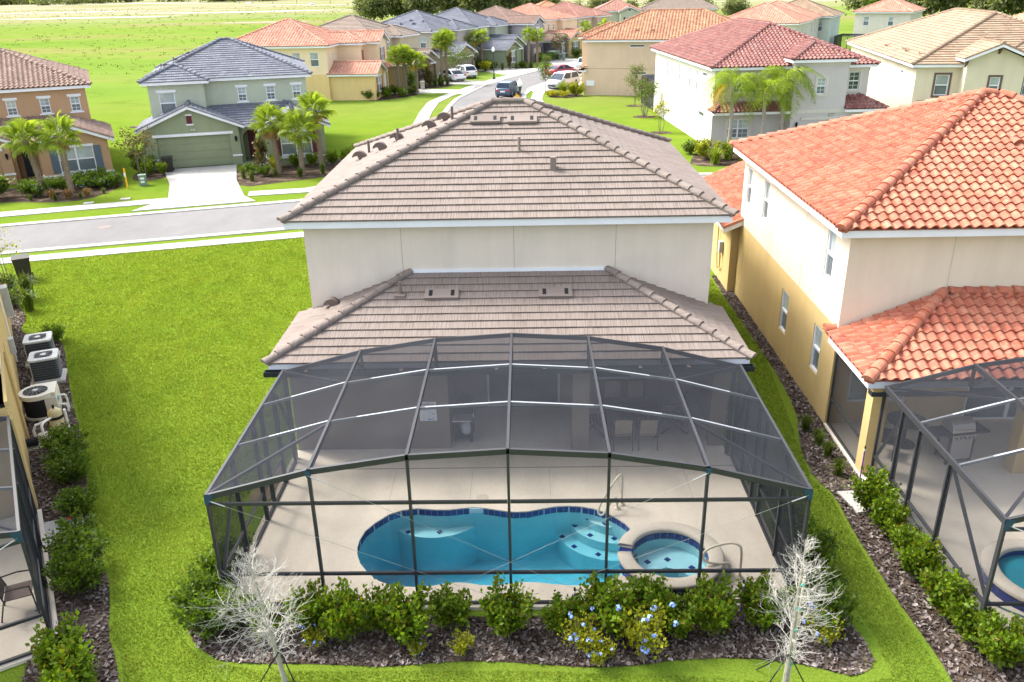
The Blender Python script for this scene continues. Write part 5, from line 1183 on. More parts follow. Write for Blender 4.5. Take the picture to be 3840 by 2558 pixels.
# side street row
YELW = M('stucco_yellow', (0.68, 0.51, 0.24), 0.9, 0.05, 0.5, 50, 0.2); PEACHW = M('stucco_peach', (0.76, 0.61, 0.42), 0.9, 0.05, 0.5, 50, 0.2)
Cc = House('house', 'yellow and peach two storey corner house with coral barrel tiles left of the side street', (-16.3, 94.3), R(85.5), TSf, T_CORAL, group='houses along the side street')
shR = {'shutter': RUST, 'sw': 0.35, 'lintel': 0.12, 'ex': 0.05}
Cc.box(-0.3, 10.8, 5.0, 16.5, 2.75, 5.52, PEACHW, {'l': [(5.9, 6.85, 3.6, 5.05, 'hung'), (7.9, 8.85, 3.6, 5.05, 'hung')], 'f': [(0.5, 0.85, 3.9, 4.9, 'hung'), (1.9, 2.25, 3.9, 4.9, 'hung'), (3.4, 3.75, 3.9, 4.9, 'hung')]}); Cc.box(-0.3, 10.8, 5.0, 16.5, 0, 2.745, YELW)
Cc.box(0, 4.4, 0, 5.0, 0, 2.8, YELW, {'f': [(1.1, 3.1, 0.7, 2.35, 'dblhung', shR)]}, sides='flr', gables={'f': 3.7}); Cc.gable(-0.4, 4.8, -0.42, 5.2, 2.76)
Cc.box(4.2, 9.8, 2.4, 5.0, 0, 5.52, PEACHW, sides='flr'); Cc.box(5.6, 9.8, 0.8, 5, 2.75, 5.6, PEACHW, {'f': [(7.0, 8.4, 3.5, 5.0, 'dblhung', shR)]}, sides='flr', gables={'f': 6.4}); Cc.box(5.6, 9.8, 0.8, 5, 0, 2.745, YELW, {'f': [(5.9, 9.5, 0, 2.1, 'garage', {})]}, sides='flr')
Cc.trimbox('shutter_panel', 4.6, 5.1, 2.33, 2.41, 3.4, 4.9, RUST)
Cc.hip(-0.73, 11.23, 4.57, 16.93, 5.74); Cc.hip(3.8, 8.5, 1.97, 9, 5.72); Cc.gable(5.2, 10.2, 0.36, 8, 5.72)
Cc.plane([(4.8, -0.1, 2.76), (10.2, 0.3, 2.76), (10.2, 0.85, 3.1), (4.8, 0.85, 3.1)]); Cc.finish()
def row_house(label, loc, yaw, tmat, tile, wall, wlow, shut, y_up, wing=(0, 4.6), gar=(4.2, 9.0), xe=10.6, two_gable=None, garage_first=False, shutters3=False):
    h = House('house', label, loc, R(yaw), tile, tmat, group='houses along the side street')
    sh = {'shutter': shut, 'sw': 0.32, 'lintel': 0.12, 'ex': 0.05}; lt = {'lintel': 0.14, 'ex': 0.1}
    ups = [(x, x+0.7, 3.55, 4.95, 'hung', {**lt, **({'shutter': shut, 'sw': 0.3} if shutters3 else {})}) for x in (5.2, 7.0, 8.8)] if shutters3 else [(0.8, 1.3, 4.0, 4.95, 'hung', lt), (2.4, 2.9, 4.0, 4.95, 'hung', lt), (4.0, 4.5, 4.0, 4.95, 'hung', lt), (8.3, 9.2, 3.55, 4.95, 'hung', lt)]
    if shutters3: ups = [(1.2, 2.0, 3.55, 4.95, 'hung', lt)]+ups
    h.box(0, xe, y_up, y_up+11, 0, 5.52, wall, {'f': ups, 'l': [(y_up+0.8, y_up+1.8, 3.5, 4.95, 'hung')]})
    h.hip(-0.43, xe+0.43, y_up-0.43, y_up+11.43, 5.72); h.box(5.6, xe, y_up-1.0, y_up, 0, 5.52, wall, sides='flr'); h.hip(5.2, xe+0.42, y_up-1.42, y_up+3.8, 5.70)
    if garage_first:
        h.box(0, 5.4, 0, y_up, 0, 2.8, wlow, {'f': [(0.4, 5.0, 0, 2.15, 'garage', {'mat': wlow})]}, sides='flr', gables={'f': 3.9}); h.gable(-0.4, 5.8, -0.42, y_up+0.2, 2.76)
        h.trimbox('garage_lintel', 0.2, 5.2, -0.05, 0.02, 2.2, 2.36); coach_lamp(h, 5.2, 0, 1.7); gable_vent(h, 2.7, 0, 3.0, shut)
    else:
        w0, w1 = wing
        h.box(w0, w1, 0, y_up, 0, 2.8, wlow, {'f': [((w0+w1)/2-0.9, (w0+w1)/2+0.9, 0.7, 2.3, 'dblhung', sh)]}, sides='flr', gables={'f': 2.8+(w1-w0)/2*0.4167}); h.gable(w0-0.4, w1+0.4, -0.42, y_up+0.2, 2.76)
        gable_vent(h, (w0+w1)/2, 0, 2.95, shut)
        h.box(gar[0], gar[1], 1.1, y_up, 0, 2.8, wlow, {'f': [(gar[0]+0.5, gar[1]-0.4, 0, 2.1, 'garage', {'mat': wlow})]}, sides='flr', gables={'f': 2.8+(gar[1]-gar[0])/2*0.4167}); h.gable(gar[0]-0.4, gar[1]+0.4, 0.7, y_up+0.2, 2.86)
        h.trimbox('garage_lintel', gar[0]+0.3, gar[1]-0.2, 1.04, 1.12, 2.15, 2.32)
    h.trimbox('base_band', -0.03, 0.6, -0.05, 0.02, 0.55, 0.66)
    h.plane([(0, y_up-2.0, 2.8), (xe, y_up-2.0, 2.8), (xe, y_up, 3.65), (0, y_up, 3.65)]); h.trimbox('porch_wall', gar[1], xe, y_up-1.4, y_up, 0, 2.75, wlow)
    rf = h.finish(); return h, rf
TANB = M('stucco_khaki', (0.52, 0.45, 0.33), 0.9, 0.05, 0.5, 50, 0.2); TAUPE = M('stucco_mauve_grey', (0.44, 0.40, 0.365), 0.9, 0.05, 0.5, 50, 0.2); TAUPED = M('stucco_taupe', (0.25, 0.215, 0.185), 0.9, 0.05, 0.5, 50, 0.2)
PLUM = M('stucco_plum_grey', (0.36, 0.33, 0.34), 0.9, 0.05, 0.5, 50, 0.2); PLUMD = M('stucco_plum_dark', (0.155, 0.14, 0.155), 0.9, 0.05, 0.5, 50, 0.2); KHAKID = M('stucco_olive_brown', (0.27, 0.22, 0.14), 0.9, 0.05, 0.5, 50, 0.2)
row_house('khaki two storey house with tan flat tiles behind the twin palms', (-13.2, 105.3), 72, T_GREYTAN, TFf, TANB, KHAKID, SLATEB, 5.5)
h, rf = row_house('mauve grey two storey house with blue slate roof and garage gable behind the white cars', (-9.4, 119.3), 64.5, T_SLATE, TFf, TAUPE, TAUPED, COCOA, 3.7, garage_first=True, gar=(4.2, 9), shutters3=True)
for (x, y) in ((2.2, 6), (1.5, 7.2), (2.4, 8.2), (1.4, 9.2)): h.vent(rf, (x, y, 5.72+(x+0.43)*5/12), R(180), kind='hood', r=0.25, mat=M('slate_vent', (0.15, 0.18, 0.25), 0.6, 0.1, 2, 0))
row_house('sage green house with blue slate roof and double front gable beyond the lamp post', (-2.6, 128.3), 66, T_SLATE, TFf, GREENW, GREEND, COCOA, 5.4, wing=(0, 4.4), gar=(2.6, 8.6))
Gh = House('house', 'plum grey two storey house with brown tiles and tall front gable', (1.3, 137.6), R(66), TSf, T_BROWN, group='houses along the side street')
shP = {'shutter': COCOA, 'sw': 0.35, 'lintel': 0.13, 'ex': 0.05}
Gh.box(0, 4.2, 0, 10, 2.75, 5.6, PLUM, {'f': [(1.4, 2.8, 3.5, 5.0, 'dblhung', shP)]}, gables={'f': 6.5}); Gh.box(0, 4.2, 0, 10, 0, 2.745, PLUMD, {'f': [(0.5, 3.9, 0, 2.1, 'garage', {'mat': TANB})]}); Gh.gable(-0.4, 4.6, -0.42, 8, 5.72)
Gh.box(0, 11, 3.5, 14, 0, 5.52, PLUM); Gh.hip(-0.43, 11.43, 3.07, 14.4, 5.7); gable_vent(Gh, 2.1, 0, 5.6, COCOA)
Gh.box(7.0, 11, -1.5, 4, 0, 2.75, PLUMD, {'f': [(8.2, 9.8, 0.75, 2.3, 'dblhung', shP)]}, sides='flr', gables={'f': 3.6}); Gh.gable(6.6, 11.4, -1.92, 4, 2.76); Gh.trimbox('base_band', 6.95, 11.05, -1.56, -1.48, 0.6, 0.72); Gh.trimbox('base_band', 6.94, 7.02, -1.47, 3.4, 0.6, 0.72); gable_vent(Gh, 9, -1.5, 2.8, COCOA)
Gh.plane([(4.2, 0.6, 2.76), (7.2, 0.6, 2.76), (7.2, 3.5, 3.95), (4.2, 3.5, 3.95)]); Gh.trimbox('fascia', 4.2, 7.0, 0.65, 0.7, 2.58, 2.74); Gh.finish()
row_house('peach house with orange barrel roof beyond the plum grey house', (7.4, 147.0), 57, T_CORAL, TSf, PEACHW, YELW, COCOA, 5.5)
row_house('taupe house with rose tile roof, last in the visible side street row', (14.2, 157.0), 57, T_ROSE, TSf, TANB, TAUPED, COCOA, 5.5)
def far_house(label, loc, yaw, tmat, wall, w=12, d=12, tile=None, wins='fl', wing=None, gab=None):
    h = House('house', label, loc, R(yaw), tile or TSf, tmat, group='far houses behind the side street')
    hol = {}
    if 'f' in wins: hol['f'] = [(x, x+0.9, 3.5, 5.0, 'hung') for x in np.arange(1.5, w-1.5, 4.0)]
    if 'r' in wins: hol['r'] = [(y, y+0.7, 3.6, 5.0, 'hung') for y in np.arange(1.5, d-1.5, 3.0)]
    h.box(0, w, 0, d, 0, 5.52, wall, hol); h.hip(-0.45, w+0.45, -0.45, d+0.45, 5.74)
    if gab:
        h.box(gab[0], gab[1], -2.5, 0, 0, 5.52, wall, {'f': [((gab[0]+gab[1])/2-0.8, (gab[0]+gab[1])/2+0.8, 3.3, 4.6, 'dblhung', {'shutter': MAROON})]}, sides='flr', gables={'f': 5.5+(gab[1]-gab[0])/2*0.4167}); h.gable(gab[0]-0.4, gab[1]+0.4, -2.9, 5, 5.7); gable_vent(h, (gab[0]+gab[1])/2, -2.5, 5.7, COCOA)
    h.finish(); return h
far_house('grey green house with rose tile roof and maroon door far down the street', (14.9, 188.6), -3, T_ROSE, GREENW, 9.5, 11, gab=(5.2, 9.0))
far_house('small peach roofed house peeping over the orange roof', (0.5, 176), 10, T_PEACH, PEACHW, 10, 11)
far_house('far house with pale grey roof above the peach roof', (25.5, 196), -10, T_GREYTAN, TANB, 16, 12, TFf)
far_house('far house with coral roof and cream rear wall, nearest of the right row', (27.2, 126.6), -27, T_CORAL, IVORY, 11, 11, wins='r')
far_house('far house with coral roof, second of the right row', (32.0, 137.5), -27, T_CORAL, IVORY, 11, 11, wins='r')
far_house('far house with sand roof and mint wall between two coral roofs', (38.2, 147.2), -27, T_SAND, M('stucco_mint', (0.48, 0.56, 0.50), 0.9, 0.05, 0.5, 0), 11.5, 11, TFf, wins='fr')
far_house('far cream house with red barrel roof and two rear windows', (57.9, 157.3), -32, T_CORAL, IVORY, 9, 12, wins='f')
far_house('far house with coral roof cut by the right edge', (53.6, 96), -10, T_CORAL, IVORY, 12, 12)
# plain far cages
def far_cage(label, loc, yaw, w, d, n, z=2.7):
    c = thing('pool_screen_cage', label, 'screen cage', (loc[0], loc[1], 0), R(yaw))
    for i in range(n+1):
        x = w*i/n
        for y in (0, d): G().bar((x, y, 0), (x, y, z), 0.08, 0.06, (0, 1, 0)).build('post', BRONZE, c)
        G().bar((x, -0.04, z), (x, d+0.04, z), 0.06, 0.1).build('rib', STEEL if i in (1, 3) else BRONZE, c)
    for y in (0, d/2, d): G().bar((-0.02, y, z-0.02), (w+0.02, y, z-0.02), 0.06, 0.06).build('purlin', BRONZE, c)
    g = G(); g.add([(0, 0, z+0.06), (w, 0, z+0.06), (w, d, z+0.06), (0, d, z+0.06)], [(0,1,2,3)]); g.build('screen_panel', SCREEN, c)
    for q in (((0, 0, 0), (w, 0, 0), (w, 0, z), (0, 0, z)), ((0, d, 0), (0, 0, 0), (0, 0, z), (0, d, z))):
        g = G(); g.add(q, [(0,1,2,3)]); g.build('screen_panel', SCREEN, c)
far_cage('dark screen cage behind the ivory house with the oxblood roof', (12.3, 82.2), 4, 9, 6, 5)
far_cage('far dark screen cage below the mint walled house', (49.8, 143.0), -30, 12, 6, 6)
# ------------------------------------------------------------------ vegetation
LEAF_DK = leaf_mat('leaf_dark', (0.05, 0.10, 0.010), (0.13, 0.20, 0.02), 0.42, 0.4)
LEAF_HEDGE = leaf_mat('leaf_hedge', (0.075, 0.14, 0.008), (0.19, 0.28, 0.018), 0.45, 0.4, dead=(0.16, 0.13, 0.01))
LEAF_LIME = leaf_mat('leaf_lime', (0.17, 0.21, 0.010), (0.38, 0.36, 0.015), 0.35, 0.5)
LEAF_MID = leaf_mat('leaf_mid', (0.05, 0.10, 0.012), (0.13, 0.19, 0.03), 0.35, 0.5, dead=(0.2, 0.16, 0.03))
LEAF_OLIVE = leaf_mat('leaf_olive', (0.11, 0.13, 0.05), (0.21, 0.225, 0.10), 0.4, 0.6)
LEAF_YEL = leaf_mat('leaf_yellow', (0.26, 0.26, 0.01), (0.45, 0.38, 0.02), 0.3, 0.5)
LEAF_BRZ = leaf_mat('leaf_bronze', (0.06, 0.07, 0.02), (0.16, 0.13, 0.04), 0.3, 0.5, dead=(0.25, 0.12, 0.03))
PALM_L = leaf_mat('palm_leaf', (0.17, 0.24, 0.03), (0.30, 0.37, 0.05), 0.5, 0.45, dead=(0.36, 0.28, 0.05))
PALM_F = leaf_mat('queen_palm_leaf', (0.15, 0.24, 0.012), (0.27, 0.34, 0.018), 0.45, 0.45)
PALM_Y = leaf_mat('queen_palm_yellow', (0.45, 0.30, 0.02), (0.55, 0.36, 0.03), 0.4, 0.5)
PALM_B = leaf_mat('palm_dead', (0.28, 0.17, 0.07), (0.36, 0.23, 0.10), 0.3, 0.6)
FLOWER = M('blue_flower', (0.24, 0.36, 0.80), 0.6, 0.15, 30, 0)
BARK = M('bark_grey', (0.19, 0.16, 0.125), 0.9, 0.2, 6, 30, 0.4); BARKP = M('palm_boots', (0.30, 0.24, 0.18), 0.9, 0.3, 10, 40, 0.5); BARKW = M('white_lichen_bark', (0.48, 0.46, 0.42), 0.85, 0.14, 6, 40, 0.2); BARKQ = M('queen_palm_bark', (0.34, 0.31, 0.27), 0.85, 0.2, 6, 30, 0.3)
def leaf_arrays(P, D, Nn, L, Wd, fold=0.25):
    """diamond leaves: P base, D direction, Nn side hint"""
    n = len(P); D = D/np.linalg.norm(D, axis=1, keepdims=True)
    S = np.cross(D, Nn); S /= np.maximum(1e-6, np.linalg.norm(S, axis=1, keepdims=True)); U = np.cross(S, D)
    L = L[:, None]; Wd = Wd[:, None]
    V = np.stack([P, P+D*L*0.5+S*Wd+U*Wd*fold, P+D*L, P+D*L*0.5-S*Wd+U*Wd*fold], 1)
    b = np.arange(n)*4
    F = np.concatenate([np.stack([b, b+1, b+2], 1), np.stack([b, b+2, b+3], 1)])
    return V.reshape(-1, 3), F
def rand_unit(r, n):
    v = r.normal(size=(n, 3)); return v/np.linalg.norm(v, axis=1, keepdims=True)
def shrub_meshes(seed, w, h, nstem, nleaf, ll, lw=0.42, up_=0.6, droop=0.0):
    """stems fan out from the base; leaves sit along them"""
    r = np.random.default_rng(seed); stems = G(); P = []; D = []
    for i in range(nstem):
        a = r.uniform(0, 6.283); sp = r.uniform(0.05, 1.0)**0.6; hh = h*r.uniform(0.62, 1.08)*(1-0.25*sp)
        tip = np.array([w*sp*math.cos(a), w*sp*math.sin(a), hh]); mid = tip*np.array([0.5, 0.5, 0.45])+np.array([0.1*w*math.cos(a), 0.1*w*math.sin(a), 0.0])
        base = np.array([r.normal(0, 0.05), r.normal(0, 0.05), 0.0])
        pts = [(1-t)**2*base+2*t*(1-t)*mid+t*t*tip for t in np.linspace(0, 1, 5)]
        stems.tube(pts, [0.012, 0.010, 0.008, 0.006, 0.003], 3, False)
        m = nleaf//nstem
        t = r.uniform(0.22, 1.0, m)**0.8
        q = ((1-t)**2)[:, None]*base+(2*t*(1-t))[:, None]*mid+(t*t)[:, None]*tip
        q = q+r.normal(0, 1, (m, 3))*np.array([0.075*w+0.02, 0.075*w+0.02, 0.05*h])
        q[:, 2] = np.maximum(q[:, 2], 0.03)
        tg = (2*(1-t))[:, None]*(mid-base)+(2*t)[:, None]*(tip-mid); tg /= np.linalg.norm(tg, axis=1, keepdims=True)
        d = tg*up_+rand_unit(r, m)*0.8+np.array([0, 0, 0.25-droop]); P.append(q); D.append(d)
    P = np.concatenate(P); D = np.concatenate(D); n = len(P)
    L = r.uniform(0.7, 1.25, n)*ll
    V, F = leaf_arrays(P, D, rand_unit(r, n)+np.array([0, 0, 1.2]), L, L*lw)
    # lighter towards fresh tips of the twigs is left to the light; colour only by leaf
    c = r.uniform(0, 1, n); return stems, np_mesh('foliage', V, F, np.concatenate([c, c]))
SHR = {}
def shrub_kind(key, *a, mat, **k):
    st, fo = shrub_meshes(*a, **k); sm = st.mesh('stems'); sm.materials.append(BARK); fo.materials.append(mat); SHR[key] = (sm, fo)
for i in range(5): shrub_kind('hedge%d' % i, 11+i, 0.42, 0.95, 26, 2100, 0.085, mat=LEAF_HEDGE, lw=0.34)
for i in range(3): shrub_kind('dark%d' % i, 31+i, 0.6, 0.9, 30, 1900, 0.085, mat=LEAF_DK, lw=0.36)
for i in range(2): shrub_kind('lime%d' % i, 41+i, 0.38, 0.75, 24, 1100, 0.05, mat=LEAF_LIME)
for i in range(2): shrub_kind('mid%d' % i, 51+i, 0.5, 0.8, 24, 1000, 0.10, mat=LEAF_MID)
shrub_kind('yel', 61, 0.5, 0.6, 24, 700, 0.09, mat=LEAF_YEL); shrub_kind('bronze', 62, 0.3, 1.8, 20, 900, 0.11, mat=LEAF_BRZ)
shrub_kind('pale', 63, 0.9, 1.3, 30, 1200, 0.14, mat=LEAF_LIME)
def grass_clump(seed, w, h, n, wid=0.012):
    r = np.random.default_rng(seed); V = []; F = []
    for i in range(n):
        a = r.uniform(0, 6.28); sp = r.uniform(0, 1); l = h*r.uniform(0.7, 1.1); o = w*sp
        b = np.array([r.normal(0, w*0.12), r.normal(0, w*0.12), 0]); d = np.array([math.cos(a), math.sin(a), 0]); s = np.array([-d[1], d[0], 0])*wid
        m = b+d*o*0.4+np.array([0, 0, l*0.7]); t = b+d*o*1.1+np.array([0, 0, l*(1-0.45*sp)])
        k = len(V); V += [b-s, b+s, m+s*0.8, m-s*0.8, t]; F += [(k, k+1, k+2), (k, k+2, k+3), (k+3, k+2, k+4)]
    return np_mesh('blades', np.array(V), np.array(F), np.repeat(r.uniform(0, 1, n), 3))
for i in range(2):
    me = grass_clump(71+i, 0.5, 0.9, 170); me.materials.append(LEAF_MID); SHR['clump%d' % i] = (None, me)
me = grass_clump(75, 0.45, 0.55, 150, 0.014); me.materials.append(PALM_B); SHR['brownclump'] = (None, me)
me = grass_clump(76, 0.9, 1.3, 160, 0.03); me.materials.append(PALM_L); SHR['spiky'] = (None, me)
def flower_mesh(seed, w, h, n):
    r = np.random.default_rng(seed); g = G()
    for i in range(n):
        c = Vector((r.normal(0, w*0.5), r.normal(0, w*0.5)-w*0.2, h*r.uniform(0.25, 1.0)))
        for k in range(7):
            d = Vector(rand_unit(r, 1)[0]); d.z = abs(d.z); d.y -= 0.3
            p = c+d*0.035; s_ = d.orthogonal().normalized()*0.022; t_ = d.cross(s_).normalized()*0.022
            g.add([p-s_, p-t_, p+s_, p+t_], [(0,1,2,3)])
    m = g.mesh('flowers'); m.materials.append(FLOWER); return m
FLW = [flower_mesh(81, 0.34, 0.75, 13), flower_mesh(82, 0.34, 0.75, 8), flower_mesh(83, 0.5, 0.75, 22)]
def shrub(key, x, y, sc, label, cat='shrub', group=None, flowers=None, name=None, sz=None, yaw=None):
    o = thing(name or ('grass_clump' if 'clump' in key else 'shrub'), label, cat, (x, y, 0.01), yaw if yaw is not None else rng.uniform(0, 6.28), group); o.scale = (sc, sc, sz or sc*rng.uniform(0.9, 1.1))
    sm, fo = SHR[key]
    if sm: place('stem', sm, o)
    place('foliage', fo, o)
    if flowers is not None: stuff(place('flowers', FLW[flowers], o))
    return o
# hedge before the pool cage
hx = [(-5.75, 12.75, 0.95), (-5.05, 12.45, 0.8), (-4.3, 12.55, 1.15), (-3.55, 12.45, 1.2), (-2.95, 12.6, 1.1), (-2.35, 12.3, 1.3), (-1.55, 12.72, 1.0), (-0.5, 12.5, 1.25), (0.5, 12.62, 0.85), (1.0, 12.75, 0.8), (1.55, 12.5, 1.4), (2.3, 12.7, 1.15), (2.75, 12.45, 1.1), (3.45, 12.55, 1.25), (4.4, 12.75, 1.15)]
for i, (x, y, s_) in enumerate(hx):
    shrub('hedge%d' % (i % 5), x, y, s_, 'glossy green shrub before the pool cage, %s from the left in the front row' % ORD[i], group='hedge shrubs before the pool cage')
for i, (x, y, s_) in enumerate(((-6.5, 13.1, 0.95), (-6.55, 13.9, 0.85), (-6.45, 14.7, 0.75), (-6.3, 12.6, 1.0))): shrub('dark%d' % (i % 3), x, y, s_, ('dark shrub at the left corner of the pool cage, %s from the picture bottom' % ORD[(1, 2, 3, 0)[i]]), group='shrubs at the left cage corner')
for i, (x, y, s_) in enumerate(((5.5, 12.7, 1.15), (5.75, 13.5, 0.95), (5.95, 14.4, 0.95), (5.95, 15.2, 0.8), (5.85, 16.1, 0.6), (5.8, 17.0, 0.45))): shrub('dark%d' % (i % 3), x, y, s_, 'green shrub along the right side of the pool cage, %s from the front' % ORD[i], group='shrubs on the right cage side')
for (x, y, s_, k, f, lb) in ((-4.1, 12.15, 0.75, 'lime0', 1, 'small pale shrub with blue flowers, leftmost flowering one before the cage'), (-2.15, 11.95, 0.55, 'lime1', 1, 'tiny shrub with two blue flowers in the mulch before the cage'), (-1.35, 12.05, 0.7, 'lime0', None, 'thin yellow green shrub at the middle of the front bed'), (0.95, 12.05, 1.15, 'lime1', 0, 'shrub with many blue flowers right of the bed centre'), (1.2, 11.8, 0.8, 'lime0', 0, 'low shrub full of blue flowers at the lawn edge'), (2.05, 11.95, 1.45, 'lime1', 0, 'yellow green shrub with blue flowers, tallest flowering one'), (5.35, 12.2, 0.95, 'lime0', 1, 'lone flowering shrub at the right end of the bed')): shrub(k, x, y, s_, lb, flowers=f, group='flowering shrubs in the front bed')
# right hedge and ferns
for i, (x, y, s_) in enumerate(((7.9, 16.35, 1.2), (7.95, 15.6, 0.95), (8.05, 14.85, 0.85), (7.95, 14.15, 1.15), (8.1, 13.4, 0.85), (8.0, 12.85, 1.2), (8.2, 12.2, 0.95), (8.35, 11.65, 1.15), (9.0, 11.75, 0.95), (9.6, 11.5, 1.2))): shrub('hedge%d' % (i % 5), x, y, s_, 'glossy shrub along the right neighbour cage, %s counted from the far end' % ORD[i], group='hedge shrubs along the right cage')
for i, (x, y) in enumerate(((7.62, 20.3), (7.72, 19.55), (7.75, 18.9), (7.73, 18.0))): shrub('clump%d' % (i % 2), x, y, 0.62, 'dark fern clump by the ochre wall, %s from the far end' % ORD[i], 'fern', 'ferns by the right wall', name='fern')
# left hedge
for i, (x, y, s_) in enumerate(((-12.5, 19.4, 1.15), (-12.1, 18.7, 1.25), (-11.6, 18.0, 1.2), (-10.75, 16.6, 1.1), (-10.2, 15.3, 1.1), (-9.75, 14.5, 1.35), (-9.4, 13.8, 1.2), (-8.55, 11.6, 1.35), (-8.0, 10.9, 1.3))): shrub('dark%d' % (i % 3) if i < 7 else 'hedge%d' % (i % 5), x, y, s_*(0.8 if i < 7 else 0.9), 'green shrub along the left neighbour wall, %s from the far end' % ORD[i], group='hedge shrubs along the left neighbour')
for i, (k, x, y, s_) in enumerate((('mid0', -21.4, 31.2, 1.2), ('mid1', -20.6, 30.9, 1.0), ('clump0', -19.6, 30.4, 1.3), ('clump1', -20.4, 31.8, 1.4), ('mid0', -21.6, 32.3, 1.1), ('dark1', -16.9, 27.3, 0.7))): shrub(k, x, y, s_, ['round shrub beside the meter box at the left edge', 'low leafy shrub in the bed at the left edge', 'tall grass clump at the tip of the left bed', 'tall grass clump behind the left bed shrubs', 'shrub before the black bin at the left edge', 'small dark shrub behind the air conditioners'][i], group='planting in the far left bed')
# street beds
BEDPL = []
def bed(pts, lbl, grp):
    for i, (k, x, y, s_) in enumerate(pts): shrub(k, x, y, s_, lbl % ORD[i] if '%s' in lbl else lbl, 'grass clump' if 'clump' in k else 'shrub', grp)
bed([('dark0', -30.6, 50.6, 1.3), ('mid1', -32.4, 49.8, 2.2), ('dark1', -28.9, 51.6, 1.2), ('dark2', -28.2, 52.6, 1.3), ('dark0', -27.4, 53.0, 1.25), ('dark1', -26.7, 53.3, 1.1), ('brownclump', -28.9, 49.9, 1.2), ('brownclump', -27.8, 49.7, 1.2), ('brownclump', -26.9, 50.2, 1.1), ('clump0', -29.9, 49.3, 0.5), ('clump1', -28.3, 49.1, 0.5), ('clump0', -27.0, 49.6, 0.5), ('clump1', -26.2, 50.9, 0.5), ('mid0', -26.3, 52.4, 0.7), ('dark2', -29.6, 51.0, 1.2)], 'bed plant before the brown house, %s of its planting', 'bed planting before the brown house')
for i, (x, y) in enumerate(((-27.9, 51.9), (-27.0, 52.3), (-26.4, 52.6), (-29.9, 50.3))):
    shrub('dark%d' % (i % 3), x, y, 1.0, 'low shrub sprinkled with blue flowers before the brown house, %s of four' % ORD[i], flowers=2, group='blue flowering shrubs before the brown house')
bed([('hedge0', -17.2, 57.6, 1.1), ('hedge1', -16.0, 58.0, 1.1), ('hedge2', -14.9, 58.2, 1.1), ('hedge3', -13.6, 58.8, 1.1), ('hedge4', -12.6, 58.9, 1.2), ('lime0', -17.0, 56.8, 1.3), ('clump0', -18.8, 57.0, 0.8), ('clump1', -18.6, 54.6, 0.9), ('clump0', -17.8, 53.8, 0.9), ('clump1', -16.6, 55.0, 0.8), ('clump0', -14.9, 54.8, 0.9), ('clump1', -13.6, 55.7, 0.9), ('dark0', -18.6, 56.1, 0.9), ('dark2', -17.4, 55.2, 0.9), ('dark1', -12.0, 59.5, 1.3)], 'bed plant before the sage green house, %s of its planting', 'bed planting before the sage green house')
bed([('dark1', -26.2, 57.0, 1.5), ('hedge1', -25.4, 55.6, 1.1), ('hedge2', -24.6, 56.2, 1.0), ('dark2', -26.6, 60.5, 1.7)], 'shrub left of the sage green garage, %s of four', 'shrubs left of the sage garage')
bed([('dark0', -17.2, 94.6, 1.3), ('hedge0', -16.4, 95.0, 1.2), ('hedge1', -15.2, 95.6, 1.1), ('dark2', -15.6, 97.2, 1.2), ('hedge3', -14.0, 97.2, 1.1), ('mid0', -13.0, 98.6, 1.0), ('hedge4', -12.7, 99.8, 0.9), ('mid1', -15.0, 99.4, 1.3), ('dark1', -13.6, 96.4, 0.9)], 'shrub at the yellow corner house, %s of its bed', 'bed planting at the yellow corner house')
bed([('clump0', -11.0, 106.4, 1.2), ('clump1', -10.2, 106.8, 1.3), ('clump0', -9.6, 107.8, 1.2), ('clump1', -10.6, 108.0, 1.3), ('bronze', -11.6, 106.6, 1.3), ('mid0', -12.4, 104.9, 1.0), ('hedge2', -12.9, 104.2, 0.9), ('dark0', -9.8, 111.9, 1.2)], 'bed plant before the khaki house, %s of its planting', 'bed planting before the khaki house')
bed([('dark1', -6.8, 128.5, 1.6), ('hedge0', -5.6, 127.0, 1.4), ('mid0', -4.6, 126.4, 1.6), ('bronze', -2.2, 126.9, 1.6), ('clump0', -3.2, 126.2, 1.2), ('clump1', -1.2, 127.2, 1.3), ('clump0', 0.0, 128.0, 1.3), ('clump1', 1.0, 128.6, 1.3), ('mid1', -0.4, 129.2, 1.3), ('pale', -5.6, 124.6, 1.2)], 'bed plant before the double gabled sage house, %s of its planting', 'bed planting before the double gabled house')
bed([('dark0', 2.6, 138.5, 1.8), ('dark1', 4.0, 139.6, 1.6), ('mid0', 5.0, 141.0, 1.4), ('dark2', 8.6, 145.5, 1.6), ('mid1', 10.0, 146.6, 1.6), ('dark0', 11.6, 148.0, 1.8), ('mid0', 12.6, 149.5, 1.8)], 'shrub before the plum grey house, %s along its front', 'planting before the plum grey house')
bed([('spiky', 4.2, 95.4, 1.3), ('yel', 3.3, 94.2, 1.3), ('yel', 4.2, 93.7, 1.2), ('pale', 5.6, 94.8, 1.1), ('yel', 2.7, 95.0, 1.0)], 'plant at the corner of the tan house, %s of the yellow green group', 'planting at the tan house corner')
bed([('spiky', 14.0, 58.4, 1.2), ('pale', 12.6, 58.4, 1.1), ('spiky', 12.8, 56.8, 1.1), ('spiky', 14.9, 57.6, 1.2), ('mid0', 11.8, 60.4, 1.3), ('clump0', 15.6, 59.0, 1.6)], 'plant below the queen palms, %s of the bed by the ivory house', 'planting by the ivory house')
bed([('pale', -31.5, 76.5, 1.6), ('mid1', -30.0, 76.0, 1.6), ('spiky', -29.0, 77.0, 1.3), ('mid0', -33.2, 77.5, 1.7), ('spiky', -27.6, 78.2, 1.2), ('pale', -26.4, 79.0, 1.2)], 'scrub plant between the brown and the sage green house, %s from the left', 'scrub between the two left houses')
bed([('dark2', -27.6, 62.0, 1.3), ('dark1', -28.2, 60.6, 1.1)], 'dark shrub beside the brown house wall, %s of two', 'shrubs beside the brown house')
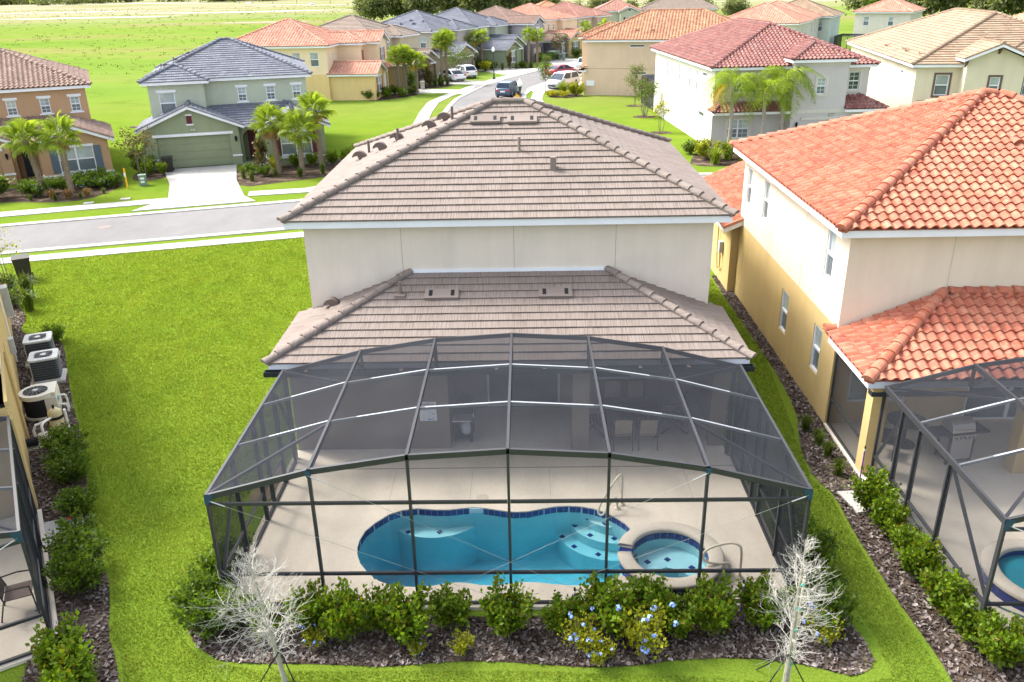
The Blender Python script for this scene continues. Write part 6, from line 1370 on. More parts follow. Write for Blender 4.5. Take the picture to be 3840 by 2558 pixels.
# --- palms
def fan_frond(seed, L=1.0, n=26):
    r = np.random.default_rng(seed); V = []; F = []
    pet = 0.75*L
    k = len(V); V += [(-0.015, 0, 0), (0.015, 0, 0), (0.01, pet, 0.05), (-0.01, pet, 0.05)]; F += [(k, k+1, k+2), (k, k+2, k+3)]
    for i in range(n):
        a = (i/(n-1)-0.5)*R(250); l = L*(0.95-0.25*abs(a)/2.2)*r.uniform(0.9, 1.05); dr = 0.55*r.uniform(0.5, 1.3)
        d = np.array([math.sin(a), math.cos(a), 0]); s = np.array([d[1], -d[0], 0])*0.035*L
        b = np.array([0, pet, 0.05]); m = b+d*l*0.6+np.array([0, 0, 0.02-0.10*abs(a)*L]); t = b+d*l*0.95+np.array([0, 0, -dr*l*0.55-0.10*abs(a)*L])
        k = len(V); V += [tuple(b), tuple(m+s+np.array([0, 0, 0.03])), tuple(m-s-np.array([0, 0, 0.03])), tuple(t)]; F += [(k, k+1, k+2), (k+1, k+3, k+2)]
    c = r.uniform(0, 0.8, len(F)); return np_mesh('frond', np.array(V), np.array(F), c)
FANS = [fan_frond(90+i) for i in range(4)]
for m in FANS: m.materials.append(PALM_L)
FAND = fan_frond(95, 0.8); FAND.materials.append(PALM_B); FANY = fan_frond(96, 0.9); FANY.materials.append(PALM_Y)
def sabal(x, y, h, label, lean=(0, 0), n=26, fr=0.95, group='cabbage palms along the street', nskip=1):
    o = thing('palm_tree', label, 'palm tree', (x, y, 0), rng.uniform(0, 6.28), group)
    r = np.random.default_rng(int(abs(x*31+y*17))); g = G()
    g.tube([(0, 0, 0), (lean[0]*0.4, lean[1]*0.4, h*0.5), (lean[0], lean[1], h)], [0.17, 0.14, 0.15], 9)
    for k in range(int(h*46)):   # old leaf bases
        t = (k+0.5)/(h*46); a = k*2.4; z = t*h; px, py = lean[0]*t**1.3, lean[1]*t**1.3; rr = 0.145
        p = Vector((px+rr*math.cos(a), py+rr*math.sin(a), z)); d = Vector((math.cos(a), math.sin(a), 0)); s_ = Vector((-d.y, d.x, 0))*0.055
        g.add([p-s_, p+s_, p+s_*0.7+d*0.06+Vector((0, 0, 0.16)), p-s_*0.7+d*0.06+Vector((0, 0, 0.16))], [(0,1,2,3)])
    g.build('trunk', BARKP, o)
    top = Vector((lean[0], lean[1], h))
    for i in range(n):
        t = i/(n-1); el = R(78)-t*R(125)+r.normal(0, 0.1); az = i*2.399+r.normal(0, 0.15)
        m = FANS[i % 4] if t < 0.9 else (FAND if r.uniform() < 0.5 else FANY if r.uniform() < 0.4 else FANS[1])
        mt = Matrix.Translation(top) @ Matrix.Rotation(az, 4, 'Z') @ Matrix.Rotation(el, 4, 'X') @ Matrix.Rotation(r.normal(0, 0.25), 4, 'Y') @ Matrix.Scale(fr*r.uniform(0.85, 1.1), 4)
        place('frond', m, o, mt)
    return o
sabal(-29.71, 50.53, 3.5, 'cabbage palm before the brown house, left of the pair', (-0.3, 0.2)); sabal(-27.95, 50.41, 3.6, 'cabbage palm before the brown house, right of the pair', (-0.25, 0.3))
sabal(-16.61, 56.0, 3.3, 'cabbage palm before the sage green house, left of three', (-0.3, 0.1)); sabal(-14.89, 55.41, 3.0, 'cabbage palm before the sage green house, middle one of three', (-0.1, 0.1)); sabal(-13.97, 57.19, 3.9, 'cabbage palm before the sage green house, right of three', (-0.3, 0.1))
sabal(-14.2, 98.3, 4.2, 'cabbage palm in the corner house bed, leftmost of three', (-0.1, 0)); sabal(-13.5, 98.6, 4.3, 'cabbage palm in the corner house bed, middle of three', (0.2, 0.2)); sabal(-12.3, 98.9, 3.5, 'cabbage palm in the corner house bed, rightmost and shortest', (-0.1, 0))
sabal(-10.3, 108.2, 5.0, 'tall cabbage palm before the white sedan, left trunk', (-0.1, 0), fr=1.0); sabal(-9.7, 108.6, 5.2, 'tall cabbage palm before the white sedan, right trunk', (0.1, 0.1), fr=1.0)
sabal(-7.3, 127.6, 4.2, 'palm beside the mauve garage, left trunk', (0, 0), 18); sabal(-6.2, 128.0, 4.4, 'palm beside the mauve garage, right trunk', (0, 0), 18)
sabal(0.6, 128.8, 4.6, 'slim palm before the double gabled sage house, left trunk', (0.4, 0), 18, 0.9); sabal(1.9, 129.4, 4.3, 'palm before the double gabled sage house, right trunk', (0, 0), 18)
sabal(10.0, 145.4, 4.5, 'palm before the plum grey house wing', (0, 0), 16); sabal(13.0, 146.0, 4.6, 'palm nearest the tan house corner on the far side', (0, 0), 14)
def feather_frond(seed, L=2.6, mat=None):
    r = np.random.default_rng(seed); V = []; F = []; n = 44
    def rach(t): return np.array([0, L*(t*0.95-0.12*t*t), 0.75*L*t-1.15*L*t*t])
    for i in range(16):
        t0, t1 = i/16, (i+1)/16; a, b = rach(t0), rach(t1); w = 0.03*(1-t0)+0.006
        k = len(V); V += [a+[-w, 0, 0], a+[w, 0, 0], b+[w*0.9, 0, 0], b+[-w*0.9, 0, 0]]; F += [(k, k+1, k+2), (k, k+2, k+3)]
    for i in range(n):
        t = 0.14+0.86*i/n; p = rach(t); tg = rach(min(1, t+0.02))-rach(t); tg /= np.linalg.norm(tg)+1e-9
        for sg in (-1, 1):
            l = 0.62*math.sin(math.pi*min(1, 0.2+0.8*t))**0.6*r.uniform(0.85, 1.1)+0.12
            d = np.array([sg*0.8, 0, 0])+tg*0.5+np.array([0, 0, r.normal(0.1, 0.22)]); d /= np.linalg.norm(d)
            m = p+d*l*0.5; e_ = p+d*l+np.array([0, 0, -0.55*l]); s = tg*0.02
            k = len(V); V += [p, m+s, m-s, e_]; F += [(k, k+1, k+2), (k+1, k+3, k+2)]
    me = np_mesh('frond', np.array(V), np.array(F), r.uniform(0, 1, len(F))); me.materials.append(mat); return me
FEA = [feather_frond(101+i, 2.4, PALM_F) for i in range(3)]; FEY = feather_frond(105, 2.2, PALM_Y); FEB = feather_frond(106, 2.0, PALM_B)
for q, (x, y, h, lb) in enumerate(((14.3, 59.7, 4.3, 'queen palm with a yellowing frond, left of three before the ivory house'), (16.6, 59.9, 3.8, 'queen palm before the ivory house, middle of three'), (18.2, 61.0, 4.4, 'queen palm before the ivory house, right of three'))):
    o = thing('palm_tree', lb, 'palm tree', (x, y, 0), 0, 'queen palms before the ivory house')
    g = G(); g.tube([(0, 0, 0), (0.05, 0, h*0.5), (0, 0, h)], [0.17, 0.13, 0.12], 10); g.tube([(0, 0, h), (0, 0, h+0.7)], [0.11, 0.05], 8); g.build('trunk', BARKQ, o)
    r = np.random.default_rng(200+q)
    for i in range(13):
        t = i/12; el = R(62)-t*R(62); az = i*2.399+q
        m = FEA[i % 3]
        if q == 0 and i in (12,): az = R(75); m = FEY
        mt = Matrix.Translation((0, 0, h+0.45)) @ Matrix.Rotation(az, 4, 'Z') @ Matrix.Rotation(el-R(25), 4, 'X') @ Matrix.Scale(r.uniform(1.05, 1.3), 4)
        place('frond', m, o, mt)
    if q == 0:
        place('frond', FEB, o, Matrix.Translation((0, 0, h+0.3)) @ Matrix.Rotation(R(85), 4, 'Z') @ Matrix.Rotation(R(-48), 4, 'X')); place('frond', FEY, o, Matrix.Translation((0, 0, h+0.4)) @ Matrix.Rotation(R(98), 4, 'Z') @ Matrix.Rotation(R(-22), 4, 'X'))
# --- broadleaf trees
def tree_meshes(seed, h, cr, ch, nb, nleaf, ll, tr=0.06, trunk_h=None, clump=0.35, multi=1, bare=0.0, lw=0.4):
    r = np.random.default_rng(seed); g = G(); P = []; D = []
    th = trunk_h if trunk_h is not None else h-ch
    for m_ in range(multi):
        a = m_*6.283/multi+r.uniform(0, 1); off = np.array([math.cos(a), math.sin(a), 0])*(0.0 if multi == 1 else 0.12)
        top = np.array([math.cos(a)*cr*0.25*(multi > 1), math.sin(a)*cr*0.25*(multi > 1), th]); g.tube([off, off*1.5+top*0.5, top], [tr, tr*0.8, tr*0.65], 7, False)
        lead = top+np.array([r.normal(0, 0.1*cr), r.normal(0, 0.1*cr), ch*0.75])
        g.tube([top, (top+lead)/2, lead], [tr*0.65, tr*0.4, tr*0.12], 5, False)
        for b in range(nb//multi):
            t = r.uniform(0, 0.95); st = top+(lead-top)*t; az = r.uniform(0, 6.283); ln = cr*r.uniform(0.55, 1.05)*(1-0.45*t)
            e = st+np.array([math.cos(az)*ln, math.sin(az)*ln, ln*r.uniform(0.2, 0.9)+0.05*ch]); md = (st+e)/2+np.array([0, 0, 0.12*ln])
            g.tube([st, md, e], [tr*0.3, tr*0.2, tr*0.06], 4, False)
            k = max(1, nleaf//nb); tt = r.uniform(0.35, 1.05, k)[:, None]
            q = (1-tt)**2*st+2*tt*(1-tt)*md+tt*tt*e
            q = q+r.normal(0, 1, (k, 3))*clump*cr*0.5*np.array([1, 1, 0.7]); P.append(q); D.append(rand_unit(r, k)+np.array([0, 0, 0.2]))
    P = np.concatenate(P); D = np.concatenate(D); n = len(P); L = r.uniform(0.7, 1.3, n)*ll
    V, F = leaf_arrays(P, D, rand_unit(r, n)+np.array([0, 0, 0.8]), L, L*lw); c = r.uniform(0, 1, n)
    return g, np_mesh('crown', V, F, np.concatenate([c, c]))
def tree(name, label, x, y, spec, mat, cat='tree', group=None, yaw=None, sc=1.0, bark=None):
    o = thing(name, label, cat, (x, y, 0), yaw if yaw is not None else rng.uniform(0, 6.28), group); o.scale = (sc, sc, sc)
    g, cm = tree_meshes(*spec[0], **spec[1]) if not isinstance(spec[0], G) else spec
    cm.materials.append(mat) if not cm.materials else None
    g.build('trunk', bark or BARK, o); place('crown', cm, o); return o
tree('tree', 'staked sapling with feathery olive crown on the tan house lawn', 10.96, 86.06, ((301, 4.2, 1.2, 2.6, 40, 1800, 0.10), dict(tr=0.05, clump=0.3)), LEAF_OLIVE)
tree('tree', 'small dark multi stemmed tree beside the screen cage on the right lawn', 10.93, 78.68, ((302, 2.9, 1.3, 1.6, 36, 1300, 0.13), dict(tr=0.05, multi=4, clump=0.35)), LEAF_MID)
tree('tree', 'thin young tree by the ivory side wall', 11.09, 69.76, ((303, 2.6, 0.8, 1.4, 22, 420, 0.13), dict(tr=0.03, multi=3, clump=0.35)), LEAF_LIME)
tree('tree', 'young conical street tree before the silver minivan', 2.33, 98.98, ((304, 4.6, 0.95, 3.6, 44, 1500, 0.12), dict(tr=0.05, clump=0.35)), LEAF_MID)
tree('tree', 'crape myrtle with reddish seed tips left of the sage garage', -25.5, 55.2, ((305, 3.4, 1.5, 2.4, 44, 1100, 0.12), dict(tr=0.04, multi=5, clump=0.28)), LEAF_BRZ)
tree('tree', 'bushy young holly at the left edge before the brown house', -33.0, 49.6, ((306, 3.0, 0.9, 2.2, 40, 1800, 0.11), dict(tr=0.05, clump=0.4)), LEAF_MID)
tree('tree', 'slender magnolia with bronze leaves beside the sage green porch', -17.75, 56.2, ((307, 2.6, 0.5, 2.2, 36, 900, 0.16), dict(tr=0.04, clump=0.4)), LEAF_BRZ)
tree('tree', 'small tree on the meadow edge between the two left houses', -26.4, 77.0, ((308, 4.6, 1.2, 3.2, 40, 1300, 0.14), dict(tr=0.06, clump=0.35)), LEAF_OLIVE)
tree('tree', 'bushy magnolia before the khaki house window', -11.9, 106.0, ((309, 3.2, 0.8, 2.8, 40, 1200, 0.2), dict(tr=0.05, clump=0.4)), LEAF_BRZ)
tree('tree', 'spreading light green tree behind the tall palms by the driveway', -8.6, 112.2, ((310, 4.0, 2.2, 2.4, 40, 1000, 0.18), dict(tr=0.05, multi=4, clump=0.3)), LEAF_MID)
tree('tree', 'loose golden crape myrtle before the plum garage', 5.6, 140.8, ((311, 4.6, 1.8, 3.2, 40, 800, 0.18), dict(tr=0.05, multi=5, clump=0.25)), LEAF_BRZ)
tree('tree', 'thin leggy crape myrtle at the left picture edge', -21.6, 32.2, ((312, 2.9, 1.0, 1.6, 24, 260, 0.10), dict(tr=0.025, multi=5, clump=0.3)), LEAF_LIME)
tree('tree', 'dark green young tree in the corner house bed', -13.2, 100.2, ((313, 2.6, 0.7, 2.0, 30, 900, 0.15), dict(tr=0.04, clump=0.4)), LEAF_DK)
tree('tree', 'pale green tree beside the plum grey wing', 11.4, 145.2, ((314, 3.8, 0.9, 3.0, 34, 900, 0.18), dict(tr=0.05, clump=0.4)), LEAF_MID)
# woods behind
OAK = [tree_meshes(320+i, 11, 6.0, 8.0, 60, 5200, 0.62, tr=0.3, trunk_h=2.6, clump=0.3, lw=0.5) for i in range(3)]
OAKT = [q[0].mesh('trunk') for q in OAK]
for (g, m), tmn in zip(OAK, OAKT): m.materials.append(LEAF_OLIVE); tmn.materials.append(BARK)
PINE = tree_meshes(330, 10, 4.0, 8.0, 50, 3000, 0.6, tr=0.2, trunk_h=2.0, clump=0.35); PINEM = PINE[0].mesh('trunk'); PINEM.materials.append(BARK); PINE[1].materials.append(LEAF_MID)
wl = [(-44, 262, 1.0), (-37, 268, 1.15), (-30, 262, 1.1), (-22, 270, 1.2), (-14, 265, 1.15), (-6, 272, 1.1), (-40, 282, 1.1), (-26, 288, 1.2), (-10, 290, 1.2), (2, 285, 0.9), (8, 296, 0.9), (-47, 274, 0.9)]
for i, (x, y, s_) in enumerate(wl):
    o = thing('oak_tree', 'grey green oak in the wood behind the blue roofs, %s from the left' % ORD[sorted(range(len(wl)), key=lambda k: wl[k][0]).index(i)], 'tree', (x, y, 0), i*1.7, 'oaks behind the blue roofs'); o.scale = (s_, s_, s_*0.95)
    place('trunk', OAKT[i % 3], o); place('crown', OAK[i % 3][1], o)
wr = [(82, 205, 1.1), (90, 198, 1.1), (98, 206, 1.2), (106, 196, 1.15), (98, 186, 1.0), (112, 186, 1.2), (120, 200, 1.2), (104, 176, 0.95), (116, 172, 1.1), (128, 184, 1.2), (84, 218, 1.1), (100, 222, 1.2), (118, 216, 1.2), (104, 158, 0.9), (98, 150, 0.85)]
for i, (x, y, s_) in enumerate(wr):
    pine = i in (13, 14, 0)
    o = thing('pine_tree' if pine else 'oak_tree', '%s in the wood at the upper right, %s from the left' % ('bright green tree' if pine else 'dark grey green oak', ORD[sorted(range(len(wr)), key=lambda k: wr[k][0]/wr[k][1]).index(i)]), 'tree', (x, y, 0), i*2.1, 'trees at the upper right'); o.scale = (s_, s_, s_)
    place('trunk', PINEM if pine else OAKT[i % 3], o); place('crown', PINE[1] if pine else OAK[i % 3][1], o)
for i, (x, y, s_) in enumerate(((14, 262, 0.7), (22, 268, 0.75), (30, 262, 0.7), (40, 270, 0.75), (52, 262, 0.7), (60, 255, 0.7))):
    o = thing('oak_tree', 'small round tree behind the far rose and grey roofs, %s from the left' % ORD[i], 'tree', (x, y, 0), i*1.1, 'trees behind the far roofs'); o.scale = (s_, s_, s_*0.8)
    place('trunk', OAKT[i % 3], o); place('crown', OAK[i % 3][1], o)
# distant tree line, one mass
r = np.random.default_rng(400); Pn = []; 
for i in range(150):
    x = r.uniform(-760, -150); y = 1000+r.normal(0, 40)-0.25*(x+450); rad = r.uniform(8, 18); hh = r.uniform(8, 17); k = 120
    q = rand_unit(r, k)*np.array([rad, rad*0.7, hh*0.5])*r.uniform(0.5, 1.0, (k, 1))+np.array([x, y, hh*0.5]); q[:, 2] = np.maximum(q[:, 2], 0.3); Pn.append(q)
for i in range(90):
    x = r.uniform(-140, 420); y = 880+r.normal(0, 50); rad = r.uniform(7, 14); hh = r.uniform(7, 14); k = 90
    q = rand_unit(r, k)*np.array([rad, rad*0.7, hh*0.5])*r.uniform(0.5, 1.0, (k, 1))+np.array([x, y, hh*0.5]); q[:, 2] = np.maximum(q[:, 2], 0.3); Pn.append(q)
Pn = np.concatenate(Pn); n = len(Pn); L = r.uniform(2.0, 4.5, n); V, F = leaf_arrays(Pn, rand_unit(r, n), rand_unit(r, n), L, L*0.5); c = r.uniform(0, 1, n)
me = np_mesh('distant_woods', V, F, np.concatenate([c, c])); me.materials.append(LEAF_OLIVE); tag(stuff(place('distant_woods', me)), 'distant band of woods along the far edge of the meadow', 'woods')
# meadow scrub
r = np.random.default_rng(410); n0 = 1500; yy = 130+500*r.uniform(0, 1, n0)**1.4; xx = r.uniform(-0.62, 0.02, n0)*yy
k = ~((xx > -50) & (yy < 330)); xx, yy = xx[k], yy[k]; P0 = np.stack([xx, yy, np.full(len(xx), 0.05)], 1); P0 = np.repeat(P0, 5, 0); n = len(P0); P0 = P0+r.normal(0, 1, (n, 3))*np.array([0.4, 0.4, 0.0])
L = r.uniform(0.15, 0.5, n)*(0.5+P0[:, 1]/600); V, F = leaf_arrays(P0, rand_unit(r, n)*np.array([1, 1, 0.3])+np.array([0, 0, 0.8]), rand_unit(r, n), L, L*0.35); c = r.uniform(0, 1, n)
me = np_mesh('meadow_tufts', V, F, np.concatenate([c, c])); me.materials.append(LEAF_MID); tag(stuff(place('meadow_tufts', me)), 'scattered low tufts on the bright meadow', 'scrub')
# --- bare white trees in front
def bare_tree(label, x, y, h, cr, lean, seed, stake):
    o = thing('bare_tree', label, 'tree', (x, y, 0), 0, 'leafless pale trees before the pool cage'); r = np.random.default_rng(seed); g = G(); tw = G()
    tk = [np.array([0, 0, 0.0]), np.array([lean[0]*0.35, lean[1]*0.35, h*0.35]), np.array([lean[0]*0.7, lean[1]*0.7, h*0.68]), np.array([lean[0], lean[1], h])]
    g.tube(tk, [0.05, 0.04, 0.028, 0.006], 7)
    g.build('trunk', M('lichen_trunk', (0.40, 0.38, 0.31), 0.9, 0.2, 8, 40, 0.3), o)
    def at(t):
        k = min(2, int(t*3)); f_ = t*3-k; return tk[k]*(1-f_)+tk[k+1]*f_
    def grow(p, d, L, rad, lev):
        pts = [p]; q = p; dd = d
        for s_ in range(3):
            dd = dd+rand_unit(r, 1)[0]*0.24+np.array([0, 0, 0.10]); dd = dd/np.linalg.norm(dd); q = q+dd*L/3; pts.append(q)
        tw.tube(pts, [rad, rad*0.8, rad*0.6, rad*0.35], 3, False)
        if lev < 2:
            for c_ in range(5 if lev == 0 else 2):
                t = r.uniform(0.25, 1.0); k = min(2, int(t*3)); b = pts[k]+(pts[k+1]-pts[k])*(t*3-k)
                nd = dd+rand_unit(r, 1)[0]*0.95; nd[2] += 0.1; grow(b, nd/np.linalg.norm(nd), L*r.uniform(0.4, 0.62), rad*0.62, lev+1)
    for i in range(105):
        t = 0.20+0.78*(i/105)**0.95; az = r.uniform(0, 6.283); prof = math.sin(math.pi*min(1, (t-0.12)/0.95))**0.6 if t < 0.62 else (1.15-t)*1.55
        L = cr*max(0.22, prof)*r.uniform(0.55, 1.1); el = r.uniform(-0.15, 0.75)+0.6*max(0, t-0.6)
        grow(at(t), np.array([math.cos(az)*math.cos(el), math.sin(az)*math.cos(el), math.sin(el)]), L, 0.0068*(1.25-t*0.6), 0)
    tw.build('twigs', BARKW, o)
    if stake:
        G().tube([(0.06, 0.02, 0), (0.08, 0.02, h*0.78)], 0.022, 6).build('stake', M('stake_wood', (0.5, 0.46, 0.36), 0.8, 0.15, 5, 0), o)
        for z in (0.5, 1.25, 1.7, 2.2): G().tube([(0.02+0.02*z, 0, z), (0.07, 0.02, z+0.03)], 0.036, 6).build('tie', M('tie_teal', (0.05, 0.30, 0.24), 0.6, 0.1, 3, 0), o)
    for a in (2.4, 3.6, 5.5): G().tube([(0, 0, 0.75), (0.55*math.cos(a), 0.55*math.sin(a), 0.02)], 0.012, 5).build('guy_strap', DARK, o)
    return o
bare_tree('leafless whitish tree at the lower left before the pool cage', -4.45, 11.35, 2.75, 0.86, (-0.35, 0.15), 501, False)
bare_tree('leafless whitish staked tree at the lower right before the pool cage', 4.45, 11.2, 3.05, 0.66, (0.05, 0.1), 502, True)
# ------------------------------------------------------------------ vehicles
TYRE = M('tyre_rubber', (0.02, 0.02, 0.02), 0.85, 0.1, 3, 0); RIM = M('alloy_rim', (0.45, 0.45, 0.46), 0.3, 0.05, 3, 0, metal=0.7); CARGL = glass_mat('car_glass', (0.015, 0.028, 0.05), 0.12, 0.2)
REDL = M('tail_light', (0.55, 0.02, 0.02), 0.25, 0.05, 3, 0); HEADL = M('head_light', (0.7, 0.7, 0.7), 0.15, 0.05, 3, 0); PLATE = M('number_plate_white', (0.75, 0.76, 0.74), 0.5, 0.05, 3, 0); TRIMB = M('black_trim', (0.025, 0.025, 0.028), 0.6, 0.1, 3, 0)
def car_paint(n, c):
    m = M(n, c, 0.25, 0.03, 0.5, 0, spec=0.6); m.node_tree.nodes['Principled BSDF'].inputs['Coat Weight'].default_value = 0.15; return m
def car(name, label, x, y, head, paint, L=4.8, W=1.84, belt=0.92, roof=1.45, xs=(-1.85, -0.95, 0.45, 1.35), hood=0.82, trunk=0.98, wb=2.8, wr=0.33, cat='car', group='vehicles on the side street', bed=False):
    o = thing(name, label, cat, (x, y, 0.03), R(head), group); h = L/2; w = W/2
    sx = [-h, -h+0.08, -h+0.5, xs[0], xs[3]-0.1, h-0.75, h-0.15, h]
    top = [0.80, trunk-0.03, trunk, belt+0.02, belt+0.04, hood, hood-0.12, 0.62] if xs[0] > -h+0.6 else [0.85, belt-0.05, belt+0.0, belt+0.02, belt+0.04, hood, hood-0.12, 0.66]
    ww = [0.80, 0.92, 0.985, 1.0, 1.0, 0.97, 0.88, 0.74]; n = len(sx); g = G(); vs = []
    for X, t, q in zip(sx, top, ww):
        ring = [(w*q*0.9, 0.24), (w*q, 0.36), (w*q*1.0, 0.60), (w*q*0.96, t-0.05), (w*q*0.78, t+0.01), (0, t+0.03)]
        for (yy, z) in ring: vs.append((X, yy, z))
        for (yy, z) in ring[:-1][::-1]: vs.append((X, -yy, z))
    k = 11
    fs = [(i*k+j, i*k+(j+1) % k, (i+1)*k+(j+1) % k, (i+1)*k+j) for i in range(n-1) for j in range(k)]+[tuple(range(k-1, -1, -1)), tuple((n-1)*k+j for j in range(k))]
    g.add(vs, fs); body = g.build('body', paint, o, (0, 0, 0), True)
    # cabin
    b0, b1, b2, b3 = xs; wb_, wt = w*0.95, w*0.76; z0, z1 = belt-0.06, roof
    cb = [(b0, wb_, z0), (b1, wt, z1-0.04), ((b1+b2)/2, wt*1.02, z1), (b2, wt, z1-0.03), (b3, wb_*0.97, z0)]
    g = G(); vs = [(X, s*Y, Z) for X, Y, Z in cb for s in (1, -1)]
    g.add(vs, [(0, 2, 3, 1), (2, 4, 5, 3), (4, 6, 7, 5), (6, 8, 9, 7)]); g.add([(b0, wb_, z0), (b3, wb_*0.97, z0), (b2, wt, z1-0.03), ((b1+b2)/2, wt*1.02, z1), (b1, wt, z1-0.04)], [(0,1,2,3,4)]); g.add([(b0, -wb_, z0), (b3, -wb_*0.97, z0), (b2, -wt, z1-0.03), ((b1+b2)/2, -wt*1.02, z1), (b1, -wt, z1-0.04)], [(4,3,2,1,0)])
    g.build('cabin', paint, o)
    def lerp(a, b, t): return tuple(p+(q-p)*t for p, q in zip(a, b))
    # glass, laid just proud of the cabin sides
    for s in (1, -1):
        A, B_, C_, D_ = (b0, wb_, z0), (b3, wb_*0.97, z0), (b2, wt, z1-0.03), (b1, wt, z1-0.04)
        m0, m1 = lerp(A, B_, 0.5), lerp(D_, C_, 0.5)
        for (q0, q1, q2, q3) in ((A, m0, m1, D_), (m0, B_, C_, m1)):
            c = tuple(sum(v)/4 for v in zip(q0, q1, q2, q3)); P = [lerp(c, lerp(p, r_, 0.0), 0.82) for p, r_ in zip((q0, q1, q2, q3), (q1, q2, q3, q0))]
            P = [(p[0], s*(p[1]+0.015), p[2]+0.012) for p in P]; g = G(); g.add(P, [(0,1,2,3) if s < 0 else (3,2,1,0)]); g.build('side_window', CARGL, o)
    for nm, Xa, Za, Ya, Xb, Zb, Yb, dx in (('rear_window', b0, z0+0.09, wb_*0.84, b1, z1-0.07, wt*0.88, -0.02), ('windscreen', b3, z0+0.10, wb_*0.86, b2, z1-0.05, wt*0.90, 0.02)):
        g = G(); g.add([(Xa+dx, Ya, Za), (Xa+dx, -Ya, Za), (Xb+dx, -Yb, Zb), (Xb+dx, Yb, Zb)], [(0,1,2,3) if dx > 0 else (3,2,1,0)]); g.build(nm, CARGL, o)
    for X in (-wb/2, wb/2):
        for s in (1, -1):
            g = G(); Y = s*(w-0.02); g.tube([(X, Y-s*0.20, wr), (X, Y-s*0.17, wr), (X, Y, wr), (X, Y+s*0.02, wr)], [wr*0.9, wr, wr, wr*0.9], 18); wl_ = g.build('wheel', TYRE, o)
            g = G(); g.tube([(X, Y, wr), (X, Y+s*0.028, wr)], [wr*0.62, wr*0.58], 14); g.build('rim', RIM, wl_)
            for q in range(5):
                a = q*1.2566; g = G(); g.bar((X, Y+s*0.033, wr), (X+wr*0.55*math.cos(a), Y+s*0.033, wr+wr*0.55*math.sin(a)), 0.05, 0.012, (0, 1, 0)); g.build('spoke', TRIMB, wl_)
            g = G(); g.tube([(X, Y-s*0.12, wr+0.02), (X, Y+s*0.012, wr+0.02)], wr*1.13, 18); g.build('wheel_arch', TRIMB, o)
    for s in (1, -1):
        G().box(-h-0.015, -h+0.25, s*w*0.52, s*w*0.86, 0.74, 0.74+0.14).build('tail_light', REDL, o); G().box(h-0.2, h-0.02, s*w*0.45, s*w*0.78, 0.62, 0.75).build('head_light', HEADL, o)
        G().box(b3-0.35, b3-0.15, s*(w+0.02), s*(w+0.2), belt+0.02, belt+0.16).build('mirror', paint, o)
    G().box(-h-0.02, -h+0.06, -0.26, 0.26, 0.62, 0.76).build('number_plate', PLATE, o); G().box(-h-0.025, -h+0.1, -w*0.72, w*0.72, 0.28, 0.40).build('bumper', TRIMB, o); G().box(h-0.1, h+0.01, -w*0.5, w*0.5, 0.34, 0.52).build('grille', TRIMB, o)
    if bed:
        g = G(); g.box(-h, xs[0]-0.05, -w*0.97, w*0.97, 0.5, 0.62); g.box(-h, xs[0]-0.05, -w*0.97, -w*0.9, 0.62, 1.1); g.box(-h, xs[0]-0.05, w*0.9, w*0.97, 0.62, 1.1); g.box(-h-0.02, -h+0.05, -w*0.9, w*0.9, 0.62, 1.1); g.build('truck_bed', paint, o)
    return o
WCAR = car_paint('car_white', (0.75, 0.76, 0.78)); BCAR = car_paint('car_slate_blue', (0.05, 0.08, 0.13)); RCAR = car_paint('car_red', (0.36, 0.025, 0.03)); SCAR = car_paint('car_silver', (0.40, 0.44, 0.48))
VAN = dict(L=5.1, W=1.98, belt=1.06, roof=1.74, xs=(-2.42, -2.1, 0.7, 1.75), hood=1.0, trunk=1.05, wb=3.0, wr=0.36)
car('minivan', 'slate blue minivan seen from behind on the road above the roof ridge', -1.85, 96.0, 76, BCAR, **{**VAN, 'L': 4.7, 'W': 1.76, 'roof': 1.6, 'xs': (-2.2, -1.9, 0.6, 1.6)})
car('sedan', 'white sedan parked on a driveway behind the tall palms', -9.5, 112.9, 124, WCAR, xs=(-1.95, -0.9, 0.35, 1.4))
car('hatchback', 'white hatchback parked beyond the white sedan', -8.1, 116.8, 121, WCAR, L=4.5, belt=1.0, roof=1.6, xs=(-2.1, -1.6, 0.5, 1.35), hood=0.95, trunk=1.0)
car('minivan', 'silver minivan parked on the driveway of the tan corner house', 4.5, 103.0, 237, SCAR, **VAN)
car('sedan', 'red sedan parked behind the silver minivan', 4.9, 116.6, 42, RCAR, xs=(-1.95, -0.9, 0.35, 1.4))
car('pickup_truck', 'white pickup truck half hidden by the tan house', 8.2, 122.0, 48, WCAR, L=5.6, W=1.95, belt=1.12, roof=1.8, xs=(-0.3, -0.1, 1.0, 1.7), hood=1.1, trunk=0.9, wb=3.4, wr=0.4, bed=True)
for (x, y, a, lb, p) in ((-1.5, 531, 0, 'tiny white car on the far road above the orange roof', WCAR), (-152.6, 646, -35, 'tiny silver car on the far meadow road, right one', SCAR), (-225, 736, -35, 'tiny white car on the far meadow road, left one', WCAR)): car('sedan', lb, x, y, a, p, group='cars on the far road')
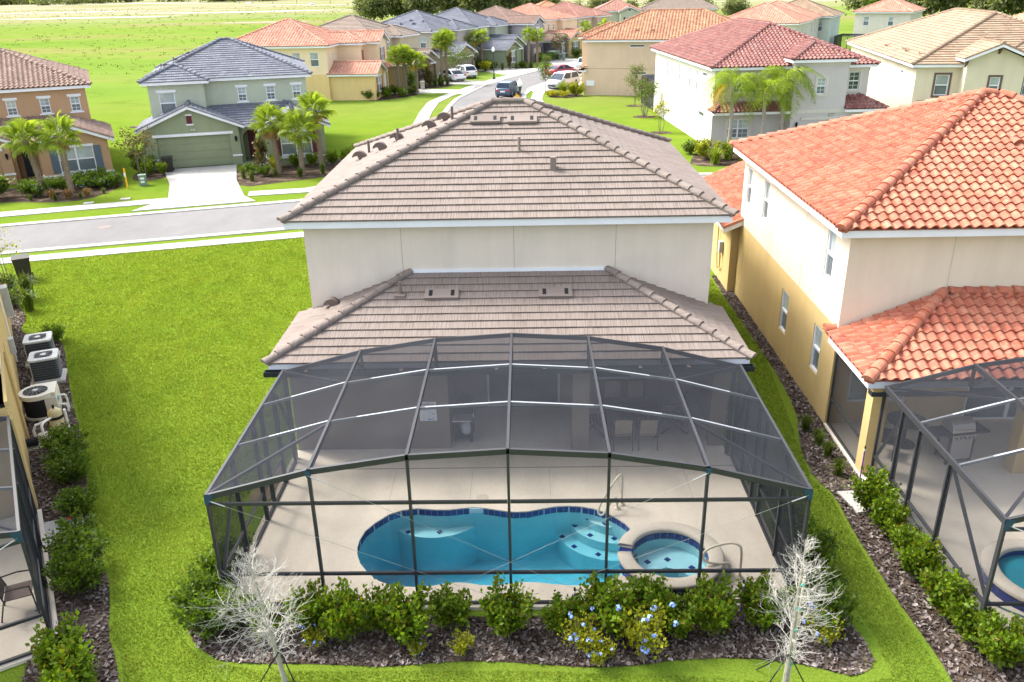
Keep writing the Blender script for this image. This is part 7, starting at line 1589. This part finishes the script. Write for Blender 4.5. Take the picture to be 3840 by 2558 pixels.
# far road, ponds, poles
FR = [(-420, 960), (-372, 885), (-225, 732), (-152, 645), (-90, 590), (0, 530), (160, 480), (400, 430)]
g = G(); strip_quads(g, FR, -4, 4, 0.03); struct(g.build('road', CONC))
PONDM = M('pond_water', (0.55, 0.58, 0.58), 0.15, 0.1, 0.05, 0, spec=0.6)  # pale base colour carries the white of the reflected sky
for (cx, cy, rx, ry) in ((-212, 432, 42, 9), (-150, 486, 60, 7), (-300, 560, 60, 6), (-60, 470, 22, 3), (-420, 900, 160, 14), (-95, 330, 16, 2)):
    g = G(); r = np.random.default_rng(int(-cx)); ph = r.uniform(0, 6, 4)
    g.sheet([(cx+rx*math.cos(a)*(1+0.25*math.sin(3*a+ph[0])+0.15*math.sin(7*a+ph[1])), cy+ry*math.sin(a)*(1+0.3*math.sin(2*a+ph[2])+0.2*math.sin(5*a+ph[3]))) for a in np.linspace(0, 6.283, 40)[:-1]], 0.025); struct(g.build('pond', PONDM))
POLE = M('pole_wood', (0.25, 0.21, 0.17), 0.9, 0.15, 3, 0)
for i, (x, y) in enumerate(((-478, 880), (-463, 875), (-440, 860), (-236, 745), (-222, 735), (-196, 700), (-170, 672), (-140, 650), (-110, 612), (105, 512))):
    o = thing('utility_pole', 'thin utility pole on the far meadow, %s from the left' % ORD[i], 'utility pole', (x, y, 0), R(-40), 'utility poles on the meadow'); G().tube([(0, 0, 0), (0, 0, 11)], [0.22, 0.14], 6).build('shaft', POLE, o); G().box(-1.2, 1.2, -0.06, 0.06, 10.2, 10.4).build('crossarm', POLE, o)
# ------------------------------------------------------------------ street furniture
LAMPW = M('lamp_globe', (0.85, 0.86, 0.84), 0.25, 0.03, 3, 0); POSTM = M('lamp_post_green', (0.03, 0.045, 0.042), 0.45, 0.1, 3, 0)
for (x, y, lb) in ((-4.0, 113.4, 'dark green street lamp with white globe on the left verge'), (-0.42, 73.6, 'dark street lamp with white globe beside the dead end sign')):
    o = thing('street_lamp', lb, 'street lamp', (x, y, 0), 0, 'street lamps'); o.scale = (0.86,)*3
    g = G(); g.lathe((0, 0, 0), [(0.24, 0), (0.24, 0.12), (0.17, 0.3), (0.12, 0.55), (0.085, 0.8), (0.075, 3.5), (0.09, 3.55), (0.13, 3.7), (0.2, 3.95), (0.2, 4.0), (0.0, 4.0)], 14); g.build('post', POSTM, o, (0, 0, 0), True)
    g = G(); g.lathe((0, 0, 4.0), [(0.14, 0), (0.22, 0.18), (0.24, 0.34), (0.17, 0.52), (0.06, 0.6), (0.03, 0.72), (0.0, 0.74)], 14); g.build('globe', LAMPW, o, (0, 0, 0), True)
YELS = M('sign_yellow', (0.80, 0.42, 0.02), 0.5, 0.04, 3, 0)
o = thing('road_sign', 'yellow diamond DEAD END sign peeping over the roof ridge', 'road sign', (-0.66, 72.3, 0), R(-1)); G().box(-0.04, 0.04, 0.02, 0.08, 0, 3.12).build('post', POSTM, o)
g = G(); g.add([(0, 0, 1.83), (0.6, 0, 2.43), (0, 0, 3.03), (-0.6, 0, 2.43), (0, 0.012, 1.83), (0.6, 0.012, 2.43), (0, 0.012, 3.03), (-0.6, 0.012, 2.43)], [(0,1,2,3), (7,6,5,4), (0,4,5,1), (1,5,6,2), (2,6,7,3), (3,7,4,0)]); sp_ = g.build('sign_plate', YELS, o)
text_mesh('DEAD', 0.21, DARK, sp_, Matrix.Translation((0, -0.006, 2.55)) @ FACE); text_mesh('END', 0.21, DARK, sp_, Matrix.Translation((0, -0.006, 2.27)) @ FACE)
for sg in (1, -1):
    for (za, zb) in ((2.43, 2.995), (2.43, 1.865)): G().bar((sg*0.565, -0.004, za), (0, -0.004, za+(zb-za)*0.986), 0.004, 0.022).build('sign_border', DARK, sp_)
# utility objects near the sage house
o = thing('marker_post', 'yellow utility marker post at the pavement by the brown house', 'marker post', (-25.26, 52.16, 0)); G().cyl((0, 0, 0), 0.055, 1.3, 10).build('post', YELS, o); G().box(-0.06, 0.06, -0.062, -0.05, 0.75, 1.0).build('label_plate', WHITE, o); G().cyl((0, 0, 1.3), 0.06, 0.05, 10).build('cap', DARK, o)
UG = M('utility_green', (0.16, 0.23, 0.17), 0.6, 0.1, 3, 0)
o = thing('utility_pedestal', 'green utility pedestal with pale labels beside the yellow marker', 'utility pedestal', (-24.6, 53.0, 0), R(20)); G().box(-0.22, 0.22, -0.2, 0.2, 0, 0.62).build('cabinet', UG, o); G().box(-0.24, 0.24, -0.22, 0.22, 0.62, 0.7).build('lid', UG, o)
for z in (0.2, 0.42): G().box(-0.12, 0.12, -0.206, -0.2, z, z+0.13).build('label_plate', WHITE, o)
o = thing('transformer', 'green pad transformer before the plum grey house', 'transformer', (4.6, 141.6, 0), R(60)); G().box(-0.9, 0.9, -0.8, 0.8, 0.1, 1.3).build('cabinet', UG, o); G().box(-1.0, 1.0, -0.9, 0.9, 0, 0.1).build('pad', CONC, o); G().box(-0.92, 0.92, -0.82, 0.82, 1.3, 1.36).build('lid', UG, o)
o = thing('utility_pedestal', 'slim green pedestal beside the far transformer', 'utility pedestal', (6.2, 139.6, 0), R(40)); G().box(-0.2, 0.2, -0.2, 0.2, 0, 1.0).build('cabinet', UG, o); G().box(-0.22, 0.22, -0.22, 0.22, 1.0, 1.08).build('lid', UG, o)
o = thing('utility_pedestal', 'small grey pedestal with cap before the khaki house bed', 'utility pedestal', (-12.2, 103.4, 0), 0); G().box(-0.22, 0.22, -0.22, 0.22, 0, 0.9).build('cabinet', CONC, o); G().box(-0.26, 0.26, -0.26, 0.26, 0.9, 0.98).build('lid', CONC, o)
def bin_(label, x, y, yaw, col=(0.03, 0.027, 0.025)):
    m = M('bin_plastic', col, 0.6, 0.1, 3, 0); o = thing('wheelie_bin', label, 'bin', (x, y, 0), R(yaw))
    g = G(); g.add([(-0.26, -0.3, 0.06), (0.26, -0.3, 0.06), (0.26, 0.26, 0.06), (-0.26, 0.26, 0.06), (-0.33, -0.38, 1.0), (0.33, -0.38, 1.0), (0.33, 0.34, 1.0), (-0.33, 0.34, 1.0)], [(3,2,1,0), (4,5,6,7), (0,1,5,4), (1,2,6,5), (2,3,7,6), (3,0,4,7)]); g.build('body', m, o)
    G().box(-0.35, 0.35, -0.41, 0.38, 1.0, 1.06).build('lid', m, o); G().tube([(-0.3, 0.42, 0.98), (0.3, 0.42, 0.98)], 0.02, 6).build('handle', m, o)
    for s in (-1, 1): G().cyl((s*0.28, 0.3, 0.11), 0.11, 0.05, 12, axis='x').build('wheel', TYRE, o)
bin_('black wheeled bin against the garage of the sage green house', -24.55, 57.1, 16.5); bin_('tall black bin at the left edge beside the pavement', -21.9, 34.3, 31)
# ------------------------------------------------------------------ equipment on the left
ACW = M('ac_top', (0.50, 0.51, 0.51), 0.5, 0.1, 3, 0); ACG = M('ac_grille', (0.045, 0.05, 0.06), 0.5, 0.1, 3, 0)
def ac_unit(label, x, y, h=0.88, s=0.40):
    o = thing('air_conditioner', label, 'air conditioner', (x, y, 0), LY-R(8), 'air conditioners by the left wall')
    def rr(q, r_): return [(sx*(q-r_)+r_*math.cos(a), sy*(q-r_)+r_*math.sin(a)) for (sx, sy, a0) in ((1, 1, 0), (-1, 1, 90), (-1, -1, 180), (1, -1, 270)) for a in (R(a0), R(a0+30), R(a0+60), R(a0+90))]
    g = G(); g.prism(rr(s+0.1, 0.03), -0.02, 0.1); g.build('pad', CONC, o)
    g = G(); g.prism(rr(s-0.02, 0.08), 0.1, h-0.06); g.build('coil', ACG, o)
    for k in range(9): g = G(); g.prism(rr(s, 0.09), 0.16+k*0.08, 0.168+k*0.08); g.build('louver', M('ac_louver', (0.13, 0.14, 0.15), 0.5, 0.1, 3, 0), o)
    g = G(); g.prism(rr(s+0.015, 0.1), 0.1, 0.15); g.build('base_ring', ACW, o)
    P = rr(s+0.02, 0.1); n = len(P); g = G(); vs = [(a, b, h-0.06) for a, b in P]+[(a, b, h) for a, b in P]+[(0.33*math.cos(math.atan2(b, a)), 0.33*math.sin(math.atan2(b, a)), h+0.01) for a, b in P]+[(0.32*math.cos(math.atan2(b, a)), 0.32*math.sin(math.atan2(b, a)), h-0.1) for a, b in P]
    g.add(vs, [(k*n+i, k*n+(i+1) % n, (k+1)*n+(i+1) % n, (k+1)*n+i) for k in range(3) for i in range(n)]); g.build('top_cover', ACW, o)
    g = G(); g.cyl((0, 0, h-0.12), 0.33, 0.01, 20); g.build('fan_well', DARK, o)
    g = G()
    for k in range(16): a = k*math.pi/8; g.tube([(0.08*math.cos(a), 0.08*math.sin(a), h+0.015), (0.33*math.cos(a), 0.33*math.sin(a), h+0.005)], 0.005, 4)
    for q in (0.15, 0.24): g.tube([(q*math.cos(a), q*math.sin(a), h+0.012) for a in np.linspace(0, 6.283, 21)], 0.005, 4)
    g.build('fan_guard', ACG, o)
    for k in range(3): a = k*2.094; g = G(); g.bar((0.05*math.cos(a), 0.05*math.sin(a), h-0.07), (0.29*math.cos(a), 0.29*math.sin(a), h-0.06), 0.16, 0.01); g.build('fan_blade', M('fan_blade', (0.2, 0.21, 0.23), 0.4, 0.1, 3, 0), o)
    g = G(); g.cyl((0, 0, h-0.02), 0.09, 0.045, 14); g.build('fan_hub', ACW, o); G().box(-s-0.01, -s+0.02, -s+0.06, -s+0.3, 0.3, h-0.1).build('service_panel', ACW, o)
    return o
ac_unit('grey air conditioner with round fan, nearer of the pair by the left wall', -15.5, 24.15); ac_unit('grey air conditioner with round fan, farther of the pair by the left wall', -16.48, 25.62)
HT = M('heater_white', (0.60, 0.57, 0.48), 0.5, 0.06, 3, 0); PVC = M('pvc_white', (0.72, 0.72, 0.68), 0.4, 0.05, 3, 0)
o = thing('pool_heater', 'white pool heat pump with dark front coil and round fan', 'pool heater', (-14.42, 21.75, 0), LY-R(8)); o.scale = (0.92,)*3
def sect(r_, z0, z1, cut=0.0): return [(r_*math.cos(a), r_*math.sin(a)) for a in np.linspace(R(100), R(320), 20)]+[(r_, -r_*0.75), (r_, r_*0.98), (0.0, r_)]
g = G(); g.prism(sect(0.52, 0, 0), 0.0, 0.1); g.build('base', HT, o); g = G(); g.prism(sect(0.47, 0, 0), 0.1, 0.72); g.build('coil', DARK, o); g = G(); g.prism(sect(0.53, 0, 0), 0.72, 0.86); g.build('top_cover', HT, o)
G().box(0.2, 0.54, -0.44, 0.54, 0.1, 0.72).build('cabinet', HT, o); g = G(); g.cyl((-0.05, 0.0, 0.862), 0.36, 0.006, 24); g.build('fan_well', DARK, o)
g = G(); [g.tube([(-0.05, 0, 0.88), (-0.05+0.36*math.cos(a), 0.36*math.sin(a), 0.875)], 0.006, 4) for a in np.linspace(0, 6.283, 15)[:-1]]; g.build('fan_guard', M('guard_grey', (0.3, 0.31, 0.33), 0.5, 0.1, 2, 0), o); g = G(); g.cyl((-0.05, 0, 0.87), 0.08, 0.03, 12); g.build('fan_hub', ACW, o)
G().box(0.541, 0.55, -0.2, 0.0, 0.45, 0.6).build('control_panel', M('panel_blue', (0.1, 0.3, 0.5), 0.4, 0.1, 2, 0), o)
for z in (0.35, 0.12): g = G(); g.tube(smooth_path([(0.5, -0.3+z, z+0.2), (0.70, -0.3+z, z+0.2), (0.76, -0.3+z, z+0.16), (0.76, -0.3+z, 0.0)], 1), 0.032, 8); g.build('pipe', PVC, o)
o = thing('pool_filter', 'tan cartridge filter tank with black band by the left wall', 'pool filter', (-13.3, 20.55, 0), 0)
g = G(); g.lathe((0, 0, 0), [(0.17, 0), (0.19, 0.1), (0.19, 0.58), (0.0, 0.58)], 18); g.build('tank', M('filter_tan', (0.52, 0.44, 0.24), 0.5, 0.06, 3, 0), o, (0, 0, 0), True); g = G(); g.lathe((0, 0, 0.58), [(0.205, -0.05), (0.205, 0.03), (0.19, 0.03)], 18); g.build('clamp_band', DARK, o); g = G(); g.lathe((0, 0, 0.61), [(0.19, 0), (0.18, 0.12), (0.09, 0.2), (0.0, 0.21)], 18); g.build('dome', M('filter_tan', (0.52, 0.44, 0.24)), o, (0, 0, 0), True); G().tube([(0, 0, 0.8), (0, 0, 0.92)], 0.03, 8).build('gauge', DARK, o)
o = thing('pool_pump', 'pool pump with white pipes beside the filter tank', 'pool pump', (-13.45, 19.85, 0), LY)
g = G(); g.cyl((-0.5, 0, 0.2), 0.12, 0.45, 14, axis='x'); g.build('motor', DARK, o); g = G(); g.lathe((0.12, 0, 0.05), [(0.12, 0), (0.14, 0.2), (0.14, 0.32), (0.0, 0.36)], 14); g.build('basket', HT, o); G().box(-0.5, 0.3, -0.15, 0.15, 0, 0.05).build('base', HT, o)
for P in ([(0.2, 0, 0.25), (0.55, 0, 0.25), (0.7, 0, 0.2), (0.7, 0, 0)], [(0.12, 0, 0.4), (0.12, 0.1, 0.62), (0.3, 0.3, 0.62), (0.5, 0.5, 0.6), (0.5, 0.5, 0)], [(-0.1, 0.35, 0), (-0.1, 0.35, 0.5), (0.2, 0.35, 0.55)], [(0.75, 0.45, 0), (0.75, 0.45, 0.75)]): g = G(); g.tube(smooth_path(P, 1), 0.038, 8); g.build('pipe', PVC, o)
G().box(-0.75, -0.55, 0.25, 0.5, 0.7, 1.3).build('timer_box', HT, o); G().box(-0.55, -0.42, 0.3, 0.5, 0.9, 1.25).build('controller', DARK, o); G().box(-0.419, -0.41, 0.33, 0.46, 0.98, 1.06).build('display', M('display_orange', (0.7, 0.2, 0.02), 0.4, 0.1, 2, 0), o)
PURP = M('purple_pvc', (0.20, 0.06, 0.36), 0.5, 0.08, 3, 0)
for (x, y, h, lb) in ((-8.55, 12.2, 0.75, 'purple irrigation riser in the lower left mulch'), (0.84, 12.95, 0.62, 'purple irrigation riser before the middle of the cage'), (4.05, 12.85, 0.85, 'purple irrigation riser before the right part of the cage'), (8.35, 13.5, 0.6, 'purple irrigation riser in the right hedge'), (8.1, 17.6, 0.95, 'purple irrigation riser beside the ochre pillar')):
    o = thing('irrigation_riser', lb, 'irrigation riser', (x, y, 0), 0, 'purple irrigation risers'); G().cyl((0, 0, 0), 0.018, h, 8).build('pipe', PURP, o); G().cyl((0, 0, h), 0.021, 0.06, 8).build('collar', PVC, o); G().cyl((0, 0, h+0.06), 0.02, 0.07, 8).build('spray_head', DARK, o)
g = G(); g.tube(smooth_path([(8.5, 17.2, 0.1), (8.9, 16.6, 0.1), (8.7, 16.1, 0.1), (8.75, 15.2, 0.1), (8.6, 14.2, 0.1), (9.0, 13.2, 0.1), (9.6, 12.7, 0.1)], 2), 0.013, 6); tag(g.build('garden_hose', M('hose_teal', (0.03, 0.16, 0.14), 0.5, 0.1, 3, 0)), 'teal garden hose lying on the right neighbour patio', 'hose')
# ------------------------------------------------------------------ furniture
sg = thing('pool_rules_sign', 'white poster headed Our Pool Rules on the lanai wall', 'sign', (-2.65, 19.37, 0)); bd = G().box(-0.225, 0.225, 0.012, 0.028, 0.93, 1.49).build('board', M('poster_white', (0.72, 0.74, 0.78), 0.6, 0.03, 2, 0), sg)
INK = M('poster_ink', (0.10, 0.14, 0.26), 0.7, 0.1, 3, 0); INKR = M('poster_red', (0.55, 0.05, 0.12), 0.7, 0.1, 3, 0); INKB = M('poster_blue', (0.05, 0.3, 0.6), 0.7, 0.1, 3, 0)
text_mesh('Our', 0.06, INKR, bd, Matrix.Translation((0, 0.009, 1.455)) @ FACE); text_mesh('POOL RULES', 0.062, INKR, bd, Matrix.Translation((0, 0.009, 1.415)) @ FACE)
r = random.Random(3)
for (cx, cz) in ((-0.1, 1.35), (0.08, 1.36), (-0.12, 1.19), (0.02, 1.22), (0.12, 1.19), (-0.1, 1.03), (0.03, 1.07), (0.13, 1.05)):
    g = G()
    for k in range(5): a, b_ = r.uniform(-0.045, 0.045), r.uniform(-0.045, 0.045); g.bar((cx+a, 0.008, cz+b_), (cx+a+r.uniform(-0.03, 0.03), 0.008, cz+b_+r.uniform(-0.03, 0.03)), 0.004, 0.009, (0, 1, 0))
    g.build('pictogram', INK, bd)
for (cx, cz, w_) in ((0.13, 1.14, 0.04), (0.03, 0.99, 0.045), (0.03, 0.965, 0.05), (0.13, 0.965, 0.04)): G().box(cx-w_, cx+w_, 0.005, 0.009, cz-0.008, cz+0.008).build('print_bar', INKB, bd)
WOOD = M('dark_teak', (0.055, 0.026, 0.018), 0.5, 0.2, 4, 0); SLING = M('sling_tan', (0.36, 0.29, 0.22), 0.8, 0.08, 4, 30); FRAMEC = M('chair_bronze', (0.05, 0.04, 0.035), 0.4, 0.1, 3, 0)
tb = thing('dining_table', 'dark wooden patio table under the lanai roof', 'table', (2.75, 20.3, ZD)); 
for k in range(6): G().box(-0.8, 0.8, -0.5+k*0.17, -0.34+k*0.17, 0.70, 0.735).build('plank', WOOD, tb)
for sx in (-0.7, 0.7):
    for sy in (-0.4, 0.4): G().box(sx-0.04, sx+0.04, sy-0.04, sy+0.04, 0, 0.70).build('leg', WOOD, tb)
def sling_chair(label, x, y, yaw, z=ZD, sc=1.0, mat=SLING, group='tan sling chairs at the patio table'):
    o = thing('patio_chair', label, 'chair', (x, y, z), R(yaw), group); o.scale = (sc,)*3
    g = G(); g.box(-0.23, 0.23, -0.22, 0.22, 0.40, 0.42); g.build('seat', mat, o)
    g = G(); g.add([(-0.22, 0.22, 0.46), (0.22, 0.22, 0.46), (0.22, 0.34, 0.92), (-0.22, 0.34, 0.92), (-0.22, 0.235, 0.455), (0.22, 0.235, 0.455), (0.22, 0.355, 0.915), (-0.22, 0.355, 0.915)], [(0,1,2,3), (7,6,5,4), (3,2,6,7), (0,3,7,4), (1,5,6,2)]); g.build('backrest', mat, o)
    for s in (-1, 1):
        G().tube([(s*0.25, -0.26, 0), (s*0.25, -0.24, 0.42), (s*0.25, -0.22, 0.62)], 0.014, 6).build('leg', FRAMEC, o); G().tube([(s*0.25, 0.34, 0), (s*0.25, 0.22, 0.42), (s*0.24, 0.35, 0.94)], 0.014, 6).build('leg', FRAMEC, o); G().tube([(s*0.25, -0.24, 0.62), (s*0.27, 0.0, 0.64), (s*0.25, 0.27, 0.62)], 0.014, 6).build('armrest', FRAMEC, o)
    return o
sling_chair('tan backed chair at the near side of the patio table, left one', 2.47, 19.5, 180); sling_chair('tan backed chair at the near side of the patio table, right one', 3.13, 19.5, 180)
sling_chair('tan backed chair at the far side of the patio table, left one', 2.4, 21.15, 0); sling_chair('tan backed chair at the far side of the patio table, right one', 3.05, 21.15, 0)
def wood_chair(label, x, y, yaw):
    o = thing('folding_chair', label, 'chair', (x, y, ZD), R(yaw), 'wooden folding chairs at the patio table')
    for k in range(5): G().box(-0.24, 0.24, -0.22+k*0.09, -0.15+k*0.09, 0.42, 0.44).build('seat_slat', WOOD, o)
    for k in range(6): z = 0.52+k*0.085; G().box(-0.24, 0.24, 0.24+k*0.035, 0.26+k*0.035, z, z+0.055).build('back_slat', WOOD, o)
    for s in (-1, 1):
        G().bar((s*0.27, -0.3, 0), (s*0.27, 0.3, 0.62), 0.03, 0.05).build('leg', WOOD, o); G().bar((s*0.27, 0.42, 0), (s*0.27, -0.1, 0.42), 0.03, 0.05).build('leg', WOOD, o); G().bar((s*0.26, 0.2, 0.42), (s*0.26, 0.46, 1.05), 0.03, 0.05).build('back_post', WOOD, o); G().bar((s*0.29, -0.25, 0.62), (s*0.29, 0.3, 0.64), 0.05, 0.025).build('armrest', WOOD, o)
wood_chair('dark wooden folding chair at the left end of the patio table', 1.75, 20.2, 90); wood_chair('dark wooden folding chair at the right end of the patio table', 3.9, 20.3, -90)
BBQ = M('bbq_black', (0.02, 0.02, 0.022), 0.35, 0.1, 3, 0); SS = M('stainless', (0.42, 0.40, 0.38), 0.35, 0.08, 3, 0, metal=0.6)
def grill(label, x, y, yaw, hood, wide, tank):
    o = thing('gas_grill', label, 'grill', (x, y, ZD), R(yaw)); w = wide/2
    g = G(); n = 8; P = [(-0.24+0.0, 0)]+[(-0.24*math.cos(math.pi*k/n), 0.30*math.sin(math.pi*k/n)) for k in range(n+1)]
    vs = [(s*w, a, 0.9+b) for s in (-1, 1) for a, b in P]; k = len(P); g.add(vs, [(i, i+1, k+i+1, k+i) for i in range(k-1)]+[tuple(range(k-1, -1, -1)), tuple(range(k, 2*k))]); g.build('hood', hood, o)
    G().box(-w, w, -0.26, 0.26, 0.72, 0.9).build('firebox', BBQ, o); G().box(-w-0.42, -w-0.02, -0.25, 0.25, 0.84, 0.88).build('side_shelf', BBQ if hood is not BBQ else SS, o); G().box(w+0.02, w+0.42, -0.25, 0.25, 0.84, 0.88).build('side_shelf', BBQ if hood is not BBQ else SS, o)
    G().tube([(-w*0.8, -0.29, 1.0), (w*0.8, -0.29, 1.0)], 0.014, 6).build('handle', SS, o); G().box(-w, w, -0.30, -0.262, 0.74, 0.86).build('control_panel', SS, o)
    for q in range(5): G().cyl((-w*0.75+q*w*0.375, -0.33, 0.8), 0.022, 0.03, 8, axis='y').build('knob', BBQ, o)
    for sx in (-w, w):
        for sy in (-0.22, 0.22): G().box(sx-0.03, sx+0.03, sy-0.03, sy+0.03, 0.05, 0.72).build('leg', BBQ, o); 
    G().box(-w, w, -0.24, 0.24, 0.1, 0.13).build('shelf', BBQ, o)
    for sx in (-w, w): G().cyl((sx-0.02, -0.2, 0.04), 0.04, 0.04, 8, axis='x').build('caster', BBQ, o)
    if tank: g = G(); g.lathe((0, -0.05, 0.13), [(0.1, 0), (0.15, 0.05), (0.155, 0.25), (0.1, 0.34), (0.03, 0.36), (0.03, 0.42), (0, 0.42)], 14); g.build('gas_bottle', WHITE, o, (0, 0, 0), True)
    else: G().box(-w+0.02, w-0.02, -0.25, -0.22, 0.15, 0.7).build('cabinet_door', SS, o)
grill('black gas grill with white gas bottle under the lanai roof', -1.77, 20.0, 90, BBQ, 0.55, True); grill('stainless gas grill on the right neighbour patio', 10.8, 18.6, 10, SS, 0.62, False)
sling_chair('brown sling lounge chair inside the lower left cage', -10.25, 13.25, 115, 0.07, 1.1, M('sling_brown', (0.16, 0.12, 0.10), 0.8, 0.08, 4, 30), 'brown sling chairs in the left cage')
o = thing('side_table', 'round dark patio table in the right neighbour lanai', 'table', (9.9, 19.4, 0.07)); g = G(); g.cyl((0, 0, 0.70), 0.5, 0.03, 24); g.build('table_top', G_DK, o); G().cyl((0, 0, 0), 0.04, 0.7, 8).build('leg', BBQ, o); G().cyl((0, 0, 0), 0.3, 0.03, 16).build('base', BBQ, o)
sling_chair('dark armchair by the round table in the right lanai', 9.2, 18.95, 150, 0.07, 1.0, M('cushion_dark', (0.05, 0.045, 0.045), 0.8, 0.1, 3, 0), 'right neighbour chairs')
# litter in the left bed
for (x, y, z, c, lb) in ((-11.05, 16.75, 0.05, (0.6, 0.05, 0.04), 'crumpled red and blue wrapper in the left mulch'), (-10.9, 16.35, 0.05, (0.7, 0.08, 0.05), 'small red scrap beside the left step pad')):
    g = G(); g.add([(-0.07, -0.03, 0), (0.06, -0.05, 0.03), (0.08, 0.04, 0.01), (-0.05, 0.05, 0.06), (0, 0, 0.07)], [(0,1,4), (1,2,4), (2,3,4), (3,0,4)]); o = g.build('litter', M('litter_%d' % int(c[1]*100), c, 0.5, 0.1, 3, 0)); o.location = (x, y, z); tag(o, lb, 'litter')
